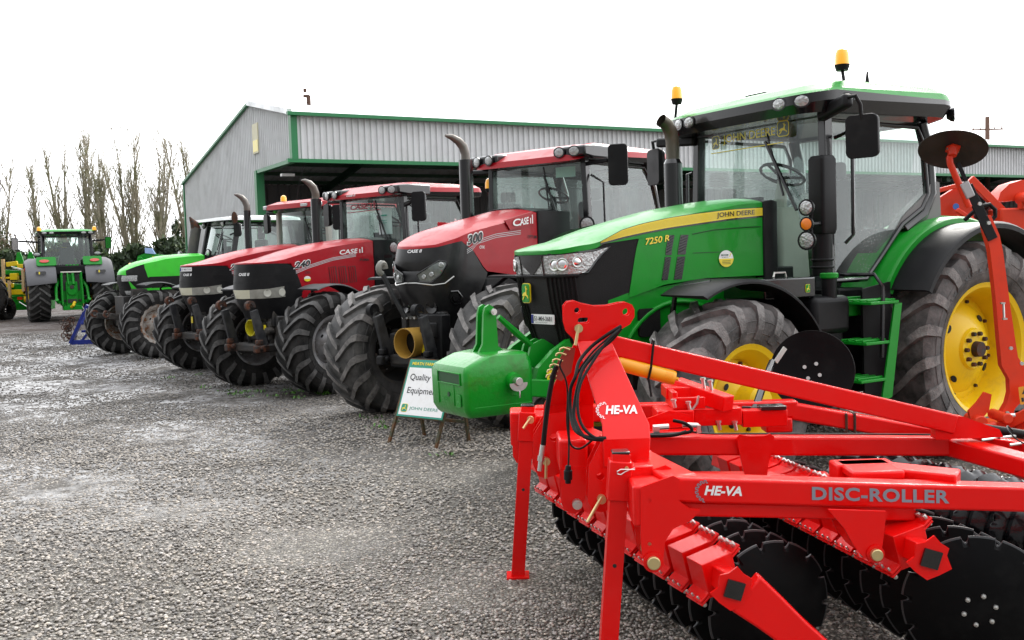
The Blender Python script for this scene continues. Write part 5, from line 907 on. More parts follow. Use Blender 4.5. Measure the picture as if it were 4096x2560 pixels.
def build_optum():
    T = dict(label='large red tractor with 300 on its hood, dark wraparound nose and mustard shaft guard', loc=(1.22, 14.0, 0), al=50, group='tractors parked in the row', wbase=3.1, Rr=1.0, Rf=.80, Wr=.7, Wf=.6, tr=1.0, tf=1.02, rr=.56, rf=.40, rim=[mat('rim_dark', (.05, .05, .05), .5, dirt=(.16, .13, .1)), STEEL, BLK], foff=.16, steer=-2, spin=5,
             tyr=(RUB, LUGD), tyf=(mat('greyish_tyre', (.03, .03, .03), .6, bump=.4, bs=45, dirt=(.12, .115, .11), ds=5, dlo=.38, dhi=.7), LUGD), zb=1.75, zt=3.02, A=(1.42, 1.44), wb=.80, wt=.76, gd=GLASSW, wip=.3, door=[(1.40, 1.70), (1.41, 3.0), (.1, 3.0), (-.12, 2.75), (-.25, 2.35), (.35, 2.15), (.9, 1.70)], C=[(.0, 3.04), (-.15, 2.75), (-.25, 2.4), (.0, 2.2)])
    rt = tractor(T)
    H = Hood([(.95, 3.38), (1.2, 3.50), (1.5, 3.62), (1.75, 3.66), (2.0, 3.60), (2.3, 3.45)], .48, .47, .50, 1.62, .72, .72, ((.9, .72), (1.3, .92), (1.6, 1), (3, 1)))
    H.rm = [(1.60, 1.93), (1.66, 1.96), (2.2, 2.3), (2.62, 2.88), (3.08, 3.28), (3.3, 3.4), (3.66, 3.66), (4, 4)]; H.sr = 1.95
    e = [(3.60, 2.00), (3.48, 2.02), (3.2, 2.08), (2.8, 2.17), (2.3, 2.28), (1.9, 2.35), (1.66, 2.38)]
    hb = MB(); H.top(hb, e, [(1.62, .06), (2.6, .08), (3.2, .06), (3.6, .01)])
    H.patch(hb, e, [(3.60, 1.975), (3.48, 1.99), (3.2, 2.04), (3.05, 2.05), (2.3, 2.05), (1.64, 2.05)], full=True, nq=60, nv=4)
    H.patch(hb, [(3.08, 2.052), (2.3, 2.052), (1.64, 2.052)], [(2.62, 1.70), (2.1, 1.62), (1.60, 1.60)], nv=6)
    for s in (-1, 1): hb.add([H.P(s * H.q(1.63, z), z) for z in (2.38, 1.60)] + [(1.945, 0, 1.6), (1.945, 0, 2.44)], [(0, 1, 2, 3)])
    part('hood', hb, RED, rt, ang=28)
    gb = MB(); H.patch(gb, [(3.60, 1.975), (3.48, 1.99), (3.2, 2.04), (3.08, 2.05)], [(3.2, .98), (3.1, .98), (3.0, 1.0), (2.62, 1.68)], full=True, nq=60, nv=16, off=.002)
    gb.V = [((x - .05 * math.exp(-((z - 1.74) / .05) ** 2) if x > 3.3 and abs(y) < .3 else x), y, z) for x, y, z in gb.V]; gr = part('nose_cover', gb, [mat('smoky_black', (.011, .011, .012), .32, coat=.12, spec=.3, var=.3, vs=3, dirt=(.03, .03, .029), ds=3, dlo=.45, dhi=.8)], rt, ang=40)
    ch = MB(); ch.tube([H.P(q, z, .012) for q, z in ((-.37, 1.66), (-.28, 1.585), (-.17, 1.57), (-.03, 1.595), (.03, 1.595), (.17, 1.57), (.28, 1.585), (.37, 1.66))], .009, 6); part('chrome_strip', ch, STEEL, gr)
    for s in (-1, 1):
        hl = MB(); g0 = [(s * .04, 1.69), (s * .12, 1.75), (s * .24, 1.84), (s * .30, 1.825)]; g1 = [(s * .055, 1.61), (s * .15, 1.60), (s * .25, 1.68), (s * .31, 1.79)]
        A_, B_ = resamp(g0, 12), resamp(g1, 12); hl.grid([[H.P(a[0] * (1 - f) + b[0] * f, a[1] * (1 - f) + b[1] * f, .010) for a, b in zip(A_, B_)] for f in (0, .33, .66, 1)]); hd = part('headlight', hl, mat('smoked_lens', (.16, .18, .17), .12, coat=.8, metal=.5, var=.5, vs=30), gr)
        bz = MB(); bz.tube([H.P(q, z, .012) for q, z in g0 + g1[::-1] + [g0[0]]], .010, 5); part('headlight_bezel', bz, GBLK, hd)
        rg = MB()
        for q, z, r in ((.10, 1.665, .028), (.17, 1.69, .028), (.26, 1.79, .03)): c0 = H.P(s * q, z, .016); d = (H.P(s * q, z, .03) - c0).normalized(); rg.lathe([(0, r), (.006, r * .8), (.008, .001)], c0, d, 14)
        part('led_cluster', rg, LENSC, hd)
        fl = MB(); c0 = H.P(s * .11, 1.32, .01); d = (H.P(s * .11, 1.32, .03) - c0).normalized(); fl.lathe([(-.02, .075), (.01, .07), (.0, .05), (-.02, .001)], c0, d, 14); part('fog_lamp', fl, GBLK, gr)
        hx = MB(); hx.tube([H.P(s * (.36 + .06 * cos(a)), 1.42 + .085 * sin(a), .006) for a in [2 * pi * k / 6 for k in range(7)]], .012, 5); c0 = H.P(s * .36, 1.42, .0); d = (H.P(s * .36, 1.42, .02) - c0).normalized(); hx.cyl(c0, c0 + d * .02, .04, n=12); part('hex_recess', hx, GBLK, gr)
    b = MB(); H.ntext(b, 'CASE II', -.06, 1.935, .22, .036, 0, .03, .15, .012); part('badge_lettering', b, [WHT, RED], gr)
    d = MB(); decal_lines(H, d, [(3.0, 1.955), (2.8, 2.06), (2.5, 2.13), (2.15, 2.17)], 0, n=3, gap=.02, th=.007); part('side_decal', d, [mat('silver_decal', (.5, .5, .52), .35)], rt)
    pp = MB(); 
    for s in (1, -1):
        b = MB(); dx = -1 if s > 0 else 1
        def at(x, z, w_): return H.P(s * H.q(x if s > 0 else x - w_, z), z, .006)
        H.text(b, "300", 3.0, 1.99, .32, .13, s, 0, .07, .2, .004, .16); H.text(b, "300", 2.985, 2.0, .29, .11, s, 1, .03, .2, .009, .16)
        H.text(b, "CVX", 2.76, 1.96, .10, .035, s, 0, .02); H.text(b, "OPTUM", 1.96, 2.07, .27, .04, s, 1, .01)
        part('lettering', b, [WHT, DARKT], rt)
        o = at(2.40, 2.265, .5); pl = MB(); pl.prism([(0, .02), (.10, -.10), (.55, -.07), (.54, .09)], o, (dx, 0, .08 * s), (0, 0, 1), .018, 0); bd = part('badge_plate', pl, RED, rt, bevel=.006)
        b = MB(); H.logo(b, 2.30, 2.215, .48, .085, s, 0, 0, .09, .032); part('badge_lettering', b, [WHT, WHT], bd)
    cw = MB(); cw.loft([[(x, j * .515 * k, (2.46 if abs(j) < .7 else 2.41)) for j in (-1, -.8, -.4, 0, .4, .8, 1)] + [(x, .515 * k, 1.5), (x, -.515 * k, 1.5)] for x, k in ((1.96, 1.0), (1.88, 1.03), (1.3, 1.0))]); part('cowl', cw, BLK, rt, bevel=.01)
    roof_rings(rt, [(3.02, -.2, 1.5, .76, .1, 0, 0), (3.06, -.45, 1.66, .88, .15, 0, 0), (3.13, -.45, 1.72, .90, .18, 0, 1), (3.20, -.45, 1.70, .88, .2, 0, 1), (3.25, -.4, 1.45, .8, .2, 0, 1), (3.27, -.2, 1.2, .6, .2, 0, 1)], [GBLK, RED],
               xf=lambda v: (v[0], v[1], v[2] - (.11 * max(0, v[0] - 1.35) / .35 if v[2] > 3.07 else 0)))
    for s in (-1, 1):
        m = MB(); m.loft([[(x, s * y, z) for x, y, z in [(1.5 + a, .46, 3.04 - b), (1.5 + a, .95, 3.04 - b), (1.5 + a, .95, 3.21 + b), (1.5 + a, .46, 3.21 + b)]] for a, b in ((-.5, 0), (.0, .0), (.20, -.02))]); part('lamp_pod', m, GBLK, rt, bevel=.03, seg=3)
        for t, x, dy in ((.58, 1.72, .1), (.80, 1.71, .3)): lamp(rt, (x, s * t, 3.125), (1, s * dy, -.05), .072, 'roof_lamp', GBLK, LENSC, ry=.06)
    ex = MB(); ex.cyl((1.94, -.66, 1.9), (1.94, -.66, 3.12), .09, n=24); part('exhaust_stack', ex, GBLK, rt); ex = MB(); ex.tube([(1.94, -.66, 3.12), (1.94, -.66, 3.2), (1.97, -.67, 3.29), (2.04, -.69, 3.36), (2.14, -.72, 3.41), (2.22, -.74, 3.42)], [.06, .06, .06, .052, .038, .015], 14); part('exhaust_pipe', ex, MATS['worn_steel'], rt)
    mb = MB(); mb.beam((1.44, .76, 2.98), (1.50, 1.15, 3.0), .03, .05); part('mirror_bracket', mb, BLK, rt, bevel=.01); mirror(rt, [(1.48, 1.1, 3.0), (1.48, 1.25, 3.0)], (1.47, 1.28, 2.93), .24, .50, (.85, .4, 0), BLK)
    mb = MB(); mb.beam((1.44, -.76, 3.0), (1.40, -1.25, 3.03), .06, .07); part('mirror_bracket', mb, BLK, rt, bevel=.02); mirror(rt, [(1.40, -1.2, 3.03), (1.38, -1.3, 3.0)], (1.36, -1.32, 2.86), .24, .48, (.9, -.35, 0), BLK)
    beacon(rt, (1.40, -.86, 2.74), .14, .06, [(1.40, -.86, 2.74), (1.40, -.86, 2.3)])
    g = MB(); g.tube([(1.40, .82, 2.85), (1.30, .94, 2.75), (1.30, .95, 2.1)], .014, 8); g.tube([(1.38, -.82, 2.9), (1.25, -1.0, 2.75), (1.25, -1.02, 2.0)], .018, 8); part('grab_rail', g, GBLK, rt)
    lamp(rt, (1.50, .92, 2.22), (1, .15, 0), .095, 'front_lamp', BLK, LENSC); lamp(rt, (1.62, -.80, 2.24), (1, -.1, 0), .085, 'front_lamp', BLK, LENSC); m = MB(); m.box(1.35, 1.55, .7, .92, 2.08, 2.13); part('lamp_bracket', m, BLK, rt)
    st = MB(); st.prism([(0, 0), (.2, 0), (.1, .19)], (1.52, -.14, 2.34), (-.05, 1, 0), (0, 0, 1), .003); part('windscreen_triangle', st, PAPER, rt); st = MB(); st.prism([(0, 0), (.25, 0), (.25, .13), (0, .13)], (1.51, .36, 2.84), (-.3, 1, 0), (0, 0, 1), .003); part('notice', st, mat('mint_notice', (.45, .68, .6), .5), rt)
    m = MB(); m.box(1.2, 2.2, .4, .9, .6, 1.3); m.box(1.2, 2.1, -.9, -.4, .6, 1.3); m.box(1.6, 2.9, -.45, .45, 1.0, 1.65); part('fuel_tank', m, BLK, rt, bevel=.05)
    for s in (-1, 1):
        fender(rt, -.02, 1.0, 1.16, s * .5, s * .95, 28, 150, RED, .08, n=20); fender(rt, -.02, 1.0, 1.12, s * .93, s * 1.35, 30, 155, BLK, .05, 'fender_extension', n=20)
        fender(rt, 3.05, .78, .88, s * .74, s * 1.26, 82, 130, DGREY, .025, 'front_fender', n=14); m = MB(); m.tube([(2.9, s * .5, 1.1), (2.95, s * .6, 1.5), (3.0, s * .9, 1.65)], .02, 6); part('fender_stay', m, BLK, rt)
    linkage(rt, 3.82, .36, False, .72, 1.36); pto(rt, 3.38, .02, .93, .17, .42, PTO)
    m = MB(); m.box(3.0, 3.62, -.42, .42, .62, 1.02); m.box(3.5, 3.66, .12, .46, .62, 1.25); m.box(3.6, 3.68, .2, .4, .98, 1.16); part('front_hitch_block', m, BLK, rt, bevel=.02)
    for z in (1.10, .82): m = MB(); m.box(3.665, 3.672, .16, .20, z, z + .09); part('warning_sticker', m, YDEC, rt)
    m = MB(); m.tube([(3.62, -.14, 1.20), (3.72, -.22, 1.46), (3.80, -.29, 1.70)], [.03, .026, .03], 10); part('top_link', m, DGREY, rt); m = MB(); m.tube([(3.80 + .05 * cos(a), -.30, 1.77 + .06 * sin(a)) for a in [R(k) for k in range(-90, 200, 25)]], .036, 8); part('top_link_hook', m, mat('worn_grey', (.2, .2, .18), .5, dirt=(.3, .28, .24)), rt)
build_optum()

def build_lime():
    T = dict(label='lime green and black tractor with white cab roof and wide slanted exhaust', loc=(-5.7, 23.36, .04), al=43, group='tractors parked in the row', wbase=3.15, Rr=.92, Rf=.70, Wr=.62, Wf=.5, tr=.95, tf=.95, rr=.53, rf=.38, rim=[RIMR, STEEL, BLK], foff=.16, spin=9,
             zb=1.55, zt=2.74, A=(1.55, 1.25), wb=.74, wt=.70, pillar=DGREY, wip=.2, door=[(1.5, 1.5), (1.22, 2.7), (.0, 2.7), (-.1, 2.1), (.4, 1.95), (.9, 1.5)], C=[(-.05, 2.74), (-.12, 2.4), (-.12, 2.1), (.1, 1.9)], **CY)
    rt = tractor(T)
    H = Hood([(1.0, 3.26), (1.3, 3.42), (1.6, 3.5), (1.75, 3.46), (2.0, 3.3)], .42, .36, .44, 1.75, .8, .8, ((.9, .86), (1.3, 1), (3, 1)))
    H.rm = [(1.75, 1.75), (2.0, 2.1), (2.6, 2.85), (3.1, 3.28), (3.5, 3.52), (4, 4)]
    e = [(3.46, 1.745), (3.4, 1.76), (3.2, 1.82), (2.8, 1.93), (2.4, 2.01), (2.0, 2.05), (1.75, 2.06)]
    hb = MB(); H.top(hb, e, [(1.75, .06), (2.6, .07), (3.2, .05), (3.46, .01)])
    H.patch(hb, e, [(3.46, 1.70), (3.4, 1.70), (3.25, 1.68), (3.1, 1.63), (2.9, 1.63), (2.5, 1.63), (1.75, 1.63)], full=True, nq=60, nv=4)
    H.patch(hb, [(3.27, 1.70), (3.12, 1.66)], [(3.05, 1.19), (2.72, 1.22)], nv=6, nq=8); H.patch(hb, [(2.95, 1.40), (2.5, 1.42), (1.75, 1.44)], [(2.78, 1.20), (2.5, 1.36), (1.75, 1.38)], nv=2)
    H.patch(hb, [(2.55, 1.632), (1.75, 1.632)], [(2.55, 1.615), (1.75, 1.615)], nv=1)
    for s in (-1, 1): hb.add([H.P(s * H.q(1.75, z), z) for z in (2.06, 1.40)] + [(1.75, 0, 1.4), (1.75, 0, 2.12)], [(0, 1, 2, 3)])
    part('hood', hb, LIME, rt, ang=28)
    gb = MB(); H.patch(gb, [(3.30, 1.785), (3.05, 1.865), (2.86, 1.91)], [(3.06, 1.40), (2.85, 1.40), (2.62, 1.42)], nv=6, off=.004); H.patch(gb, [(2.75, 1.64), (1.75, 1.64)], [(2.70, 1.40), (1.75, 1.42)], off=.003, nv=3)
    H.patch(gb, [(3.47, 1.705), (3.4, 1.70), (3.27, 1.69)], [(3.2, 1.05), (3.15, 1.05), (3.06, 1.18)], full=True, nq=40, nv=8, off=-.003); gr = part('side_grille', gb, MESHM, rt, ang=50)
    for s in (-1, 1):
        for za, zb_ in ((1.68, 1.56), (1.36, 1.27)):
            hl = MB(); A_ = resamp([(s * .1, za), (s * .40, za)], 8); B_ = resamp([(s * .1, zb_), (s * .40, zb_)], 8); hl.grid([[H.P(a[0] * (1 - f) + b[0] * f, a[1] * (1 - f) + b[1] * f, .008) for a, b in zip(A_, B_)] for f in (0, .5, 1)]); part('headlight', hl, LENSC, gr)
    roof_rings(rt, [(2.74, -.15, 1.3, .70, .1, 0, 0), (2.78, -.35, 1.50, .80, .15, 0, 0), (2.82, -.35, 1.62, .84, .2, 0, 1), (2.88, -.35, 1.60, .83, .25, 0, 1), (2.93, -.2, 1.2, .7, .3, 0, 1), (2.94, 0, .9, .4, .2, 0, 1)], [GBLK, mat('white_roof', (.74, .76, .76), .3, coat=.4)])
    for s in (-1, 1): lamp(rt, (1.50, s * .45, 2.75), (1, 0, -.1), .07, 'roof_lamp', GBLK, LENSC)
    ex = MB(); ex.tube([(1.62, -.55, 1.85), (1.44, -.55, 2.70)], .115, 20); part('exhaust_stack', ex, mat('grey_exhaust', (.07, .065, .065), .5, dirt=(.12, .1, .09)), rt); ex = MB(); ex.tube([(1.45, -.55, 2.68), (1.48, -.55, 2.80), (1.58, -.55, 2.95)], [.112, .09, .015], 16); part('exhaust_tip', ex, RUST, rt)
    m = MB(); m.tube([(1.45, .70, 2.5), (1.42, .92, 2.55)], .02, 6); part('mirror_bracket', m, BLK, rt); mirror(rt, [(1.42, .9, 2.72), (1.42, .92, 2.45)], (1.40, .95, 2.60), .18, .30, (.9, .3, 0), BLK); lamp(rt, (1.45, .93, 2.86), (1, .35, 0), .075, 'round_mirror', RUST, RUST, ry=.12)
    lamp(rt, (1.75, .62, 2.12), (1, 0, 0), .075, 'front_lamp', BLK, LENSC); lamp(rt, (1.75, -.80, 2.12), (1, 0, 0), .075, 'front_lamp', BLK, LENSC); m = MB(); m.tube([(1.6, .5, 2.05), (1.6, .85, 2.05)], .02, 6); m.tube([(1.6, -.5, 2.05), (1.6, -.85, 2.05)], .02, 6); m.box(1.5, 1.75, -.45, .45, 1.3, 2.08); part('lamp_bracket', m, BLK, rt)
    for s in (-1, 1):
        fender(rt, -.02, .92, 1.08, s * .5, s * .9, 28, 150, LIME, .08, n=20); fender(rt, 2.88, .70, .84, s * .72, s * 1.18, 70, 130, DGREY, .02, 'front_fender', n=14).location.x = .25
        m = MB(); m.tube([(2.8, s * .5, 1.1), (2.85, s * .6, 1.4), (2.9, s * .9, 1.46)], .02, 6); part('fender_stay', m, BLK, rt)
        m = MB(); m.beam((3.3, s * .34, .78), (3.85, s * .34, .86), .05, .12); m.prism([(.08 * cos(R(a)), .08 * sin(R(a))) for a in range(0, 360, 24)], (3.88, s * .34 - .03, .90), (1, 0, 0), (0, 0, 1), .06, 1, holes=[circ(0, .0, .045, 12)]); part('lift_arm', m, [ENG, RUST], rt, bevel=.008)
    m = MB(); m.box(2.9, 3.35, -.36, .36, .62, 1.05); m.box(3.2, 3.4, -.4, .4, .7, .82); part('linkage_frame', m, ENG, rt, bevel=.02)
build_lime()

def build_rear_green():
    T = dict(label='green tractor seen from behind with grey mudguards and twin orange beacons', loc=(-15.2, 34.3, .20), al=-61, wbase=2.8, Rr=.98, Rf=.72, Wr=.66, Wf=.5, tr=.98, tf=.92, rr=.52, rf=.38, rim=[RIMY, RUST, BLK], spin=3,
             zb=1.62, zt=2.86, A=(1.5, 1.45), wb=.80, wt=.76, wip=.3, door=[(1.44, 1.57), (1.43, 2.8), (.3, 2.8), (.18, 2.3), (.54, 2.03), (1.03, 1.57)], C=[(-.1, 2.86), (-.2, 2.5), (-.25, 2.1), (-.25, 1.85)], **CY)
    rt = tractor(T)
    m = MB(); m.loft([[(x, j * w_, z) for j, z in ((-1, 1.3), (-1, zt), (-.5, zt + .08), (.5, zt + .08), (1, zt), (1, 1.3))] for x, w_, zt in ((1.8, .45, 2.1), (2.8, .43, 2.0), (3.6, .36, 1.85))]); part('hood', m, GREEN, rt, bevel=.03)
    roof_rings(rt, [(2.86, -.3, 1.5, .74, .1, 0, 0), (2.90, -.55, 1.7, .88, .2, 0, 0), (3.0, -.58, 1.72, .90, .22, 0, 1), (3.05, -.5, 1.6, .85, .3, 0, 1), (3.09, -.2, 1.3, .6, .2, 0, 1)], [GBLK, GREEN])
    for t in (-.72, -.5, .5, .72): lamp(rt, (-.58, t, 2.95), (-1, 0, 0), .085, 'roof_lamp', GBLK, LENSC, ry=.04)
    beacon(rt, (-.4, .86, 2.98), .14, .07); beacon(rt, (-.4, -.86, 2.98), .14, .07)
    for s in (-1, 1):
        f = MB(); rings = []
        for k in range(11):
            a = R(60 + 100 * k / 10); rr_ = 1.15; rings.append([(rr_ * cos(a) * .98, s * y, .98 + rr_ * sin(a) * (1 - .0) - dz) for y, dz in ((.45, 0), (.62, 0), (1.22, .02), (1.36, .10), (1.36, .18), (.45, .1))])
        f.loft(rings); part('rear_fender', f, MGREY, rt, bevel=.01)
        g = MB(); g.prism(rrect(-.30, .30, -.17, .17, .05), (-.66, s * .72, 1.98), (0, 1, 0), (.55, 0, .83), -.05); part('fender_panel', g, GREEN, rt, bevel=.02); m = MB(); m.prism(circ(0, 0, .15, 18, .06), (-.71, s * .78, 2.0), (0, 1, 0), (.55, 0, .83), -.03); part('tail_lamp', m, LENSR, rt)
        m = MB(); m.prism(rrect(-.16, .16, -.05, .05, .04), (-1.01, s * .92, 1.62), (0, 1, 0), (.2, 0, 1), -.02); m.prism(rrect(.03, .07, -.04, .04, .01), (-1.035, s * .92, 1.62), (0, 1, 0), (.2, 0, 1), -.01, 1); part('side_marker', m, [GBLK, YDEC], rt)
        m = MB(); m.tube([(-.3, s * .30, 1.55), (-.85, s * .48, 1.1), (-1.05, s * .50, .70)], [.05, .05, .04], 8); m.tube([(-.35, s * .30, .62), (-1.1, s * .45, .62), (-1.2, s * .50, .72)], [.055, .05, .06], 8); m.tube([(-1.0, s * .30, 1.62), (-1.05, s * .32, .55)], [.03, .035], 8); part('lower_link', m, GREEN, rt)
        mb = MB(); mb.beam((1.5, s * .76, 2.7), (1.5, s * 1.4, 2.75), .05, .06); part('mirror_bracket', mb, BLK, rt); mirror(rt, [(1.5, s * 1.4, 2.75), (1.5, s * 1.5, 2.75)], (1.5, s * 1.52, 2.65), .22, .44, (1, 0, .16), BLK)
        lamp(rt, (-.15, s * .95, 2.25), (-1, 0, 0), .12, 'work_lamp', BLK, LENSC, ry=.06)
    m = MB(); m.box(-.75, -.3, -.33, .33, .5, 1.7); m.box(-.9, -.7, -.18, .18, .45, 1.3); m.box(-1.0, -.6, -.3, .3, .35, .5); m.cyl((-.95, 0, 1.0), (-.75, 0, 1.0), .16, n=14)
    for k in range(4): m.cyl((-.62, -.24 + .11 * k, 1.75), (-.62, -.24 + .11 * k, 1.88), .045, n=8)
    m.tube([(-.75, -.06, 1.6), (-.95, -.06, 1.2)], .05, 8); m.tube([(-.75, .1, 1.6), (-.95, .1, 1.2)], .03, 8); part('rear_housing', m, GREEN, rt, bevel=.02); m = MB(); m.box(-.77, -.74, -.27, -.12, 1.0, 1.55); m.box(-.77, -.74, .14, .27, 1.0, 1.55); m.box(-.92, -.89, -.15, .15, .58, .72); m.box(-.77, -.74, -.3, .3, .62, .70); m.cyl((-.94, 0, 1.12), (-.97, 0, 1.12), .07, n=12); part('valve_block', m, ENG, rt, bevel=.01)
    m = MB(); m.box(-.78, -.2, -.5, .5, 1.55, 1.84); m.box(-.3, -.2, -.78, .78, 1.5, 1.85); part('cab_base', m, BLK, rt, bevel=.03)
    m = MB(); m.tube([(-1.02, -.06, .62), (-1.08, 0, .5), (-1.0, .05, .45)], .05, 8); m.box(-.76, -.74, -.25, -.15, 1.62, 1.68); part('hitch_hook', m, YEL, rt)
    m = MB(); m.tube([(-.9, -.32, 1.62), (-.9, .32, 1.62)], .025, 8); m.tube([(-1.0, -.3, 1.6), (-1.03, -.3, 1.0)], .02, 6); m.tube([(-1.0, .3, 1.6), (-1.03, .3, 1.0)], .02, 6); m.box(-.93, -.905, -.12, .02, .93, .99); part('steel_linkage', m, mat('pale_steel', (.6, .58, .52), .4), rt)
    ex = MB(); ex.cyl((1.7, -.62, 1.8), (1.7, -.62, 2.85), .09, n=16); ex.tube([(1.7, -.62, 2.85), (1.7, -.62, 3.0), (1.76, -.62, 3.08)], .07, 10); part('exhaust_stack', ex, DGREY, rt)
    m = MB(); m.box(.62, .64, -.05, .10, 2.3, 2.5); part('yellow_label', m, YDEC, rt)
build_rear_green()


CABN = ('cab_frame', 'windscreen', 'door_glass', 'rear_window', 'cab_floor', 'steering', 'seat', 'monitor', 'wiper', 'roof', 'lamp_pod', 'mirror', 'notice', 'aerial', 'beacon', 'corner_lamp', 'grab_rail', 'round_mirror')
for rt_ in [o for o in COL.objects if o.name.startswith('tractor')]:
    dx_ = -.22 if 'middle red' in rt_['label'] or '210' in rt_['label'] or 'white number plate' in rt_['label'] else (-.14 if '300' in rt_['label'] else (-.2 if 'lime' in rt_['label'][:4] else 0))
    if dx_:
        for c_ in rt_.children:
            if c_.name.startswith(CABN): c_.location.x += dx_

# ================================================================ RED DISC ROLLER IN FRONT
def build_disc_roller():
    O = Vector((.4, 4.95, 0)); rt = thing('disc_roller', 'bright red disc roller with black notched discs across the foreground', 'farm implement', O)
    def P(name, mb, mats, parent=rt, bevel=0, **k):
        if parent is rt: mb.V = [(x - O.x, y - O.y, z) for x, y, z in mb.V]
        else: mb.V = [(x - O.x, y - O.y, z) for x, y, z in mb.V]
        return part(name, mb, mats, parent, bevel, **k)
    sl = -.058
    # near, centre and far beams
    m = MB(); m.beam((.63, 4.085, .877), (3.1, 4.085, .727), .11, .104); nb_ = P('side_beam', m, HRED, bevel=.012, seg=3)
    t = MB(); ux = Vector((1, 0, sl)); uz = Vector((0, 0, 1)); f = 4.0285
    text(t, "DISC-ROLLER", (1.207, f, .818), ux, uz, .565, .056, 0, bold=.032, space=1.08); P('product_lettering', t, mat('grey_lettering', (.22, .24, .29), .5), nb_); t = MB(); gear_arc(t, (.775, f, .868), ux, uz, .046, 0); text(t, "HE-VA", (.765, f, .853), ux, uz, .155, .040, 1, bold=.035, shear=.25, off=.003); P('lettering', t, [mat('grey_lettering', (.22, .24, .29), .5), WHT], nb_)
    m = MB(); m.beam((.56, 5.055, .876), (2.30, 5.055, .815), .11, .096); P('centre_beam', m, HRED, bevel=.012, seg=3)
    m = MB(); m.beam((2.24, 5.055, .815), (2.62, 4.13, .76), .12, .095); m.beam((2.24, 5.055, .815), (2.66, 5.9, .74), .12, .095); P('rear_brace', m, HRED, bevel=.012)
    m = MB(); m.beam((.12, 5.97, .90), (1.70, 5.97, .888), .11, .10); m.beam((1.66, 5.97, .875), (2.5, 5.95, .70), .11, .10); m.box(1.50, 1.66, 5.9, 6.04, .75, .84); P('side_beam', m, HRED, bevel=.012)
    m = MB()
    for x in (1.98, 2.03): m.tube([(x, 5.90, .85), (x, 5.90, .74), (x, 6.03, .74), (x, 6.03, .85), (x, 5.90, .85)], .008, 6)
    P('u_bolt', m, RUST)
    m = MB(); m.beam((.25, 5.05, .70), (1.6, 5.05, .66), .1, .07); m.beam((.62, 4.10, .79), (1.65, 4.10, .735), .07, .06); P('lower_rail', m, HRED, bevel=.008)
    # front cross beam
    m = MB(); m.beam((.68, 4.08, .872), (.56, 4.62, .870), .15, .11); m.beam((.56, 4.58, .868), (.30, 5.35, .87), .17, .12); m.beam((.32, 5.3, .87), (.12, 5.97, .88), .15, .11); P('front_cross_beam', m, HRED, bevel=.012, seg=3)
    # plate saddles over the centre beam
    for x, y in ((1.21, 4.985), (1.86, 4.02)):
        if x < 1.5: m = MB(); m.prism([(-.09, .0), (-.095, .04), (-.08, .058), (-.04, .048), (.04, .046), (.075, .056), (.095, .04), (.09, 0), (.062, -.10), (.055, -.16), (-.055, -.16), (-.07, -.10)], (x, y, .865), (1, 0, 0), (0, 0, 1), .012); P('gang_bracket', m, HRED, bevel=.004)
    m = MB(); m.beam((1.52, 4.35, .87), (1.86, 4.14, .86), .14, .06); m.box(1.40, 1.66, 4.30, 4.42, .80, .90); m.box(1.42, 1.64, 4.15, 4.4, .86, .90); P('cross_bracket', m, HRED, bevel=.01)
    # head plates
    hp = [(.25, 1.53), (.25, 1.605), (.268, 1.626), (.302, 1.631), (.345, 1.615), (.40, 1.602), (.46, 1.602), (.52, 1.614), (.555, 1.616), (.582, 1.604), (.593, 1.58), (.592, 1.545), (.57, 1.51), (.53, 1.488), (.50, 1.45), (.48, 1.40), (.31, 1.40), (.297, 1.444), (.262, 1.48)]
    hs = [circ(.317, 1.583, .0155, 16)[::-1], circ(.553, 1.569, .0185, 16)[::-1], rrect(.317, .375, 1.520, 1.549, .0145)[::-1]]
    for y in (4.80, 4.90): m = MB(); m.prism(hp, (0, y, 0), (1, 0, 0), (0, 0, 1), -.013, holes=hs); P('head_plate', m, HRED, bevel=.003)
    # leaning tower plates: near one carries the maker's name
    def strip(pl, th, yo=0):
        m = MB(); L = [Vector((a, y + yo, z)) for a, y, z in pl[0]]; Rr_ = [Vector((a, y + yo, z)) for a, y, z in pl[1]]; rings = []
        for i in range(len(L)):
            d = (L[min(i + 1, len(L) - 1)] - L[max(i - 1, 0)]); n = d.cross(Rr_[i] - L[i]).normalized() * th; rings.append([L[i], Rr_[i], Rr_[i] + n, L[i] + n])
        m.loft(rings); return m
    m = strip(([(.31, 4.79, 1.43), (.392, 4.47, 1.075), (.388, 4.425, 1.02), (.39, 4.42, .90)], [(.472, 4.79, 1.43), (.605, 4.47, 1.072), (.603, 4.425, 1.02), (.592, 4.42, .90)]), .014); tw = P('tower_plate', m, HRED, bevel=.004)
    t = MB(); a = Vector((.392, 4.47, 1.075)); b = Vector((.605, 4.47, 1.072)); up = (Vector((.31, 4.79, 1.43)) - a); up = Vector((0, up.y, up.z)).normalized(); ux = (b - a).normalized(); nn = ux.cross(up)
    o = a + up * .05 + ux * .02 + nn * .0165; text(t, "HE-VA", o, ux, up, .145, .048, 1, bold=.035, shear=.2, off=.003); gear_arc(t, o + ux * .003 + up * .022, ux, up, .045, 1, th=.003); P('lettering', t, [WHT, WHT], tw)
    m = strip(([(.305, 4.93, 1.42), (.155, 5.27, 1.065), (.15, 5.29, 1.0)], [(.44, 4.93, 1.42), (.42, 5.27, 1.06), (.42, 5.29, .9)]), .012); P('tower_plate', m, HRED, bevel=.004)
    # link brackets, each a pair of plates
    lb = [(.385, 1.02), (.325, .905), (.315, .745), (.335, .705), (.375, .692), (.41, .705), (.44, .78), (.59, .86), (.592, .95), (.56, 1.02)]
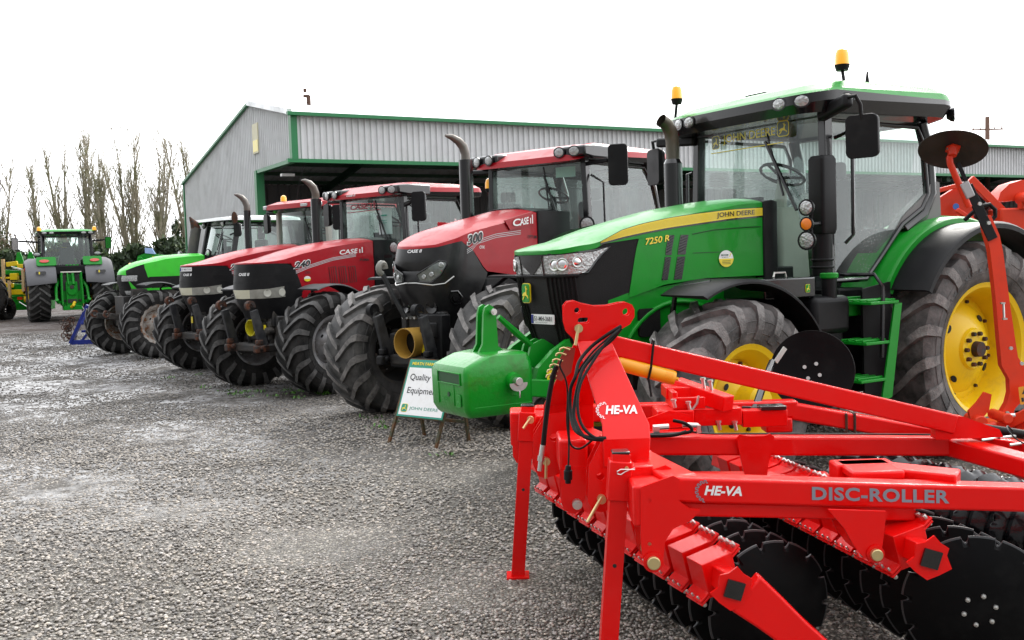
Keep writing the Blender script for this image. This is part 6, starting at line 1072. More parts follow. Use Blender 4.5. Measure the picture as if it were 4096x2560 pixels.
    for y in (4.415, 4.53): m = MB(); m.prism(lb, (0, y, 0), (1, 0, 0), (0, 0, 1), -.012, holes=[circ(.375, .855, .018, 14)[::-1]]); P('link_bracket', m, HRED, bevel=.004)
    lb = [(.16, 1.02), (.095, .92), (.085, .77), (.11, .70), (.15, .685), (.20, .70), (.33, .80), (.36, .98), (.30, 1.04)]
    for y in (5.27, 5.17): m = MB(); m.prism(lb, (0, y, 0), (1, 0, 0), (0, 0, 1), -.012, holes=[circ(.20, .90, .022, 14)[::-1]]); P('link_bracket', m, HRED, bevel=.004)
    m = MB(); m.box(.205, .345, 4.74, 5.02, .815, .965); P('centre_block', m, HRED, bevel=.014, seg=3)
    for y in (4.735, 4.85): m = MB(); m.prism([(.21, .83), (.21, .66), (.225, .625), (.265, .605), (.305, .62), (.33, .70), (.335, .83)], (0, y, 0), (1, 0, 0), (0, 0, 1), -.012, holes=[circ(.245, .765, .01, 10)[::-1]]); P('centre_lug', m, HRED, bevel=.004)
    m = MB(); m.cyl((.285, 4.70, .658), (.285, 4.74, .658), .024, n=12); m.cyl((.285, 4.69, .658), (.285, 4.70, .658), .013, n=10); P('bolt', m, STEEL)
    for p, q in (((.319, 4.765, 1.511), (.300, 4.755, 1.42)), ((.376, 4.39, .769), (.307, 4.36, .665)), ((.087, 5.58, .941), (.045, 5.56, .885)), ((.155, 5.1, .80), (.15, 5.1, .70))):
        m = MB(); m.cyl(p, q, .0075, n=10); pv = V3(p); m.cyl(pv + Vector((0, -.005, -.012)), pv + Vector((0, .03, -.012)), .02, n=14); P('link_pin', m, ZY)
    # top beam with yellow document tube
    m = MB(); m.beam((.47, 4.855, 1.41), (2.20, 4.96, .945), .075, .096); m.prism([(2.10, 1.005), (2.24, .985), (2.42, .915), (2.44, .875), (2.1, .875)], (0, 4.93, 0), (1, 0, 0), (0, 0, 1), -.06); P('top_beam', m, HRED, bevel=.008, seg=3)
    m = MB(); d = Vector((.795, 4.85, 1.235)) - Vector((.50, 4.85, 1.325)); a = Vector((.50, 4.84, 1.322)); m.tube([a, a + d * .03, a + d * .06, a + d * .93, a + d * .97, a + d * .98], [.028, .034, .036, .036, .033, .02], 24)
    for k in range(6): q = a + d * (.80 + .022 * k); m.tube([q, q + d * .008], .0375, 24)
    m.cyl(a + d * .98, a + d * 1.03, .009, n=8); P('document_tube', m, ORY)
    m = MB(); c = a + d * .52
    for zo in (0,): m.tube([c + Vector((.0, -.04, -.03)), c + Vector((.012, -.045, .02)), c + Vector((.03, -.035, .15)), c + Vector((.035, .03, .155)), c + Vector((.01, .04, .0)), c + Vector((.0, 0, -.04)), c + Vector((.0, -.04, -.03)), c + Vector((.01, -.05, -.12))], .006, 6)
    P('cable_tie', m, HOSE)
    # stands
    for (x0, y0, z0), (x1, y1, z1), cot in (((.448, 4.22, 1.0), (.360, 4.22, 0.0), 1), ((.076, 5.68, .995), (-.012, 5.68, 0.0), 0)):
        m = MB(); tp = Vector((x0, y0, z0)); bt = Vector((x1, y1, z1)); d = (bt - tp); m.beam(tp, bt + Vector((0, 0, .01)), .076, .076, up=(0, 1, 0)); m.box(x1 - .065, x1 + .065, y1 - .065, y1 + .065, z1 - .002, z1 + .012)
        m.cyl((x0 + d.x * .48, y0 - .0385, z0 + d.z * .48), (x0 + d.x * .48, y0 - .0375, z0 + d.z * .48), .009, n=12, m=1); st = P('stand_leg', m, [HRED, GBLK], bevel=.006)
        m = MB(); m.beam(tp + d * .03, tp + d * .20, .098, .098, up=(0, 1, 0)); m.beam(tp + d * .1, tp + d * .1 + Vector((.14, .02, 0)), .08, .09); P('stand_sleeve', m, HRED, bevel=.006)
        m = MB(); m.box(x0 - .040, x0 + .036, y0 - .038, y0 + .038, z0 - .001, z0 + .011); P('rubber_cap', m, GBLK, bevel=.004)
        if cot:
            m = MB(); m.cyl((.466, 4.165, .943), (.466, 4.18, .943), .009, n=10, m=1); m.tube([(.50, 4.165, .937), (.44, 4.163, .940), (.425, 4.162, .932), (.425, 4.162, .922), (.44, 4.163, .918), (.46, 4.165, .930), (.50, 4.166, .944)], .0028, 6); P('cotter_pin', m, [STEEL, ZY])
    # near corner block and gang brackets
    m = MB(); m.box(.47, .62, 4.0, 4.2, .735, .905); P('corner_block', m, HRED, bevel=.012, seg=3)
    m = MB(); m.box(-.03, .10, 5.73, 5.95, .755, .95); P('corner_block', m, HRED, bevel=.012, seg=3)
    for y in (5.72, 5.93): m = MB(); m.prism([(-.02, .80), (-.02, .70), (.0, .66), (.04, .64), (.08, .66), (.12, .72), (.22, .82), (.2, .9), (-.02, .9)], (0, y, 0), (1, 0, 0), (0, 0, 1), -.012, holes=[circ(.02, .70, .009, 12)[::-1]]); P('gang_bracket', m, HRED, bevel=.004)
    gp = [(.50, .90), (.635, .945), (.66, .93), (.655, .84), (.70, .805), (.745, .80), (.70, .755), (.63, .725), (.595, .67), (.587, .60), (.575, .565), (.545, .548), (.517, .565), (.50, .62), (.497, .70)]
    for y in (3.995, 4.2): m = MB(); m.prism(gp, (0, y, 0), (1, 0, 0), (0, 0, 1), -.012, holes=[circ(.533, .665, .009, 12)[::-1], circ(.535, .845, .009, 12)[::-1]]); P('gang_bracket', m, HRED, bevel=.004)
    m = MB(); m.cyl((.545, 3.965, .592), (.545, 4.21, .592), .027, n=20, m=1); m.prism(circ(.545, .592, .042, 16), (0, 3.984, 0), (1, 0, 0), (0, 0, 1), -.008); P('pivot_pin', m, [HRED, ZY], bevel=.003)
    gp = [(1.245, .80), (1.48, .785), (1.465, .66), (1.455, .615), (1.44, .592), (1.405, .586), (1.375, .61), (1.34, .66), (1.31, .72)]
    for y in (3.94, 4.12): m = MB(); m.prism(gp, (0, y, 0), (1, 0, 0), (0, 0, 1), -.012); P('gang_bracket', m, HRED, bevel=.004)
    m = MB(); m.cyl((1.432, 3.91, .614), (1.432, 4.14, .614), .024, n=20, m=1); m.prism(circ(1.432, .614, .036, 16), (0, 3.93, 0), (1, 0, 0), (0, 0, 1), -.008); P('pivot_pin', m, [HRED, ZY], bevel=.003)
    # discs
    def disc_mesh(rad=.295, notches=14):
        key = ('disc', rad)
        if key in _ty: return _ty[key]
        pr = []; N = notches
        for k in range(N):
            a0 = 2 * pi * k / N
            for j in range(6): a = a0 + 2 * pi / N * .78 * j / 5; pr.append((rad * cos(a), rad * sin(a)))
            for j in range(1, 5): a = a0 + 2 * pi / N * (.78 + .22 * j / 5); r = rad - .026 * sin(pi * j / 5) ** .6; pr.append((r * cos(a), r * sin(a)))
        m = MB()
        def ring(k, y, sc=1):
            if k > .9: return [(x * (k if k < 1 else 1), y, z * (k if k < 1 else 1)) for x, z in pr]
            return [(rad * k * x / math.hypot(x, z), y, rad * k * z / math.hypot(x, z)) for x, z in pr]
        m.loft([ring(.001, -.045), ring(.25, -.045), ring(.45, -.038), ring(.7, -.020), ring(.86, -.006), ring(.975, .006)], 0, caps=False); m.loft([ring(.975, .006), ring(1, .009), ring(1, .014)], 1, caps=False); m.loft([ring(1, .014), ring(.86, .0), ring(.7, -.014), ring(.45, -.032), ring(.25, -.040), ring(.001, -.040)], 0, caps=False)
        for k in range(6): a = 2 * pi * k / 6 + .3; m.lathe([(0, .011), (.006, .009), (.009, .001)], (.062 * cos(a), -.045, .062 * sin(a)), (0, -1, 0), 10, 2)
        m.cyl((0, -.04, 0), (0, .05, 0), .06, n=16); _ty[key] = mkmesh('notched_disc', m, [DISC, EDGE, STEEL], 35); return _ty[key]
    def clamp_mesh():
        if 'clamp' in _ty: return _ty['clamp']
        m = MB(); h = .074; L = .064
        m.box(-h, h, -L, L, -h, h)
        for sx in (1, -1):                                       # flanges with bolts at two opposite corners
            c = Vector((sx * h, 0, sx * h)); e = Vector((-sx * .45, 0, sx * .9)).normalized() if sx > 0 else Vector((.45, 0, -.9)).normalized(); e = Vector((sx * .95, 0, -sx * .1)).normalized()
            for o_ in (0, .014):
                a = Vector((sx * (h - .012), 0, sx * h - sx * .012 - sx * o_)); b = a + Vector((sx * .055, 0, sx * .028)); m.beam(a, b, L * 2, .010, up=(-.45 * sx, 0, .9))
            for k in (-1, 0, 1): p = Vector((sx * (h + .024), k * .044, sx * h + sx * .018)); d = Vector((-sx * .45, 0, sx * .9)).normalized(); m.cyl(p - d * .01, p + d * .016, .011, n=6, m=1); m.cyl(p - d * .045, p - d * .02, .006, n=6, m=1)
        _ty['clamp'] = mkmesh('disc_clamp', m, [HRED, STEEL], 30); return _ty['clamp']
    def gang(A, B, n, yaw, roll, dx, dz, dy, arm_first):
        A, B = V3(A), V3(B); d = (B - A); L = d.length; u = d.normalized(); ang = atan2(-u.x, u.y)
        m = MB(); rr_ = .05; m.beam(A - u * .03, B, .085, .085, up=(.17, 0, 1)); P('gang_tube', m, HRED, bevel=.006)
        for k in range(n):
            c = A + u * (.12 + k * (L - .2) / n); q = c - O; part('disc_clamp', clamp_mesh(), None, rt, bevel=.006, loc=q, rot=(0, R(roll), ang))
            dc = c + Vector((dx, dy, dz)); q = dc - O
            part('notched_disc', disc_mesh(), None, rt, loc=q, rot=(R(3), .5 * k, R(yaw)))
            a = MB(); a.tube([c + Vector((.03, 0, -.05)), c + Vector((.16, .01, -.09)), c + Vector((dx * .85, .03, dz * .55)), dc + Vector((0, .03, .02))], [.035, .032, .03, .035], 8); P('disc_arm', a, HRED)
    gang((.845, 3.97, .512), (.13, 5.98, .60), 12, 18, -14, .27, -.21, .12, True)
    gang((1.615, 3.93, .618), (1.18, 5.75, .64), 11, -16, -14, .29, -.26, -.04, False)
    # star shaped end plates with square black caps
    for (x, y, z), dd in (((.845, 3.862, .512), 0), ((1.615, 3.842, .618), 0)):
        m = MB(); st = [(.0, .092), (.03, .062), (.066, .048), (.062, .0), (.092, -.03), (.05, -.062), (.0, -.088), (-.045, -.062), (-.09, -.03), (-.062, .02), (-.066, .05), (-.03, .066)]
        m.prism([(-a, b) for a, b in st][::-1], (x, y, z), (.985, -.0, -.17), (.17, 0, .985), -.010); m.prism([(-.036, -.036), (.036, -.036), (.036, .036), (-.036, .036)], (x, y - .011, z), (.95, 0, -.30), (.30, 0, .95), -.012, 1); P('end_plate', m, [HRED, GBLK], bevel=.003)
    # long side arm at the near end
    m = MB(); cl = [(.895, 3.90, .495, .095), (.985, 3.88, .42, .082), (1.08, 3.86, .335, .07), (1.18, 3.84, .25, .062), (1.25, 3.83, .15, .05)]; rings = []
    for i, (x, y, z, h) in enumerate(cl):
        t_ = Vector((cl[min(i + 1, 4)][0] - cl[max(i - 1, 0)][0], 0, cl[min(i + 1, 4)][2] - cl[max(i - 1, 0)][2])).normalized(); n_ = Vector((-t_.z, 0, t_.x)); c = Vector((x, y, z)); rings.append([c + n_ * h * .9 + Vector((0, -.035, 0)), c + n_ * h * .9 + Vector((0, .035, 0)), c - n_ * h + Vector((0, .035, 0)), c - n_ * h + Vector((0, -.035, 0))])
    m.loft(rings); P('side_arm', m, HRED, bevel=.010, seg=3)
    m = MB(); m.add([], []); 
    # ring roller behind
    A = Vector((2.13, 6.12, .30)); B = Vector((3.15, 4.2, .29)); u = (B - A).normalized(); ang = atan2(-u.x, u.y); n = 19
    def ring_mesh():
        m = MB(); rad = .305; N = 9; n_ = 90; G = []
        prof = [(-.055, .84), (-.03, .93), (-.006, .985), (0, 1.0), (.006, .985), (.03, .93), (.055, .84)]
        for y, f_ in prof: G.append([((rad * f_ - (.020 * max(0, cos(N * a)) ** 12 if f_ > .95 else 0)) * cos(a), y, (rad * f_ - (.020 * max(0, cos(N * a)) ** 12 if f_ > .95 else 0)) * sin(a)) for a in [2 * pi * k / n_ for k in range(n_)]])
        m.loft(G, 0, caps=False); return mkmesh('roller_ring', m, [mat('wet_black_iron', (.003, .003, .004), .2, coat=.15, spec=.3, var=.3, vs=12, bump=.4, bs=18)], 60)
    rg = ring_mesh()
    for k in range(n): q = A + u * (k * .112) - O; part('roller_ring', rg, None, rt, loc=q, rot=(0, k * .37, ang))
    m = MB(); m.cyl(A - u * .1, B + u * .1, .24, n=40); P('roller_drum', m, GBLK)
    m = MB(); a = A + Vector((.42, .25, .36)); b = B + Vector((.42, .25, .36)); m.beam(a, b, .07, .08); P('scraper_beam', m, HRED, bevel=.006); sc_ = MB(); sc_.cyl(a + Vector((.1, .05, .06)), b + Vector((.1, .05, .06)), .028, n=12); P('scraper_pipe', sc_, HOSE)
    for k in range(12): q = a + (b - a) * (k + .5) / 12; m = MB(); m.cyl(q + Vector((-.10, 0, .03)), q + Vector((.10, 0, .05)), .008, n=8); m.box(q.x - .01, q.x + .0, q.y - .02, q.y + .02, q.z, q.z + .07, 1); P('scraper_bolt', m, [STEEL, GBLK])
    # hoses
    H1 = [(.517, 4.72, 1.507), (.453, 4.70, 1.473), (.371, 4.70, 1.415), (.309, 4.66, 1.35), (.287, 4.6, 1.29), (.262, 4.6, 1.23), (.257, 4.58, 1.13), (.268, 4.5, 1.062), (.30, 4.45, 1.04), (.345, 4.42, 1.03), (.405, 4.42, 1.028)]
    def smooth(pts, k=4):
        P_ = [V3(p) for p in pts]; o = []
        for i in range(len(P_) - 1):
            p0, p1, p2, p3 = P_[max(i - 1, 0)], P_[i], P_[i + 1], P_[min(i + 2, len(P_) - 1)]
            for j in range(k): t = j / k; o.append(.5 * ((2 * p1) + (p2 - p0) * t + (2 * p0 - 5 * p1 + 4 * p2 - p3) * t * t + (3 * p1 - p0 - 3 * p2 + p3) * t ** 3))
        return o + [P_[-1]]
    for pts, r in ((H1, .0085), ([(.515, 4.70, 1.499), (.47, 4.69, 1.447), (.403, 4.66, 1.40), (.327, 4.62, 1.325), (.298, 4.57, 1.26), (.278, 4.55, 1.18), (.27, 4.52, 1.11), (.295, 4.45, 1.05), (.33, 4.42, 1.028), (.406, 4.42, 1.02)], .0085), ([(.509, 4.68, 1.494), (.434, 4.66, 1.43), (.352, 4.6, 1.33), (.304, 4.55, 1.255), (.286, 4.5, 1.17), (.298, 4.46, 1.09), (.342, 4.42, 1.04), (.404, 4.42, 1.012)], .007), ([(.50, 4.70, 1.49), (.38, 4.66, 1.40), (.30, 4.64, 1.30), (.255, 4.62, 1.20), (.25, 4.62, 1.06), (.255, 4.62, .97), (.30, 4.62, .945), (.36, 4.6, .99)], .005), ([(.229, 4.66, 1.365), (.218, 4.66, 1.332), (.243, 4.66, 1.271), (.251, 4.66, 1.198), (.244, 4.66, 1.071), (.25, 4.65, .97), (.243, 4.62, .862)], .0045), ([(.212, 4.9, 1.305), (.193, 4.9, 1.251), (.174, 4.9, 1.167), (.157, 4.9, 1.069), (.143, 4.9, .971), (.135, 4.9, .908)], .013)):
        m = MB(); m.tube(smooth(pts), r, 10); P('hydraulic_hose', m, HOSE)
    m = MB(); m.cyl((.243, 4.62, .868), (.241, 4.62, .845), .012, .016, 12); m.cyl((.241, 4.62, .845), (.240, 4.62, .80), .020, n=14); m.cyl((.240, 4.62, .80), (.239, 4.62, .782), .014, n=12); P('socket_plug', m, BLK, bevel=.002)
    m = MB(); m.cyl((.135, 4.9, .915), (.125, 4.9, .86), .014, n=10); m.cyl((.125, 4.9, .86), (.121, 4.9, .835), .018, n=6); m.cyl((.121, 4.9, .835), (.114, 4.9, .785), .012, n=10); P('hose_coupling', m, STEEL)
    m = MB(); m.prism([(.265, 1.40), (.31, 1.39), (.285, 1.27), (.235, 1.23), (.20, 1.245), (.205, 1.30)], (0, 4.91, 0), (1, 0, 0), (0, 0, 1), -.005)
    for x, z in ((.262, 1.385), (.243, 1.36), (.225, 1.33), (.212, 1.305), (.198, 1.28), (.192, 1.255)): m.tube([(x + .02, 4.905, z), (x - .012, 4.905, z + .012), (x - .028, 4.905, z + .006), (x - .03, 4.905, z - .004)], .005, 6, 1)
    P('hose_holder', m, [mat('copper_red', (.35, .06, .04), .4, metal=.3), ZY])
    for pts, r in (([(.60, 4.98, .935), (.82, 4.98, .935), (.89, 4.98, .95), (.86, 4.98, .985), (.80, 5.0, 1.0)], .009), ([(.887, 5.02, .94), (.965, 5.02, .924), (1.163, 5.02, .917), (1.401, 5.02, .909), (1.876, 5.02, .892), (2.16, 5.0, .883)], .0045), ([(.62, 4.97, .932), (.78, 4.96, .932), (.86, 4.97, .945)], .010), ([(2.50, 4.5, .87), (2.43, 4.72, .885), (2.40, 4.8, .93), (2.42, 4.85, .945), (2.45, 4.86, .92)], .004)):
        m = MB(); m.tube(smooth(pts), r, 8); P('hydraulic_hose', m, HOSE)
    m = MB(); m.cyl((.70, 5.02, .962), (.78, 5.02, .965), .015, n=10); m.cyl((.85, 5.02, .972), (.93, 5.02, .966), .013, n=10); m.box(.70, .73, 5.0, 5.04, .93, .97); m.box(.92, .94, 5.0, 5.04, .93, .97); P('hose_fitting', m, STEEL)
    # adjustable marker mount on the far side and its plain disc
    m = MB(); m.box(.78, .98, 5.40, 5.62, .895, .985); m.prism([(.68, .885), (.98, .90), (.95, .965), (.84, .99), (.72, .95)], (0, 5.38, 0), (1, 0, 0), (0, 0, 1), -.012); m.box(.60, 1.0, 5.3, 5.5, .875, .89); P('mount_base', m, HRED, bevel=.006)
    m = MB(); m.box(.99, 1.255, 5.46, 5.56, .885, .98); m.box(1.262, 1.51, 5.47, 5.55, .868, .962); P('mount_tube', m, HRED, bevel=.005)
    m = MB(); m.beam((.94, 5.75, 1.08), (1.175, 5.43, 1.01), .085, .085); m.box(.86, 1.06, 5.6, 5.8, 1.02, 1.085); m.box(.87, .90, 5.45, 5.7, .985, 1.08); m.box(.87, 1.05, 5.44, 5.46, .985, 1.05); P('mount_clamp', m, HRED, bevel=.005)
    m = MB()
    for x, y, z, L in ((1.07, 5.56, 1.07, .06), (1.105, 5.53, 1.06, .06), (.88, 5.42, 1.0, .035), (.96, 5.42, .985, .035), (1.13, 5.45, .862, .04), (1.22, 5.45, .858, .04)): m.cyl((x, y, z), (x - .008, y, z + L), .010, n=6); m.cyl((x - .008, y, z + L), (x - .009, y, z + L + .012), .016, n=6)
    m.tube([(1.01, 5.42, 1.06), (1.0, 5.42, 1.02), (.965, 5.42, .975)], .007, 6); P('set_bolt', m, STEEL)
    m = MB(); m.beam((1.30, 5.55, .965), (1.44, 5.85, .90), .05, .02); m.tube([(1.42, 5.9, .89), (1.46, 5.95, .93), (1.56, 6.15, 1.04), (1.66, 6.35, 1.13)], [.024] * 4, 6); m.box(1.36, 1.5, 5.45, 5.55, .962, .985); P('marker_arm', m, GBLK, bevel=.004)
    m = MB(); N_ = 56; nrm = Vector((-.30, -.93, .22)).normalized(); a = nrm.cross(Vector((0, 0, 1))).normalized(); b = a.cross(nrm); c = Vector((1.99, 6.6, 1.03))
    m.loft([[c + (a * cos(2 * pi * k / N_) * r + b * sin(2 * pi * k / N_) * r) + nrm * h for k in range(N_)] for r, h in ((.001, .0), (.10, .0), (.27, .03), (.272, .025), (.10, -.006), (.001, -.006))], caps=False)
    for k in range(4): q = c + (a * cos(2 * pi * k / 4 + .5) + b * sin(2 * pi * k / 4 + .5)) * .055; m.cyl(q, q + nrm * .014, .013, n=8, m=1)
    P('marker_disc', m, [DISC, STEEL]); m = MB(); m.beam(c + Vector((-.27, -.1, .08)), c + Vector((-.20, -.08, .17)), .01, .03); P('marker_scraper', m, STEEL)
    bl = MB()
    for x, y, z in ((.66, 5.03, .935),): bl.cyl((x, y, z), (x, y, z + .02), .012, n=6)
    return rt
build_disc_roller()

# ================================================================ OTHER THINGS IN THE YARD
def build_sign():
    rt = thing('sandwich_board', 'white sandwich board reading Quality Equipment, on rusty legs by the green weight', 'sign', (-.95, 9.85, 0)); O = Vector((-.95, 9.85, 0))
    BL = Vector((-1.19, 9.95, .295)) - O; ux = Vector((.485, -.37, 0)); up = Vector((.145, .19, .545)); W, Hh = ux.length, up.length; ux.normalize(); up.normalize(); n = ux.cross(up)
    m = MB(); m.prism([(0, 0), (W, 0), (W, Hh), (0, Hh)], BL, ux, up, .006, 0); e = .018
    m.prism([(e, e), (W - e, e), (W - e, Hh - .085), (e, Hh - .085)], BL + n * .006, ux, up, .002, 1); pn = part('sign_panel', m, [TEALP, SIGNW], rt)
    t = MB(); o = BL + n * .0085
    def at(x, y): return o + ux * x + up * y
    text(t, "MEATH FARM Machinery", at(.045, Hh - .068), ux, up, W - .09, .042, 0, bold=.03); part('header_lettering', t, [YDEC], pn); t = MB(); text(t, "Quality Used", at(.06, Hh - .235), ux, up, W - .12, .085, 1, bold=.006, shear=.0); part('lettering', t, [YDEC, DARKT], pn); t = MB(); text(t, "Equipment", at(.065, Hh - .375), ux, up, .42, .085, 1, bold=.006); part('lettering', t, [YDEC, DARKT], pn); t = MB()
    text(t, "JOHN DEERE", at(.15, .065), ux, up, .38, .04, 2, bold=.0); part('maker_lettering', t, [YDEC, DARKT, TEALP], pn); t = MB(); deer_badge(t, at(.04, .045), ux, up, .085, .085, 2, 0, .002); part('deer_emblem', t, [YDEC, DARKT, TEALP], pn)
    f = MB(); 
    TL = BL + up * Hh; TR = TL + ux * W; BR = BL + ux * W; F1 = Vector((-1.29, 10.01, .0)) - O; F2 = Vector((-.787, 9.66, 0)) - O
    for a, b in ((TL, F1), (TR, F2)): f.beam(a - n * .012, b, .028, .028, up=n)
    f.beam(TL - n * .012, TR - n * .012, .025, .025, up=n); f.beam(BL - n * .012, BR - n * .012, .02, .02, up=n); part('front_frame', f, RAINS, rt)
    f = MB(); R1 = Vector((-.956, 10.36, 0)) - O; R2 = Vector((-.477, 10.02, 0)) - O
    for a, b in ((TL, R1), (TR, R2)): f.beam(a - n * .03, b, .028, .028, up=n)
    f.beam(R1.lerp(TL, .25), R2.lerp(TR, .25), .02, .03); part('rear_frame', f, RAINS, rt)
build_sign()

def build_seed_drill():
    O = Vector((3.65, 7.3, 0)); rt = thing('folded_marker_drill', 'orange red seed drill at right edge with upright folded marker arm and raised black disc', 'farm implement', O)
    def P(name, mb, mats, bevel=0, **k): mb.V = [(x - O.x, y - O.y, z) for x, y, z in mb.V]; return part(name, mb, mats, rt, bevel, **k)
    m = MB(); poly = [(3.455, 2.044), (3.52, 2.05), (3.585, 1.90), (3.61, 1.78), (3.66, 1.40), (3.705, 1.095), (3.72, 1.00), (3.765, .93), (3.80, .80), (3.78, .70), (3.70, .62), (3.67, .54), (3.60, .50), (3.58, .56), (3.64, .66), (3.66, .74), (3.655, .84), (3.60, .94), (3.585, 1.10), (3.555, 1.45), (3.515, 1.80), (3.48, 1.92)]
    m.prism(poly, (0, 7.3, 0), (1, 0, 0), (0, 0, 1), -.06); P('marker_arm', m, ORED, bevel=.01)
    m = MB(); m.beam((3.36, 7.32, 2.27), (3.53, 7.29, 1.87), .012, .075, up=(1, 0, .4)); m.beam((3.29, 7.32, 2.44), (3.37, 7.32, 2.25), .012, .03, up=(1, 0, .4)); P('arm_strap', m, BLK, bevel=.003)
    m = MB(); m.tube([(3.24, 7.3, 2.52), (3.22, 7.3, 2.47), (3.225, 7.3, 2.43), (3.28, 7.3, 2.30), (3.36, 7.3, 2.11)], .024, 12); P('disc_stem', m, ORED)
    m = MB(); m.tube([(3.315, 7.3, 2.29), (3.365, 7.3, 2.18)], .048, 4); P('steel_clamp', m, mat('galvanised', (.42, .42, .43), .45, metal=.5), bevel=.008)
    m = MB(); nr = Vector((.24, .45, .86)).normalized(); a = Vector((.98, .1, -.17)); a = (a - nr * a.dot(nr)).normalized(); b = nr.cross(a); c = Vector((3.245, 7.3, 2.545)); N_ = 64
    m.loft([[c + (a * cos(2 * pi * k / N_) + b * sin(2 * pi * k / N_)) * r + nr * h for k in range(N_)] for r, h in ((.001, 0), (.08, 0), (.235, -.022), (.237, -.018), (.08, .006), (.001, .006))], caps=False); P('marker_disc', m, mat('worn_black_disc', (.018, .018, .018), .5, var=.3, vs=6, dirt=(.05, .048, .045), ds=6))
    m = MB(); m.prism([(-.05, .0), (-.03, .05), (.03, .05), (.05, 0), (.03, -.05), (-.03, -.05)], c - nr * .016, a, b, .012); m.cyl(c - nr * .016, c - nr * .07, .045, .028, 14)
    for k in (-1, 1): m.cyl(c - nr * .012 + a * .038 * k, c - nr * .03 + a * .038 * k, .010, n=8, m=1)
    P('disc_hub', m, [ORED, STEEL])
    bl = MB()
    for x, z in ((3.405, 2.13), (3.47, 1.99), (3.63, 1.075), (3.71, .96), (3.605, .60), (3.63, .57)): bl.cyl((x, 7.235, z), (x, 7.22, z), .014, n=8)
    P('bolt', bl, STEEL)
    m = MB(); m.tube([(3.375, 7.4, 2.02), (3.43, 7.4, 2.07), (3.50, 7.4, 2.12), (3.56, 7.4, 2.13), (3.60, 7.4, 2.09), (3.60, 7.4, 2.04), (3.56, 7.4, 2.0)], .016, 8); P('hose', m, HOSE)
    m = MB(); m.tube([(3.575, 7.225, 1.40), (3.575, 7.215, 1.30)], .008, 8); m.box(3.555, 3.585, 7.215, 7.235, 1.40, 1.412); m.box(3.57, 3.60, 7.215, 7.235, 1.285, 1.297); P('latch_pin', m, STEEL)
    m = MB(); m.prism(rrect(0, .085, 0, .13, .006), (3.705, 7.238, .655), (1, 0, .12), (-.12, 0, 1), .002, 0); m.prism([(.02, .075), (.066, .075), (.043, .115)], (3.705, 7.236, .655), (1, 0, .12), (-.12, 0, 1), .001, 1); m.prism([(.012, .02), (.03, .02), (.03, .05), (.012, .05)], (3.705, 7.236, .655), (1, 0, .12), (-.12, 0, 1), .001, 1); m.prism([(.05, .012), (.075, .012), (.07, .055), (.055, .055)], (3.705, 7.236, .655), (1, 0, .12), (-.12, 0, 1), .001, 1); P('warning_sticker', m, [mat('warning_orange', (.75, .33, .02), .5), DARKT])
    m = MB(); m.box(3.45, 4.6, 7.35, 7.6, .36, .50); m.box(3.5, 4.6, 7.15, 7.3, .40, .48); m.cyl((3.45, 7.30, .52), (3.45, 7.5, .52), .05, n=14); m.cyl((3.6, 7.2, .56), (3.6, 7.45, .56), .04, n=12); m.beam((3.5, 7.4, .4), (3.75, 7.2, .60), .05, .08); m.prism([(3.38, .60), (3.44, .66), (3.50, .74), (3.55, .72), (3.53, .60), (3.46, .52), (3.40, .50)], (0, 7.35, 0), (1, 0, 0), (0, 0, 1), -.03); m.beam((3.7, 7.3, .45), (3.85, 7.15, .62), .06, .1); P('drill_frame', m, ORED, bevel=.008)
    m = MB(); m.cyl((3.62, 7.25, .575), (4.5, 7.25, .60), .018, n=10, m=1); m.cyl((3.3, 7.3, .44), (3.55, 7.3, .50), .03, n=10); P('lift_ram', m, [ORED, STEEL])
    m = MB()
    for x in (3.8, 4.3): m.box(x, x + .1, 7.3, 7.5, 0, .4); m.box(4.0, 4.1, 7.3, 7.9, .4, .5)
    P('drill_foot', m, ORED)
build_seed_drill()
